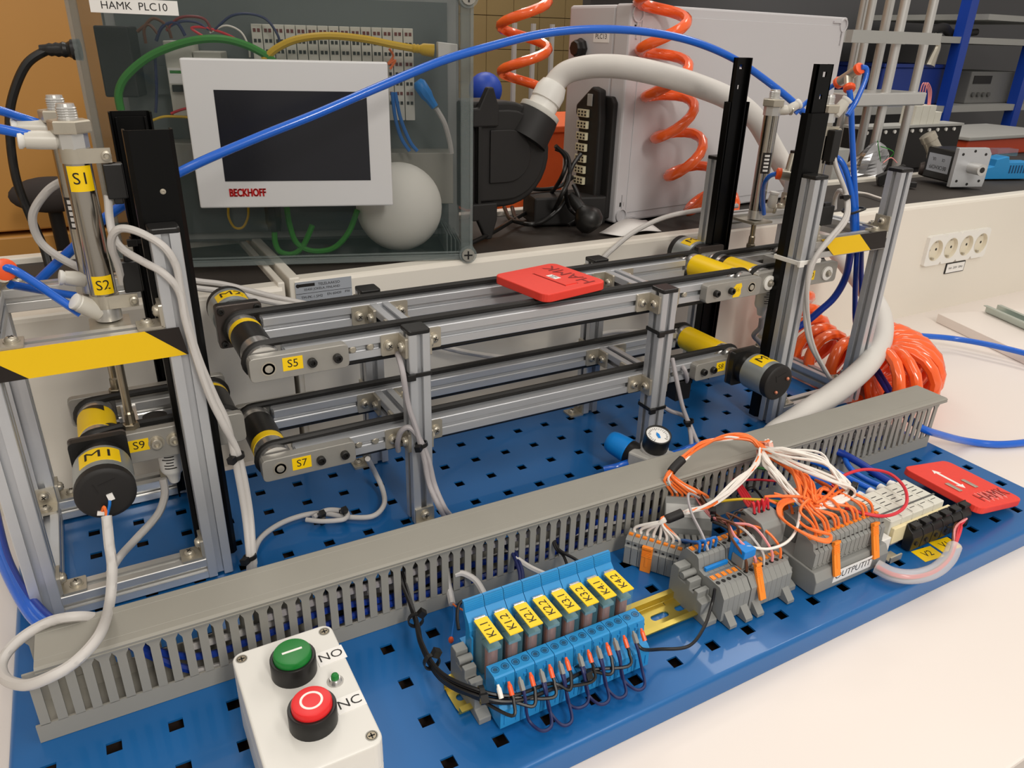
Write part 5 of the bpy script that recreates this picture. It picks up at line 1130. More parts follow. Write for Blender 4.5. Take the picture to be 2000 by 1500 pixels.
T([(1662, 488, 'y', .172), (1652, 540, 'y', .190), (1630, 580, 'y', .200), (1600, 608, 'y', .210), (1570, 632, 'y', .220), (1520, 660, 'y', .235)], .0046, 'dark blue tube sloping behind the right tower post', TUBEN)
T([(1674, 490, 'y', .172), (1672, 530, 'y', .176), (1670, 580, 'y', .180), (1672, 640, 'y', .180), (1690, 690, 'y', .170), (1712, 730, 'y', .150), (1738, 772, 'y', .110)], .0034, 'dark blue tube dropping beside the right tower post', TUBEN)
T([(1682, 490, 'y', .172), (1682, 540, 'y', .180), (1684, 600, 'y', .182), (1690, 672, 'y', .172), (1718, 728, 'y', .148), (1744, 768, 'y', .108)], .0034, 'second dark blue tube beside the right tower post', TUBEN)
T([(1772, 655, 'z', .016), (1800, 656, 'z', .010), (1860, 661, 'z', .002), (1930, 673, 'z', .003), (2010, 692, 'z', .003), (2120, 722, 'z', .003), (2300, 780, 'z', -.014), (2500, 830, 'z', -.015)], .0046, 'blue tube leaving the orange coil over the table')
T([(1770, 812, 'z', .035), (1800, 836, 'z', .028), (1840, 850, 'z', .010), (1890, 862, 'z', -.012), (1950, 868, 'z', -.015), (2020, 862, 'z', -.015), (2120, 846, 'z', -.015), (2300, 830, 'z', -.015), (2500, 815, 'z', -.015)], .0046, 'blue tube coming out of the right duct end over the table')
T([(1600, 874, 'z', .034), (1640, 884, 'z', .032), (1680, 905, 'z', .030), (1715, 928, 'z', .028), (1742, 944, 'z', .026)], .0040, 'thick blue tube from the duct to the valve island', TUBEN)
T([(1645, 865, 'z', .030), (1650, 895, 'z', .028), (1664, 918, 'z', .026), (1695, 938, 'z', .025), (1722, 950, 'z', .025)], .0030, 'blue tube from the duct to the second valve port')
T([(1572, 896, 'z', .032), (1610, 910, 'z', .030), (1650, 930, 'z', .028), (1690, 950, 'z', .026), (1706, 958, 'z', .025)], .0030, 'blue tube from the duct to the first valve port')
T([(1580, 930, 'z', .026), (1620, 945, 'z', .026), (1660, 958, 'z', .025), (1688, 967, 'z', .025)], .0030, 'blue tube lowest before the valve island')
C('pneumatic_tube', [(1310, 888, 'z', .022), (1330, 882, 'z', .022), (1362, 870, 'z', .022), (1400, 860, 'z', .018)], .0040, TUBEB, 'blue tube on the right of the pressure regulator', 'tube')
C('pneumatic_tube', [(1250, 893, 'z', .022), (1232, 902, 'z', .020), (1205, 912, 'z', .018), (1180, 918, 'z', .014)], .0042, TUBEB, 'blue tube on the left of the pressure regulator', 'tube')
ziptie(None, PY(1737, 768, .112), (0.35, -0.5, -1), .0060, head=(-0.6, -0.8, 0), label='black cable tie on the dark blue tubes by the orange coil', cat='cable tie')
# black strap round the blue tubes on the right tape beam
b = MB(); q0 = PY(1668, 412, .180); b.tube(crom([q0 + V(-0.014, -0.006, -0.001), q0 + V(-0.004, -0.010, 0.002), q0 + V(0.012, -0.006, 0.003), q0 + V(0.016, 0.006, 0.002), q0 + V(0.0, 0.012, 0.001), q0 + V(-0.014, 0.006, 0)], 5, True), .0016, 6, True); b.build('cable_strap', BLACKP, None, smooth=True, label='black strap round the blue tubes on the right tape beam', cat='strap')
# tee fitting, brass elbow
tf = thing('tee_fitting', PY(1655, 158, .200), 'nickel tee fitting with orange rings above the right tower', 'fitting')
pa, pb = PY(1634, 164, .222), PY(1682, 132, .190); dv = (pb - pa).normalized()
b = MB(); b.cyl(pa + dv * .004, pb - dv * .004, .0058, 18); b.build('tee_run', BRASS, tf, smooth=True)
pm = (pa + pb) / 2; pd = PY(1659, 176, .194)
b = MB(); b.cyl(pm, pd + (pm - pd) * 0.15, .0056, 18); b.build('tee_branch', BRASS, tf, smooth=True)
for p_, d_ in ((pa, -dv), (pb, dv), (pd, (pd - pm).normalized())):
    b = MB(); b.lathe(p_ - d_ * .006, d_, [(.0058, 0), (.0068, .0012), (.0066, .005), (.0045, .006)], 18); b.build('release_ring', ORANGER, tf, smooth=True)
bf = thing('elbow_fitting', PY(1540, 342, .200), 'brass elbow fitting with orange ring behind the right front slide', 'fitting')
pa, pb = PY(1519, 339, .205), PY(1562, 345, .190); dv = (pb - pa).normalized()
b = MB(); b.lathe(pa + dv * .003, dv, [(.0062, 0), (.0062, .012), (.0056, .0125), (.0056, .0145), (.0062, .015), (.0062, .032)], 18); b.build('elbow_body', BRASS, bf, smooth=True)
b = MB(); b.lathe(pa + dv * .004, -dv, [(.0060, 0), (.0066, .001), (.0066, .005), (.0045, .006)], 18); b.build('release_ring', ORANGER, bf, smooth=True)
b = MB(); b.cyl((pa + pb) / 2, (pa + pb) / 2 + V(.008, .004, .022), .0056, 16); b.build('elbow_branch', BRASS, bf, smooth=True)
# ---- thick white sheathed cable with gland
C('sheathed_cable', [(1072, 185, 'y', .462), (1086, 160, 'y', .462), (1106, 142, 'y', .456), (1140, 132, 'y', .440), (1180, 129, 'y', .420), (1230, 133, 'y', .398), (1300, 148, 'y', .378), (1370, 170, 'y', .370), (1430, 196, 'y', .366), (1475, 232, 'y', .362), (1515, 300, 'y', .356), (1560, 375, 'y', .346), (1610, 455, 'y', .330), (1652, 512, 'y', .300), (1690, 562, 'y', .245), (1719, 612, 'y', .195), (1722, 660, 'y', .155), (1700, 705, 'y', .128), (1650, 752, 'y', .108), (1590, 795, 'y', .092), (1545, 826, 'y', .078), (1515, 848, 'y', .064), (1497, 872, 'y', .052)], .0142, SHEET, 'thick white sheathed cable arching from the black connector to the duct', 'cable', n=16)
# ---- orange coiled hoses
def coil(ctrl, rad, turns, rt, lab, name='coiled_hose', ph=0.0, n=16, tail=None, head=None, squash=1.0):
    path = crom(ctrl, 12); k = len(path)
    cum = [0]
    for i in range(1, k): cum.append(cum[-1] + (path[i] - path[i - 1]).length)
    L = cum[-1]; pts = []; N = int(turns * n); j = 0; up = None
    for i in range(N + 1):
        s_ = L * i / N
        while j < k - 2 and cum[j + 1] < s_: j += 1
        f_ = (s_ - cum[j]) / max(1e-9, cum[j + 1] - cum[j]); c_ = path[j].lerp(path[j + 1], min(1, f_)); t_ = (path[j + 1] - path[j]).normalized()
        if up is None: up = t_.orthogonal().normalized()
        up = (up - t_ * up.dot(t_)).normalized(); q_ = t_.cross(up); a = ph + 2 * math.pi * i / n
        r_ = rad(s_ / L) if callable(rad) else rad
        pts.append(c_ + (up * math.cos(a) + q_ * math.sin(a)) * r_)
    if head: pts = crom([Vector(p) for p in head] + [pts[0]], 4)[:-1] + pts
    if tail: pts = pts + crom([pts[-1]] + [Vector(p) for p in tail], 4)[1:]
    b = MB(); b.tube(pts, rt, 9); return b.build(name, ORANGE, None, smooth=True, label=lab, cat='hose')
coil(px_path([(1020, -130, 'y', .62), (1022, -40, 'y', .62), (1024, 60, 'y', .62), (1024, 185, 'y', .62)]), .0350, 3.4, .0070, 'orange coiled air hose hanging left of the PLC13 box', ph=2.2)
coil(px_path([(1294, -110, 'y', .431), (1294, 0, 'y', .431), (1296, 100, 'y', .431), (1306, 190, 'y', .431), (1330, 290, 'y', .430), (1365, 370, 'y', .424), (1420, 430, 'y', .410)]), .0310, 7.0, .0072, 'orange coiled air hose hanging before the PLC13 box', ph=1.0)
P1 = px_path([(1500, 600, 'z', .030), (1560, 590, 'z', .034), (1605, 640, 'z', .026), (1640, 700, 'z', .020)])
coil([V(.775, .335, .075), V(.770, .300, .045), V(.760, .255, .026), V(.752, .205, .022), V(.760, .160, .020)], .0360, 7, .0080, 'heap of orange coiled hose behind the right tower posts', ph=.5, name='coiled_hose_heap')
coil([V(.738, .128, .028), V(.768, .118, .028), V(.803, .136, .030), V(.824, .172, .030), V(.830, .215, .026)], .0420, 9.5, .0080, 'bundle of orange coiled hose on the table right of the tower', ph=.2, name='coiled_hose_heap')
qf = thing('quick_coupling', PZ(1768, 652, .012), 'grey quick coupling joining orange coil and blue tube on table', 'coupling')
qa, qb = PZ(1742, 648, .016), PZ(1786, 656, .012); dv = (qb - qa).normalized()
b = MB(); b.lathe(qa, dv, [(.005, 0), (.007, .003), (.007, .016), (.0085, .018), (.0085, .034), (.006, .038)], 16); b.build('coupling_body', GREYT, qf, smooth=True)
b = MB(); b.lathe(qa - dv * .006, dv, [(.006, 0), (.006, .007)], 14); b.build('brass_nipple', BRASS, qf, smooth=True)
# ================================================================ WIRE BUNDLES AT THE TERMINALS
N0 = PZ(1488, 876, .078)
def wires(n, fn, r, m, name, lab, group, cat='wire'):
    for k in range(n): cable(name, fn(k), r, m, lab, cat, group, n=6, sub=5)
J = lambda s_: Vector((random.uniform(-s_, s_), random.uniform(-s_, s_), random.uniform(-s_, s_)))
end0 = PZ(1500, 866, .070)
plugB = lambda t_: FB @ V(-0.018 + 0.036 * t_, 0.009, 0.042)
plugA = lambda t_: FA @ V(-0.0225 + 0.045 * t_, 0.0035, 0.0265)
def fb(k, tot=8):
    t_ = (k + .5) / tot; s_ = PZ(1318, 912, .072)
    return [end0 + J(.003), N0 + J(.003), PZ(1465, 856, .085) + J(.003), PZ(1420, 852, .088) + J(.003), PZ(1370, 868, .083) + J(.003), PZ(1338, 894, .077) + J(.002), s_ + J(.0016), PZ(1306, 934, .064) + J(.002) + V((t_ - .5) * .012, 0, 0), plugB(t_) + V(0, 0, .004), plugB(t_)]
wires(8, fb, .00130, WIREO, 'bundle_wire', 'orange wire of the bundle arching left to the rear loose plug', 'orange wires to the rear loose plug')
wires(2, lambda k: fb(k * 5 + 1), .00115, WIREW, 'bundle_wire', 'white wire of the bundle arching left to the rear loose plug', 'white wires to the rear loose plug')
s_ = PZ(1318, 912, .072); b = MB(); b.tube(crom([PZ(1333, 897, .0765), s_, PZ(1311, 921, .069)], 4), .0042, 12); b.build('heat_shrink', BLACKM, None, smooth=True, label='black heat shrink sleeve on the orange arching bundle', cat='sleeve')
def fa(k, tot=8):
    t_ = (k + .5) / tot; s2 = PZ(1318, 1008, .050)
    return [end0 + J(.003), N0 + J(.003), PZ(1478, 905, .074) + J(.002), PZ(1440, 942, .068) + J(.0025), PZ(1390, 982, .060) + J(.0025), PZ(1345, 999, .054) + J(.0015), s2 + J(.0012), PZ(1293, 1018, .046) + J(.0015), plugA(t_) + V(.001, .001, .006), plugA(t_)]
wires(8, fa, .00135, WIREW, 'bundle_wire', 'white wire of the bundle sloping down to the front loose plug', 'white wires to the front loose plug')
wires(2, lambda k: fa(7 - k), .00115, WIREO, 'bundle_wire', 'orange wire of the bundle sloping down to the front loose plug', 'orange wires to the front loose plug')
b = MB(); b.tube(crom([PZ(1332, 1002, .052), PZ(1318, 1008, .050), PZ(1300, 1015, .0475)], 4), [.0042] * 8 + [.0034], 12); b.build('heat_shrink', BLACKM, None, smooth=True, label='black heat shrink sleeve on the white sloping bundle', cat='sleeve')
def fw(k):
    a = random.uniform(-1, 1); h_ = random.uniform(-.004, .006)
    return [end0 + J(.003), N0 + J(.004), PZ(1535 + 10 * a, 890 + 16 * a, .082 + h_) + J(.003), PZ(1605, 910 + 28 * a, .080 + h_) + J(.003), PZ(1648 + 18 * a, 940 + 18 * a, .072 + h_) + J(.003), PZ(1660 + 6 * a, 962 + 5 * a, .066) + J(.002), PZ(1630, 978 + 4 * a, .064) + J(.002), PZ(1580, 984 + 10 * a, .064) + J(.002), PZ(1545 + 14 * a, 966 + 12 * a, .066) + J(.003), PZ(1522 + 16 * a, 932 + 10 * a, .072) + J(.003), PZ(1500, 905, .076) + J(.003), N0 + J(.003)]
wires(14, fw, .00130, WIREW, 'bundle_wire', 'spare white wire coiled in the tied loop above the terminals', 'spare white wires in the loop')
ziptie(None, PZ(1664, 962, .066), (0.4, -0.8, 0), .0062, head=(0.8, 0.2, 0.3), label='black cable tie on the white spare wire loop', cat='cable tie')
ziptie(None, N0 + V(0.001, -0.001, -0.002), (0.9, -0.3, -0.3), .0072, m=mat('pale pink cable tie', (228, 176, 160), 0.4), head=(-.2, -.5, .8), label='pale cable tie where the bundles leave the sheath', cat='cable tie')
def fo(k, tot=14):
    t_ = (k + .5) / tot; ex = OX0 + .006 + t_ * (OX1 - OX0 - .012); a = random.uniform(-1, 1)
    row = -0.0935 if k % 3 else -0.0600
    return [end0 + J(.003), N0 + J(.004), PZ(1540 + 8 * a, 905 + 10 * a, .076) + J(.004), PZ(1572 + 8 * a, 945, .072) + J(.004), PZ(1585 + 10 * a, 985, .066) + J(.004), Vector((OX0 + .020 + .7 * t_ * (ex - OX0), -0.060 - .01 * random.random(), .067)) + J(.004), Vector((ex - .012 + .006 * a, row + .014, .066)) + J(.003), Vector((ex - .003, row + .004, .060)), Vector((ex, row, .049))]
wires(20, lambda k: fo(k, 20), .00130, WIREO, 'bundle_wire', 'orange wire falling to the top of the OUTPUTIT block', 'orange wires to the OUTPUTIT block')
def fl(k):
    a = random.uniform(-1, 1)
    return [PZ(1560, 975, .064) + J(.003), PZ(1530 + 5 * a, 985 + 6 * a, .064), PZ(1525 + 5 * a, 1008 + 5 * a, .062), PZ(1550 + 8 * a, 1030 + 5 * a, .060), PZ(1590 + 8 * a, 1052 + 6 * a, .056), PZ(1618 + 4 * a, 1058 + 4 * a, .054), PZ(1622, 1045, .055), PZ(1600 + 6 * a, 1038, .056), PZ(1575, 1030, .056), PZ(1560, 1018, .058)]
wires(5, fl, .00130, WIREO, 'bundle_wire', 'orange wire looping loosely before the OUTPUTIT block', 'loose orange loops')
C('single_wire', [(1560, 960, 'z', .064), (1562, 1000, 'z', .060), (1555, 1035, 'z', .056), (1535, 1060, 'z', .052), (1500, 1072, 'z', .050), (1460, 1068, 'z', .052), (1443, 1075, 'z', .048)], .0012, WIREW, 'single white wire bowing down to the blue test plug', 'wire', n=6)
# brown, black and pink leads to the second block
for k in range(10):
    t_ = k / 9; m_ = (WIREBR, WIREK, WIREP, WIREBR, CABG, WIREBR, WIREP, WIREK, WIREO, WIREBR)[k]; a = random.uniform(-1, 1)
    ex = 0.2830 + .044 * t_; row = -0.0610 if k % 2 else -0.0885; zz = .0445 if k % 2 else .0335
    nm = {'brown wire insulation': 'brown', 'black wire insulation': 'black', 'pink wire insulation': 'pink', 'light grey cable sheath': 'pale', 'orange wire insulation': 'orange'}[m_.name]
    cable('lead_wire', [PZ(1352 + 8 * a, 940, .038), PZ(1368 + 6 * a, 972 + 4 * a, .046) + J(.002), PZ(1392, 1006, .048) + J(.0022), PZ(1425, 1022, .052) + J(.003), Vector((ex - .008, row + .018, .058)) + J(.003), Vector((ex - .001, row + .003, zz + .012)), Vector((ex, row, zz))], .0012, m_, nm + ' wire from the duct into the second grey terminal block', 'wire', 'mixed wires into the second terminal block', n=6, sub=5)
ziptie(None, PZ(1392, 1006, .048), (0.7, -0.6, 0.1), .0048, head=(-.3, -.3, 1), label='black cable tie on the brown and pink wires', cat='cable tie')
for k in range(4):
    ex = 0.2520 + .0059 * (k + .3)
    cable('lead_wire', [PZ(1318 + 2 * k, 1058 + 3 * k, .012), PZ(1335 + 4 * k, 1055 + k, .036), PZ(1352 + 5 * k, 1058 + k, .048), Vector((ex, -0.0600, .054)), Vector((ex, -0.0610, .0445))], .0013, WIREB, 'blue wire curving into the short terminal block', 'wire', 'blue wires into the short terminal block', n=6, sub=5)
cable('lead_wire', [FB @ V(0.012, 0.006, 0.043), PZ(1345, 965, .066), PZ(1350, 1000, .060), PZ(1372, 1045, .056), PZ(1383, 1075, .047)], .0013, CABV, 'grey wire from the rear plug down to the short terminal block', 'wire', n=6)
for k in range(4):
    ex = 0.318 + .0055 * k
    cable('lead_wire', [PZ(1425 + 3 * k, 928, .034), PZ(1440 + 6 * k, 955 + 2 * k, .044), PZ(1462 + 8 * k, 990 + 3 * k, .055), Vector((ex - .002, -0.0550, .072)), Vector((ex, -0.0570, .0605))], .0012, WIRER, 'red wire dropping from the duct to the narrow grey plug', 'wire', 'red wires to the narrow plug', n=6, sub=5)
C('lead_wire', [(1365, 936, 'z', .034), (1395, 920, 'z', .040), (1440, 911, 'z', .044), (1490, 915, 'z', .044), (1520, 925, 'z', .040)], .0013, WIREG, 'green wire running along the duct front', 'wire', n=6)
C('lead_wire', [(1400, 980, 'z', .044), (1450, 975, 'z', .050), (1510, 978, 'z', .050), (1550, 985, 'z', .046)], .0013, WIREY, 'yellow wire crossing under the white loop', 'wire', n=6)
C('lead_wire', [(1440, 938, 'z', .036), (1480, 937, 'z', .040), (1520, 940, 'z', .040)], .0012, WIRER, 'red wire lying straight before the duct slots', 'wire', n=6)
C('lead_wire', [(1440, 970, 'z', .030), (1470, 953, 'z', .036), (1492, 975, 'z', .032)], .0018, WIREK, 'black wire bow in front of the duct', 'wire', n=6)
C('lead_wire', [(1625, 950, 'z', .040), (1650, 928, 'z', .046), (1690, 917, 'z', .048), (1735, 924, 'z', .048), (1765, 950, 'z', .046), (1771, 980, 'z', .044), (1755, 1000, 'z', .046), (1725, 1008, 'z', .050), (1690, 1003, 'z', .052), (1650, 992, 'z', .054)], .0016, WIRER, 'red wire in a wide loop over the valve island', 'wire', n=7)
# spiral wrap and its wires
C('spiral_wrap', [(1712, 1106, 'z', .010), (1745, 1122, 'z', .009), (1785, 1126, 'z', .009), (1825, 1115, 'z', .010), (1852, 1092, 'z', .013), (1864, 1068, 'z', .016)], .0066, CLEARF, 'clear spiral wrap curving along the front plate edge', 'cable wrap', n=12)
for k in range(6):
    m_ = (WIRER, mat('purple wire insulation', (140, 60, 130), .4), WIRER, WIREK, WIREBR, WIREP)[k]; nm = ('first red', 'purple', 'second red', 'black', 'brown', 'pink')[k]
    o_ = J(.0022)
    cable('lead_wire', [Vector((0.4830 + k * .0152, -0.1110, .014)) if k > 2 else Vector((0.545 + k * .006, -0.1110, .012)), PZ(1876 - 2 * k, 1030, .018) + o_, PZ(1864, 1066, .016) + o_, PZ(1852, 1092, .013) + o_, PZ(1825, 1115, .010) + o_, PZ(1785, 1126, .009) + o_, PZ(1745, 1122, .009) + o_, PZ(1712, 1106, .010) + o_], .0013, m_, nm + ' wire gathered inside the clear spiral wrap', 'wire', 'wires in the spiral wrap', n=6, sub=5)
# ================================================================ THINGS ON THE SHELF
def thin(name, rgb, al, rough=0.08):
    return mat(name, rgb, rough, 0, 0.0, 10, alpha=al, spec=0.6)
CLEARP = thin('clear polycarbonate pane', (62, 76, 74), 0.17, 0.04)
CLEARE = thin('clear polycarbonate edge', (150, 160, 158), 0.36, 0.12)
def LF(o, x):
    x = Vector(x).normalized(); return frame(o, x, Vector((0, 0, 1)).cross(x))
F10 = LF((-0.1243, 0.4860, 0.187), (0.3737, -0.1174, 0)); F13 = LF((0.5327, 0.4611, 0.187), (0.5758, 0.0725, 0))
def hit(F, u, v, ly):
    n = F.to_3x3() @ V(0, 1, 0); o = F @ V(0, ly, 0); d = ray(u, v); return CC + d * ((o - CC).dot(n) / d.dot(n))
def bxf(F, name, m, par, x0, x1, y0, y1, z0, z1, bev=0.0, **k):
    b = MB(); b.T = F; b.box(x0, x1, y0, y1, z0, z1); return b.build(name, m, par, bevel=bev, **k)
W10, D10, H10 = 0.397, 0.150, 0.292
e1 = thing('clear_enclosure', F10 @ V(W10 / 2, D10 / 2, 0), 'clear plastic enclosure labelled HAMK PLC10 with a touch panel on its front', 'enclosure')
bxf(F10, 'enclosure_base', mat('grey enclosure base', (150, 152, 150), .5), e1, 0, W10, D10 - 0.030, D10, 0.0005, H10)
bxf(F10, 'mounting_plate', ENCB, e1, 0.014, W10 - 0.014, D10 - 0.033, D10 - 0.030, 0.012, H10 - 0.012)
bxf(F10, 'front_pane', CLEARP, e1, 0.004, W10 - 0.004, 0, 0.003, 0.006, H10 - 0.004)
bxf(F10, 'side_pane', CLEARP, e1, 0, 0.003, 0.004, D10 - 0.030, 0.006, H10); bxf(F10, 'side_pane', CLEARP, e1, W10 - 0.003, W10, 0.004, D10 - 0.030, 0.006, H10)
bxf(F10, 'bottom_pane', CLEARP, e1, 0.004, W10 - 0.004, 0.004, D10 - 0.030, 0.0005, 0.0035); bxf(F10, 'top_pane', CLEARP, e1, 0, W10, 0.004, D10 - 0.030, H10 - 0.003, H10)
for x0, x1 in ((0, 0.010), (W10 - 0.014, W10 - 0.004)):
    bxf(F10, 'edge_rib', CLEARE, e1, x0, x1, 0.0005, 0.006, 0.0005, H10, 0.001)
bxf(F10, 'edge_rib', CLEARE, e1, 0.004, W10 - 0.004, 0.0005, 0.006, 0.0005, 0.0075, 0.001); bxf(F10, 'edge_rib', CLEARE, e1, 0.004, W10 - 0.004, 0.002, 0.005, 0.0085, 0.0105, 0.0006)
bxf(F10, 'edge_rib', CLEARE, e1, W10 - 0.004, W10, 0.0005, 0.006, 0.0005, H10, 0.001)
for x in (0.006, W10 - 0.006):
    for z in (0.007, H10 - 0.010):
        b = MB(); b.T = F10; b.cyl((x, -0.002, z), (x, 0.016, z), 0.0105, 22); cb = b.build('corner_boss', CLEARE, e1, smooth=True)
        b = MB(); b.T = F10; b.cyl((x, -0.004, z), (x, -0.002, z), 0.0075, 20); b.build('lid_screw', GREYD, cb)
        b = MB(); b.T = F10; b.box(x - 0.005, x + 0.005, -0.0043, -0.004, z - 0.0009, z + 0.0009); b.box(x - 0.0009, x + 0.0009, -0.0043, -0.004, z - 0.005, z + 0.005); b.build('screw_cross', BLACKM, cb)
for k in range(5): bxf(F10, 'corner_rib', CLEARE, e1, W10 - 0.030 + k * 0.005, W10 - 0.0285 + k * 0.005, 0.012, D10 - 0.04, 0.004, 0.030 - k * 0.004)
# HMI
b = MB(); b.T = F10; b.box(0.1000, 0.3035, -0.020, -0.0025, 0.0705, 0.2180); hm = b.build('touch_panel', HMI, e1, bevel=0.0016)
bxf(F10, 'screen', SCREEN, hm, 0.1286, 0.2803, -0.0204, -0.0200, 0.0985, 0.1890)
text('lettering', 'BECKHOFF', 0.0112, INKR, F10 @ frame((0.1497, -0.0204, 0.0862), (1, 0, 0), (0, 0, 1)), hm, sx=0.68, extrude=0.0002, bold=0.00025)
text('lettering', 'BECKHOFF', 0.0112, INKR, F10 @ frame((0.1503, -0.0204, 0.0862), (1, 0, 0), (0, 0, 1)), hm, sx=0.68, extrude=0.0002, bold=0.00025)
sticker(e1, F10 @ V(0.0625, -0.0001, 0.2625), F10.to_3x3() @ V(1, 0, -0.01), V(0, 0, 1), 0.0800, 0.0130, PAPER, 'HAMK  PLC10', 0.0098, name='label', sx=1.02)
# contents
yb = D10 - 0.033
def io_card(x, z0, z1, k):
    b = MB(); b.T = F10; b.box(x, x + 0.0110, yb - 0.045, yb, z0, z1); c = b.build('io_module', VALVE, e1, bevel=0.0006)
    zz = z1 - 0.008
    for j in range(8):
        b = MB(); b.T = F10; b.box(x + 0.0018, x + 0.0048, yb - 0.0455, yb - 0.045, zz - j * 0.0105, zz - j * 0.0105 + 0.0036); b.box(x + 0.0062, x + 0.0092, yb - 0.0455, yb - 0.045, zz - j * 0.0105, zz - j * 0.0105 + 0.0036)
        b.build('clamp_openings', BLACKM if j % 3 else mat('dark red clamp', (110, 40, 36), .5) if 'dark red clamp' not in bpy.data.materials else bpy.data.materials['dark red clamp'], c, kind='stuff')
for k in range(15): io_card(0.1620 + k * 0.0118, 0.1520 if k > 11 else 0.160, 0.2510, k)
for x0, x1, z0, z1, nm in ((0.070, 0.098, 0.155, 0.232, 'circuit_breaker'), (0.099, 0.128, 0.150, 0.222, 'circuit_breaker')):
    o = bxf(F10, nm, VALVE, e1, x0, x1, yb - 0.050, yb, z0, z1, 0.0012)
    bxf(F10, 'breaker_label', PAPER, o, x0 + 0.001, x1 - 0.001, yb - 0.0505, yb - 0.050, z0 + 0.034, z0 + 0.050); bxf(F10, 'green_mark', WIREG, o, x0 + 0.003, x1 - 0.010, yb - 0.0508, yb - 0.0504, z0 + 0.0445, z0 + 0.0475)
    bxf(F10, 'breaker_lever', BLACKM, o, x0 + 0.004, x1 - 0.004, yb - 0.056, yb - 0.050, z0 + 0.026, z0 + 0.033)
bxf(F10, 'inner_duct', GREYD, e1, 0.300, 0.384, yb - 0.040, yb, 0.052, 0.114, 0.001); bxf(F10, 'inner_duct', GREYD, e1, 0.020, 0.300, yb - 0.040, yb, 0.095, 0.125, 0.001)
bxf(F10, 'mounting_rail', ENCB, e1, 0.030, 0.120, yb - 0.010, yb, 0.175, 0.205); bxf(F10, 'power_inlet', BLACKM, e1, 0.006, 0.040, yb - 0.060, yb - 0.02, 0.175, 0.245, 0.002)
b = MB(); b.T = F10; b.sphere((0.3150, 0.0570, 0.0530), 0.0520, 32, 20, (1, 0.75, 1.02)); b.build('white_dome', PAPERC, None, smooth=True, label='large white round dome standing inside the clear enclosure', cat='dome')
for pts, m_, r_, lab in (
    ([(236, 215), (232, 180), (250, 145), (300, 106), (370, 81), (430, 76), (480, 88), (522, 110), (545, 130)], GREENC, .0042, 'thick green bus cable arching inside the clear enclosure'),
    ([(515, 118), (540, 95), (580, 77), (640, 70), (710, 76), (770, 88), (815, 96)], YELC, .0040, 'yellow network cable behind the touch panel top'),
    ([(536, 452), (538, 475), (548, 492), (572, 496), (592, 480), (610, 440)], GREENC, .0034, 'green cable below the black plug under the touch panel'),
    ([(560, 405), (566, 440), (580, 475), (610, 490), (650, 485), (680, 455), (698, 410)], GREENC, .0034, 'green cable sagging under the touch panel to the right'),
    ([(446, 404), (447, 425), (458, 444), (474, 444), (484, 425), (485, 404)], YELC, .0014, 'yellow wire loop below the touch panel'),
    ([(852, 212), (868, 240), (878, 275), (882, 300)], CABG, .0030, 'grey network cable right of the touch panel'),
    ([(285, 85), (282, 55), (300, 36), (325, 50), (335, 75)], WIREBR, .0016, 'brown wire loop at upper left inside the clear enclosure'),
    ([(268, 62), (290, 48), (308, 66)], WIREBR, .0016, 'short brown wire bow inside the clear enclosure'),
    ([(305, 80), (318, 52), (345, 45), (362, 70)], WIREN, .0018, 'navy wire bow above the circuit breakers'),
    ([(325, 60), (345, 38), (370, 32), (400, 38), (414, 62)], mat('dark red wire insulation', (120, 30, 34), .4), .0015, 'dark red wire bow above the circuit breakers'),
    ([(330, 52), (355, 42), (385, 44), (408, 58)], WIREN, .0014, 'second navy wire bow above the circuit breakers'),
    ([(420, 58), (450, 32), (485, 27), (520, 38), (543, 70), (546, 95)], WIREN, .0014, 'dark blue wire arching to the terminal modules'),
    ([(410, 64), (440, 50), (470, 62), (485, 90), (488, 112)], WIREW, .0010, 'thin white wire arching inside the clear enclosure'),
    ([(395, 70), (374, 55), (400, 54), (440, 66), (470, 82)], WIRER, .0014, 'red wire bow inside the clear enclosure'),
    ([(298, 235), (320, 228), (350, 228), (375, 230)], YELC, .0014, 'yellow green earth wire left of the touch panel'),
    ([(334, 222), (352, 215), (372, 210)], WIRER, .0014, 'short red wire left of the touch panel'),
    ([(302, 95), (304, 130), (306, 180), (304, 220)], WIREN, .0016, 'navy wire hanging beside the circuit breakers'),
    ([(766, 180), (772, 230), (784, 270), (800, 295)], WIREB, .0022, 'blue wire bundle falling right of the touch panel'),
    ([(772, 180), (782, 230), (800, 275), (815, 295)], WIREB, .0022, 'second blue wire strand right of the touch panel'),
    ([(760, 95), (768, 110), (758, 125), (772, 118), (762, 135)], WIREO, .0014, 'orange wire zigzag before the terminal modules')):
    cable('enclosure_wire', [hit(F10, u, v_, 0.040 if r_ > .003 else 0.055) for u, v_ in pts], r_, m_, lab, 'wire', n=8)
rj = thing('network_plug', hit(F10, 840, 98, .04), 'yellow network plug in a white coupler inside the clear enclosure', 'plug')
pa, pb = hit(F10, 805, 94, .04), hit(F10, 838, 98, .04); dv = (pb - pa).normalized()
b = MB(); b.lathe(pa, dv, [(.0042, 0), (.0050, .002), (.0042, .004), (.0050, .006), (.0042, .008), (.0065, .012), (.0070, .024)], 12); b.build('plug_boot', YELC, rj, smooth=True)
b = MB(); b.obox(hit(F10, 873, 100, .04), dv, (0, 0, 1), dv.cross(V(0, 0, 1)), .011, .0085, .008); b.build('coupler', WHITEP, rj, bevel=.001)
bc = thing('network_plug', hit(F10, 830, 185, .05), 'blue network plug hanging right of the touch panel', 'plug')
pa, pb = hit(F10, 815, 158, .05), hit(F10, 853, 214, .05); dv = (pb - pa).normalized(); b = MB(); b.lathe(pa, dv, [(.005, 0), (.008, .004), (.0075, .018), (.0055, .024), (.0045, .034)], 8); b.build('plug_boot', BLUEC, bc, smooth=True)
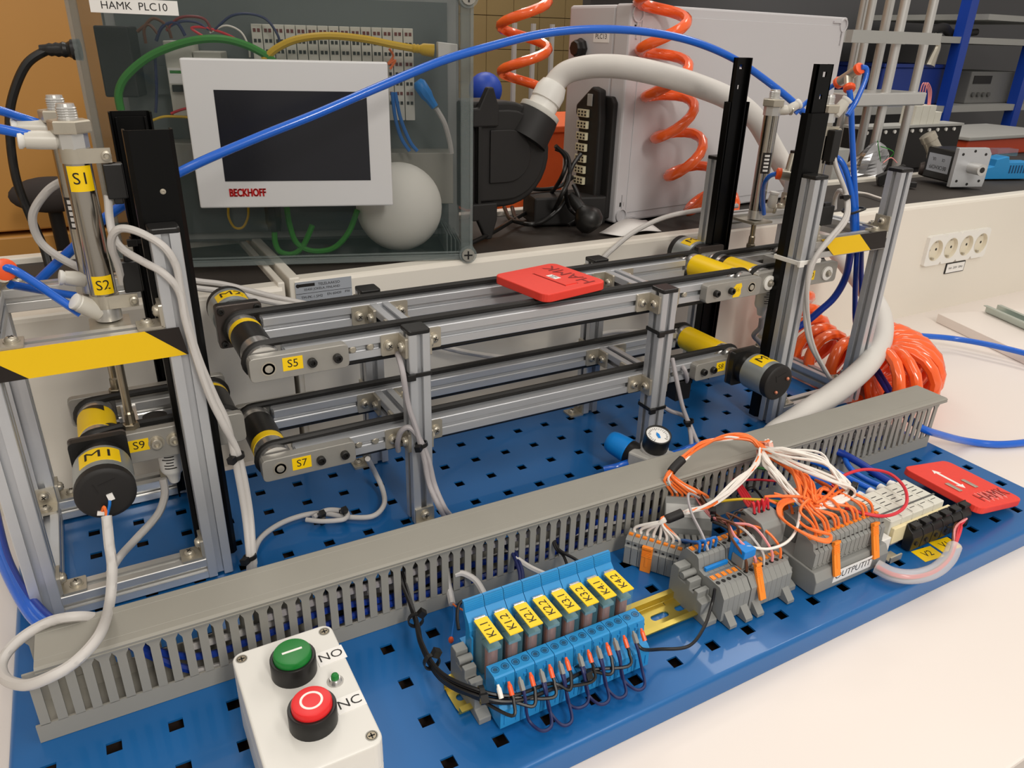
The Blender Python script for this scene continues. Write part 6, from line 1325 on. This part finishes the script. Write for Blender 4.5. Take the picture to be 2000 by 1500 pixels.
bk = thing('panel_plug', hit(F10, 535, 425, .02), 'black cable plug under the touch panel', 'plug')
pa, pb = hit(F10, 532, 400, .04), hit(F10, 537, 452, .04); dv = (pb - pa).normalized(); b = MB(); b.lathe(pa, dv, [(.0095, 0), (.0095, .020), (.0080, .024), (.0075, .030), (.004, .031)], 8); b.build('plug_body', BLACKP, bk, smooth=True)
# power plug on the left wall
pp = thing('power_plug', F10 @ V(-.02, .05, .22), 'black ribbed power plug on the left wall of the clear enclosure', 'plug')
pa, pb = PY(158, 97, .495), PY(94, 97, .50); dv = (pb - pa).normalized(); b = MB(); pr_ = [(.010, 0), (.0095, .008)]
for k in range(4): pr_ += [(.0080 - k * .0006, .009 + k * .006), (.0065 - k * .0005, .012 + k * .006)]
pr_ += [(.0044, .036)]; b.lathe(pa, dv, pr_, 16); b.build('plug_body', BLACKP, pp, smooth=True)
# ---- grey enclosure PLC13
W13, D13, H13 = 0.500, 0.127, 0.2885
e2 = thing('grey_enclosure', F13 @ V(W13 / 2, D13 / 2, 0), 'light grey plastic enclosure labelled PLC13 behind the right end', 'enclosure')
bxf(F13, 'enclosure_body', ENCG, e2, 0, W13, 0.030, D13, 0.0005, H13, 0.004); bxf(F13, 'enclosure_lid', ENCG, e2, -0.0015, W13 + 0.0015, 0, 0.0294, 0.0005, H13 + 0.001, 0.003)
bxf(F13, 'lid_panel', ENCG, e2, 0.020, W13 - 0.014, -0.0012, 0.0, 0.014, H13 - 0.012, 0.0006)
for x in (0.011, W13 - 0.011):
    for z in (0.011, H13 - 0.011):
        b = MB(); b.T = F13; n = 18; vs = []
        for r_, y_ in ((.0105, 0.0), (.0105, -.0028), (.0085, -.0028), (.0085, 0.006)): vs += [(x + r_ * math.cos(2 * math.pi * i / n), y_, z + r_ * math.sin(2 * math.pi * i / n)) for i in range(n)]
        b.add(vs, [(q * n + i, q * n + (i + 1) % n, (q + 1) * n + (i + 1) % n, (q + 1) * n + i) for q in range(3) for i in range(n)]); b.build('screw_socket', ENCG, e2)
        sx_ = 1 if x < .2 else -1; sz_ = 1 if z < .1 else -1
        b = MB(); b.T = F13; b.box(min(x + sx_ * .010, x + sx_ * .030), max(x + sx_ * .010, x + sx_ * .030), -.0025, 0, z - .0014 - sz_ * .004, z + .0014 - sz_ * .004); b.box(x - .0014, x + .0014, -.0025, 0, min(z + sz_ * .010, z + sz_ * .030), max(z + sz_ * .010, z + sz_ * .030)); b.build('corner_rib', ENCG, e2)
        bxf(F13, 'hinge_slot', BLACKM, e2, x - .004, x + .004, -.0004, 0.0, z + sz_ * .016 - .003, z + sz_ * .016 + .003)
bxf(F13, 'side_line', mat('enclosure seam shadow grey', (150, 148, 150), .6), e2, -0.0006, 0.0, .034, D13 - .004, H13 - .034, H13 - .0328)
FS = frame(F13 @ V(0, .0560, .2490), F13.to_3x3() @ V(0, -1, 0), V(0, 0, 1))
b = MB(); b.T = FS; b.box(-.0160, .0160, -.0075, .0075, 0, .0004); lb = b.build('label', PAPER, e2); text('lettering', 'PLC13', .0088, INK, FS @ Matrix.Translation((0, 0, .0006)), lb)
b = MB(); b.T = F13; b.lathe((-.001, .0960, .2330), (-1, 0, 0), [(.0135, 0), (.0135, .004), (.0110, .006), (.0110, .012), (.009, .014)], 8); b.build('rotary_knob', BLACKP, e2)
# connector housing on its left wall
ch = thing('connector_housing', F13 @ V(-.02, .06, .0), 'tall black connector housing with seven cream inserts on the PLC13 box side', 'connector')
b = MB(); b.T = F13; b.prism([(.010, .006), (.010, .166), (.016, .174), (.034, .174), (.040, .150), (.040, .006)], lambda a, z, t_: (t_, a, z), -.010, -.0015); b.build('housing_plate', BLACKM, ch, bevel=.002)
b = MB(); b.T = F13; b.prism([(.022, .010), (.022, .140), (.026, .182), (.042, .186), (.074, .160), (.074, .148), (.066, .140), (.066, .020), (.060, .010)], lambda a, z, t_: (t_, a, z), -.024, -.010); b.build('housing_shell', BLACKM, ch, bevel=.003)
b = MB(); b.T = F13; b.box(-.026, -.0242, .038, .048, .160, .176); b.build('locking_lever', SHELFG, ch, bevel=.0006)
INS = mat('cream contact insert', (216, 208, 176), .5)
for k in range(7):
    zc = .052 + k * .0155; b = MB(); b.T = F13; b.pz(rrect(-.0300, -.0242, .042, .064, .002, 2), zc, zc + .0100); i_ = b.build('contact_insert', INS, ch)
    b = MB(); b.T = F13
    for q in range(3):
        for p2 in range(2): b.box(-.0304, -.0300, .0440 + q * .0066, .0472 + q * .0066, zc + .0016 + p2 * .0043, zc + .0040 + p2 * .0043)
    b.build('contact_holes', BLACKM, i_, kind='stuff')
# big black round hood with gland
hd = thing('round_connector_hood', V(.350, .475, .187), 'large black connector hood with white gland holding the thick cable', 'connector')
pc_ = PY(1000, 298, .45)
def disc(name, x0, x1, r, cx, cz, y0, y1, m, par, **k):
    po = [(x0, cz - r)] + [(cx + r * math.sin(math.radians(a)), cz - r * math.cos(math.radians(a))) for a in range(0, 181, 12)] + [(x0, cz + r)]
    b = MB(); b.py(po, y0, y1); return b.build(name, m, par, **k)
hx, hz = .345, .2930
disc('hood_body', .288, 0, .0660, hx, hz, .455, .515, BLACKM, hd, bevel=.004, seg=3)
disc('hood_ridge', .300, 0, .0560, hx, hz, .449, .455, BLACKM, hd, bevel=.002); disc('hood_inner', .318, 0, .0330, hx, hz, .446, .449, BLACKM, hd, bevel=.0015)
b = MB(); b.box(.300, .304, .444, .449, .235, .352); b.build('hood_seam', BLACKP, hd)
for z0, z1, zt in ((.330, .352, .376), (.236, .214, .1885)):
    b = MB(); b.py([(.292, z0), (.328, z0), (.328, z1), (.320, zt), (.312, zt), (.300, z1), (.292, z1)], .443, .453); b.build('hood_latch', BLACKM, hd, bevel=.002)
g0 = PY(1047, 232, .462); g1 = PY(1075, 180, .462); gd = (g1 - g0).normalized()
b = MB(); b.lathe(g0 - gd * .030, gd, [(.030, 0), (.0285, .030), (.0275, .036)], 26); b.build('hood_neck', BLACKM, hd, smooth=True)
b = MB(); b.lathe(g0 + gd * .006, gd, [(.0270, 0), (.0275, .001), (.0275, .006), (.026, .007)], 28); b.build('gland_flange', mat('pale grey gland', (206, 204, 196), .45), hd, smooth=True)
b = MB(); b.lathe(g0 + gd * .013, gd, [(.0195, 0), (.0195, .010), (.0180, .0105), (.0180, .012), (.0205, .0125), (.0205, .026), (.0170, .036), (.0145, .037)], 12); b.build('gland_nut', WHITEP, hd, smooth=True)
# power adapter with cords
ad = thing('power_adapter', V(.470, .500, .187), 'black power adapter box lying under its tangled cord', 'adapter')
b = MB(); b.obox((.475, .510, .2065), (1, -.25, 0), (.25, 1, 0), (0, 0, 1), .055, .030, .0200); b.build('adapter_box', BLACKM, ad, bevel=.003)
pgs = thing('power_plug', PZ(1155, 425, .20), 'black round power plug lying before the PLC13 box', 'plug')
b = MB(); pq = PZ(1152, 432, .205); b.lathe(pq, V(-.25, .5, .55), [(.012, -.012), (.018, -.006), (.020, .004), (.016, .014), (.0085, .022), (.0085, .034), (.0045, .046)], 20); b.build('plug_body', BLACKP, pgs, smooth=True)
for spec, lab in (
    ([(905, 482, 'z', .192), (960, 455, 'z', .194), (1010, 425, 'z', .196), (1060, 395, 'z', .205), (1095, 350, 'y', .47), (1105, 310, 'y', .47), (1085, 285, 'y', .47)], 'black cord running along the shelf to the left'),
    ([(1085, 290, 'y', .48), (1108, 305, 'y', .47), (1112, 345, 'y', .455), (1095, 385, 'y', .45), (1075, 420, 'z', .200), (1040, 438, 'z', .195), (1010, 430, 'z', .195), (1000, 405, 'z', .200)], 'black cord loop hanging over the adapter, front one'),
    ([(1135, 300, 'y', .46), (1118, 325, 'y', .46), (1105, 365, 'y', .455), (1112, 405, 'z', .215), (1135, 425, 'z', .205)], 'black cord loop hanging over the adapter, middle one'),
    ([(1120, 360, 'y', .45), (1132, 390, 'y', .44), (1130, 425, 'z', .205), (1110, 440, 'z', .196)], 'black cord loop hanging over the adapter, right one'),
    ([(1005, 360, 'y', .53), (1050, 370, 'y', .53), (1090, 365, 'y', .53), (1120, 345, 'y', .52)], 'black cord behind the adapter'),
    ([(985, 405, 'z', .200), (1000, 430, 'z', .196), (1050, 436, 'z', .196), (1090, 410, 'z', .212), (1110, 380, 'y', .47)], 'black cord lowest in the tangle')):
    C('mains_cable', spec, .0030, BLACKP, lab, 'cord')
b = MB(); pA = [PZ(1178, 452, .188), PZ(1222, 440, .190), PZ(1270, 432, .192), PZ(1290, 452, .188), PZ(1250, 462, .188)]
vs = []; nn = 10
for i in range(nn + 1):
    t_ = i / nn; a_ = PZ(1170, 455, .187).lerp(PZ(1262, 430, .187), t_); c_ = PZ(1215, 462, .187).lerp(PZ(1292, 452, .187), t_); hgt = .010 * math.sin(math.pi * t_) ** 1.5
    vs += [a_ + V(0, 0, .0004 + hgt), c_ + V(0, 0, .0004 + hgt * .4)]
b.add(vs, [(2 * i, 2 * i + 1, 2 * i + 3, 2 * i + 2) for i in range(nn)]); o = b.build('paper_sheet', PAPER, None, smooth=True, label='small curled white paper on the black shelf mat', cat='paper'); sm = o.modifiers.new('thickness', 'SOLIDIFY'); sm.thickness = .0004
# ---- right part of the shelf
sm_ = thing('servo_motor', V(1.34, .475, .187), 'black servo motor with square silver flange on the shelf', 'motor')
MA = Vector((-.31, -.95, 0)).normalized(); MS = MA.cross(V(0, 0, 1)); mc = PZ(1895, 362, .187); mc.z = .187
mf = Vector((mc.x, mc.y, .187)) + V(.0, .02, 0)
fc = PZ(1893, 327, .2255)
b = MB(); F = Matrix((tuple(MS) + (fc.x,), (0, 0, 0, 0), (0, 0, 0, 0), (0, 0, 0, 1))) if False else frame(fc, MS * -1, (0, 0, 1))
b.T = F; po = [(-.036, -.037), (.036, -.037), (.038, -.026), (.038, .026), (.030, .037), (-.036, .037)]; b.pz(po, -.005, .005); fl_ = b.build('flange', ALU, sm_, bevel=.0012)
for dx, dz in ((-.025, -.025), (.025, -.025), (-.025, .025), (.025, .025), (0, -.031), (0, .031)):
    b = MB(); b.T = F; s_ = 1 if (F.to_3x3() @ V(0, 0, 1)).dot(MA) > 0 else -1; b.cyl((dx, dz, s_ * .005), (dx, dz, s_ * .0056), .0026, 10); b.build('bolt_hole', BLACKM, fl_)
b = MB(); b.cyl(fc + MA * .004, fc + MA * .034, .0105, 20); b.build('shaft', ALUB, sm_, smooth=True)
b = MB(); b.cyl(fc + MA * .034, fc + MA * .0345, .0052, 16); b.build('shaft_bore', BLACKM, sm_)
b = MB(); b.obox(fc - MA * .046 - V(0, 0, .001), MA, MS, (0, 0, 1), .041, .030, .030); bd = b.build('motor_body', BLACKP, sm_, bevel=.003)
lf = fc - MA * .048 + MS * .0302
LFm = frame(lf, MA * -1, (0, 0, -1))
if (LFm.to_3x3() @ V(0, 0, 1)).dot(MS) < 0: LFm = frame(lf, MA, (0, 0, -1))
b = MB(); b.T = LFm; b.box(-.031, .031, -.018, .016, 0, .0003); b.build('type_label', SILVL, bd)
text('lettering', 'BECKHOFF', .0105, INK, LFm @ Matrix.Translation((0, .007, .0005)), bd, sx=.95); text('lettering', 'CE', .0075, INK, LFm @ Matrix.Translation((-.012, -.008, .0005)), bd); text('lettering', 'UL', .0085, INK, LFm @ Matrix.Translation((.014, -.008, .0005)), bd)
cb0 = fc - MA * .088 + V(0, 0, .012)
b = MB(); b.lathe(cb0, V(-.75, .6, .1), [(.016, -.010), (.017, 0), (.017, .012), (.013, .020)], 16); b.build('cable_outlet', STEEL, sm_, smooth=True)
b = MB(); b.lathe(cb0 - MA * .010, V(-.45, .35, .8), [(.014, 0), (.015, .010), (.0145, .030), (.016, .031), (.016, .044), (.011, .046)], 10); b.build('cable_outlet', STEEL, sm_, smooth=True)
b = MB(); b.lathe(cb0 - V(0, 0, .030), V(-.6, .75, 0), [(.015, -.010), (.016, .004), (.016, .018), (.012, .030)], 12); b.build('cable_outlet', DARKST, sm_, smooth=True)
rs = thing('relay_socket', PZ(1970, 355, .187), 'blue relay socket lying on the shelf at the right edge', 'relay socket')
rc = PZ(1972, 352, .187); RA = Vector((.95, -.3, 0)).normalized(); RBv = Vector((.3, .95, 0))
b = MB(); b.T = frame(Vector((rc.x + .01, rc.y + .03, .187)), RA, RBv); b.prism([(-.05, 0), (-.052, .022), (-.034, .026), (-.032, .040), (-.004, .046), (.0, .034), (.060, .034), (.062, 0)], lambda a, z, t_: (a, t_, z), -.018, .018); b.build('socket_body', RELB, rs, bevel=.001)
b = MB(); b.T = frame(Vector((rc.x + .01, rc.y + .03, .187)), RA, RBv); b.box(-.030, .020, -.012, .012, .046, .060); b.build('relay_cover', RELBD, rs, bevel=.001)
for k in range(8):
    b = MB(); b.T = frame(Vector((rc.x + .01, rc.y + .03, .187)), RA, RBv); b.box(.004 + k * .007, .007 + k * .007, -.0186, -.018, .012, .028); b.build('vent_slot', bpy.data.materials['deep blue recess'], rs)
# silver bag
b = MB(); bp = PZ(1712, 345, .187); n, m_ = 14, 10; vs = []
for i in range(n):
    for j in range(m_ + 1):
        a = 2 * math.pi * i / n; t_ = j / m_; r_ = (.050 * (1 - t_) ** .6 + .006) * (1 + .25 * math.sin(3 * a + 5 * t_) * random.uniform(.6, 1.2)); vs.append((bp.x + r_ * math.cos(a) * 1.05 + .020 * t_, bp.y + .03 + r_ * math.sin(a) * .6, .1865 + t_ * .066))
fs = [(i * (m_ + 1) + j, ((i + 1) % n) * (m_ + 1) + j, ((i + 1) % n) * (m_ + 1) + j + 1, i * (m_ + 1) + j + 1) for i in range(n) for j in range(m_)]
b.add(vs, fs); b.build('foil_bag', FOIL, None, smooth=False, label='crumpled silver foil bag on the shelf beside right tower', cat='bag')
for k, (spec, m_, lab) in enumerate((([(1720, 315, 'y', .50), (1716, 290, 'y', .50), (1714, 275, 'y', .50)], WIREG, 'thin green wire end rising from the foil bag'), ([(1728, 316, 'y', .50), (1745, 300, 'y', .49), (1738, 292, 'y', .49), (1720, 286, 'y', .50)], WIREG, 'thin curled green wire end over the foil bag'), ([(1725, 318, 'y', .48), (1740, 308, 'y', .48), (1752, 318, 'y', .48)], WIREP, 'thin pale wire bow at the foil bag'))): C('loose_wire', spec, .0009, m_, lab, 'wire', n=6)
b = MB(); cp = PZ(1775, 366, .187); b.obox((cp.x, cp.y + .01, .192), (.7, -.6, 0), (.6, .7, 0), (0, 0, 1), .020, .008, .005); b.obox((cp.x - .012, cp.y + .035, .205), (.5, -.5, .4), (.6, .7, 0), (-.3, .2, 1), .026, .010, .010); b.build('spring_clip', BLACKP, None, bevel=.001, label='small black clip on the shelf beside the servo motor', cat='clip')
C('loose_cable', [(1665, 375, 'z', .189), (1690, 378, 'z', .189), (1712, 385, 'z', .189), (1735, 392, 'z', .189)], .0022, WIREW, 'short white cord lying on the shelf mat', 'cord')
# ---- white board with rails on the right of the table
wb = thing('white_board', PZ(1950, 640, -.02), 'white board lying on the table at the right edge', 'board')
q1, q2, q3 = PZ(1832, 612, -.003), PZ(1838, 608, -.003), PZ(2000, 690, -.003)
b = MB(); dx_ = (q3 - q1).normalized(); ny_ = V(0, 0, 1).cross(dx_); b.T = Matrix.Translation((q1.x, q1.y, -.020)) @ Matrix(((dx_.x, ny_.x, 0, 0), (dx_.y, ny_.y, 0, 0), (0, 0, 1, 0), (0, 0, 0, 1))); b.box(0, .40, 0, .40, 0.0003, .0170); b.build('board_panel', TABLE, wb, bevel=.001)
rr = thing('mounting_rail', PZ(1950, 615, -.003), 'zinc mounting rail lying on the white board', 'mounting rail')
q4, q5 = PZ(1918, 608, -.001), PZ(2000, 645, -.001); dx_ = (q5 - q4).normalized(); ny_ = V(0, 0, 1).cross(dx_); b = MB(); b.T = Matrix.Translation((q4.x, q4.y, -.0028)) @ Matrix(((dx_.x, ny_.x, 0, 0), (dx_.y, ny_.y, 0, 0), (0, 0, 1, 0), (0, 0, 0, 1)))
b.px([(0, .012), (.006, .012), (.006, .001), (.030, .001), (.030, .012), (.036, .012), (.036, .0135), (.0285, .0135), (.0285, .0025), (.0075, .0025), (.0075, .0135), (0, .0135)], 0, .32); b.build('rail_profile', mat('plain zinc rail', (186, 196, 190), .3, .7), rr)
# ================================================================ BACKGROUND
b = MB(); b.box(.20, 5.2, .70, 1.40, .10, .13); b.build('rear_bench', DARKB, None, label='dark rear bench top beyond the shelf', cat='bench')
b = MB(); b.box(-1.6, .16, 1.02, 1.4, .125, .9); cbn = thing('wooden_cabinet', V(-.7, 1.2, -.77), 'varnished wooden cabinet front at the far left', 'cabinet'); b.build('cabinet_front', WOOD, cbn, bevel=.003)
b = MB(); b.box(-1.6, .16, 1.012, 1.4, -.10, .118); b.build('cabinet_drawer', WOOD, cbn, bevel=.003)
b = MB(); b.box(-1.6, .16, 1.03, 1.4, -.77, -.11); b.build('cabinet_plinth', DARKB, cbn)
chs = thing('office_chair', V(-.17, .86, -.3), 'dark grey office chair back beyond the left tower', 'chair')
b = MB(); cc_ = PY(100, 380, .90); b.sphere(cc_, .055, 20, 12, (1.0, .4, .48)); b.build('chair_backrest', mat('dark chair fabric', (62, 56, 54), .9), chs, smooth=True)
b = MB(); b.tube([cc_ + V(0, .01, -.01), V(cc_.x, .94, .05), V(cc_.x + .02, .94, -.30)], .010, 10); b.build('chair_stem', BLACKM, chs, smooth=True)
b = MB(); b.box(cc_.x - .20, cc_.x + .20, .58, .98, -.36, -.30); b.build('chair_seat', bpy.data.materials['dark chair fabric'], chs, bevel=.02)
b = MB(); b.cyl((cc_.x, .80, -.745), (cc_.x, .80, -.36), .02, 14); b.cyl((cc_.x, .80, -.7695), (cc_.x, .80, -.745), .22, 5); b.build('chair_base', BLACKM, chs)
oc = thing('storage_crate', V(.58, .74, .13), 'orange plastic crate behind the black connector hood', 'crate')
b = MB(); b.box(.48, .80, .72, .95, .1305, .285); b.build('crate_body', mat('orange crate plastic', (226, 96, 36), .5), oc, bevel=.004); b = MB(); b.box(.475, .805, .715, .955, .285, .296); b.build('crate_rim', bpy.data.materials['orange crate plastic'], oc, bevel=.002)
bl = PY(948, 176, 1.1); fk = thing('blue_flask', V(bl.x, 1.1, .13), 'blue round bottle on the rear bench beside the clear enclosure', 'bottle')
b = MB(); b.sphere(bl, .036, 18, 12); b.build('bottle_body', RACKB, fk, smooth=True); b = MB(); b.cyl(V(bl.x, 1.1, .1305), bl, .030, 16); b.build('bottle_foot', RACKB, fk, smooth=True)
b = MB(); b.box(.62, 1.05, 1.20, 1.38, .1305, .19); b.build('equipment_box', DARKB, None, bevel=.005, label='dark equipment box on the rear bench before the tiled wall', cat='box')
for k in range(3):
    pt_ = PY(1000 + 35 * k, 250, 1.15); b = MB(); b.cyl((pt_.x, 1.15, .1305), (pt_.x, 1.15, .46), .006, 8); b.build('lab_stand', SHELFG, None, smooth=True, label='thin pale lab stand rod on the rear bench, ' + ('left', 'middle', 'right')[k] + ' one', cat='stand')
# grey partition and rack on the right
b = MB(); b.box(1.55, 6.0, 2.05, 2.10, -.77, 2.0); o = b.build('partition_board', GREYW, None, label='dark grey partition board behind the rack', cat='partition')
b = MB(); b.box(-.2, 1.9, 1.80, 1.84, .62, 1.2); b.build('wall_shelf', WOOD, None, label='brown overhead cupboard behind the enclosures', cat='cupboard')
rk = thing('storage_rack', V(2.9, 1.55, -.77), 'blue post storage rack with pale shelves in the right background', 'rack')
YR = 1.45
for u, v_, w_ in ((1876, 120, .045), (2012, 130, .045)):
    q = PY(u, v_, YR); b = MB(); b.box(q.x - w_ / 2, q.x + w_ / 2, YR, YR + .04, -.76, 1.6); b.build('rack_post', RACKB, rk)
for v_, u0, u1, t_ in ((29, 1700, 2100, .020), (78, 1660, 2100, .022), (213, 1660, 2100, .024)):
    z_ = PY(1870, v_, YR).z; x0_ = PY(u0, v_, YR).x; x1_ = PY(u1, v_, YR).x
    if v_ == 29: x0_ = PY(1935, v_, YR).x
    b = MB(); b.box(x0_, x1_, YR + .005, YR + .55, z_ - t_ / 2, z_ + t_ / 2); b.build('rack_shelf', SHELFG, rk)
zs = PY(1870, 213, YR).z + .012
q0, q1 = PY(1712, 200, YR + .06), PY(1838, 200, YR + .06)
bcx = thing('storage_crate', V((q0.x + q1.x) / 2, YR + .15, zs), 'blue plastic crate on the rack shelf behind the tubes', 'crate'); hz_ = PY(1780, 132, YR + .06).z
b = MB(); b.box(q0.x, q1.x, YR + .06, YR + .30, zs + .0005, hz_); b.build('crate_body', mat('blue crate plastic', (28, 56, 140), .5), bcx, bevel=.006)
b = MB(); b.box(q0.x - .006, q1.x + .006, YR + .055, YR + .305, hz_, hz_ + .012); b.build('crate_rim', bpy.data.materials['blue crate plastic'], bcx)
q0, q1 = PY(1884, 200, YR + .06), PY(1990, 200, YR + .06); hz_ = PY(1930, 140, YR + .06).z
ins = thing('bench_instrument', V((q0.x + q1.x) / 2, YR + .15, zs), 'grey bench instrument with dark display on the rack shelf', 'instrument'); b = MB(); b.box(q0.x, q1.x, YR + .06, YR + .30, zs + .0005, hz_); b.build('instrument_case', mat('dim grey case', (118, 118, 116), .6), ins, bevel=.004)
b = MB(); b.box(q0.x + .02, q0.x + .14, YR + .058, YR + .06, hz_ - .045, hz_ - .015); b.build('display', BLACKM, ins)
for k in range(4):
    b = MB(); b.cyl((q0.x + .035 + k * .035, YR + .052, zs + .035), (q0.x + .035 + k * .035, YR + .06, zs + .035), .009, 12); b.build('control_knob', GREYTD, ins)
zs2 = PY(1870, 78, YR).z + .011; q = PY(1850, 62, YR + .05)
b = MB(); b.tube(crom([V(q.x - .10, YR + .06, zs2 + .012), V(q.x - .03, YR + .05, zs2 + .030), V(q.x + .03, YR + .06, zs2 + .014), V(q.x + .12, YR + .08, zs2 + .012), V(q.x + .20, YR + .06, zs2 + .020)], 6), [.016] * 20 + [.012] * 5, 10); b.build('cable_bunch', BLACKM, None, smooth=True, label='bunch of black cables lying on the upper rack shelf', cat='cable')
q = PY(1835, 75, YR - .02); b = MB(); b.tube(crom([V(q.x - .02, YR - .01, zs2 + .006), V(q.x, YR - .02, zs2 - .03), V(q.x - .01, YR - .02, zs2 - .07), V(q.x - .02, YR - .02, zs2 - .10)], 5), [.006 + .0008 * i for i in range(16)], 8); b.build('ribbon_cable_end', BRASS, None, smooth=True, label='pale connector strands hanging from the upper rack shelf', cat='cable')
# frame of aluminium tubes
tw = thing('tube_tower', V(1.32, .66, .13), 'open tower of vertical aluminium tubes with flat rings behind the shelf', 'tower')
for (u, v_, y) in ((1676, 301, .72), (1700, 318, .66), (1752, 315, .70), (1640, 250, .95), (1655, 250, .92)):
    q = PY(u, v_, y); b = MB(); b.cyl((q.x, y, .1305), (q.x, y, 1.0), .0095, 16); b.build('tower_tube', ALUB, tw, smooth=True)
qa, qb = PY(1652, 70, .655), PY(1826, 72, .655); b = MB(); b.box(qa.x, qb.x, .640, .655, qa.z - .011, qa.z + .011); fb_ = b.build('flat_ring', SHELFG, tw); b = MB(); b.box(qa.x, qb.x, .72, .735, qa.z - .011, qa.z + .011); b.build('flat_ring', SHELFG, tw)
FL = frame(PY(1691, 69, .6545), (1, 0, 0), (0, 0, 1)); b = MB(); b.T = FL; b.box(-.006, .006, -.008, .008, .001, .0016); b.build('number_tag', PAPER, fb_); text('lettering', '1', .010, INK, FL @ Matrix.Translation((0, 0, .0018)), fb_)
qa, qb = PY(1640, 195, .655), PY(1795, 197, .655); b = MB(); b.box(qa.x, qb.x, .640, .740, qa.z - .013, qa.z + .013); b.build('flat_ring', ALUB, tw, bevel=.003)
# small devices behind the tubes
q0, q1 = PY(1668, 255, .85), PY(1862, 255, .85); ds = thing('terminal_strip', V((q0.x + q1.x) / 2, .85, .13), 'black terminal strip with white dots behind the aluminium tubes', 'terminal strip')
b = MB(); b.box(q0.x, q1.x, .83, .88, .150, q0.z + .004); b.build('strip_body', BLACKM, ds); b = MB(); b.box(q0.x + .01, q1.x - .01, .85, .88, .1305, .150); b.build('strip_foot', DARKB, ds); b = MB(); b.box(q0.x, q1.x, .825, .885, q0.z + .004, q0.z + .010); b.build('strip_rail', SHELFG, ds)
for k in range(11):
    b = MB(); xx = q0.x + (q1.x - q0.x) * (k + .6) / 11.6; b.cyl((xx, .826, q0.z - .004), (xx, .830, q0.z - .004), .0045, 10); b.build('white_dot', WHITEP, ds)
q0, q1 = PY(1780, 240, .84), PY(1832, 240, .84); zt_ = PY(1800, 206, .84).z
wd = thing('white_relay_bank', V((q0.x + q1.x) / 2, .85, q0.z), 'bank of white relay modules with pink wires behind the tubes', 'relay')
for k in range(4):
    xx = q0.x + (q1.x - q0.x) * k / 4; b = MB(); b.box(xx, xx + (q1.x - q0.x) / 4 - .001, .835, .875, PY(1800, 248, .84).z, zt_ - .004 * (k == 3) * 4); b.build('relay_unit', VALVE, wd, bevel=.001)
for k in range(3): C('pink_wire', [(1795 + 4 * k, 208, 'y', .85), (1797 + 5 * k, 180, 'y', .85), (1804 + 4 * k, 162, 'y', .85), (1813 + 3 * k, 178, 'y', .85), (1812 + 2 * k, 208, 'y', .85)], .0014, WIREP, 'pink wire loop on the white relay bank', 'wire', 'pink wire loops', n=6)
q0, q1 = PY(1885, 300, 1.0), PY(2060, 300, 1.0); orr = thing('storage_crate', V((q0.x + q1.x) / 2, 1.1, .13), 'orange red crate with white lid at the right picture edge', 'crate'); zt_ = PY(1940, 272, 1.0).z
b = MB(); b.box(q0.x, q1.x, 1.0, 1.25, .1305, zt_); b.build('crate_body', mat('red orange crate plastic', (196, 72, 40), .5), orr, bevel=.004)
b = MB(); b.box(q0.x - .01, q1.x, .99, 1.26, zt_, zt_ + .012); b.build('crate_lid', SHELFG, orr, bevel=.003)
b = MB(); q = PY(1652, 320, .62); b.box(q.x - .03, q.x + .012, .625, .69, .1305, PY(1652, 292, .62).z); b.build('grey_box', SHELFG, None, bevel=.002, label='small grey box behind the right tower', cat='box')
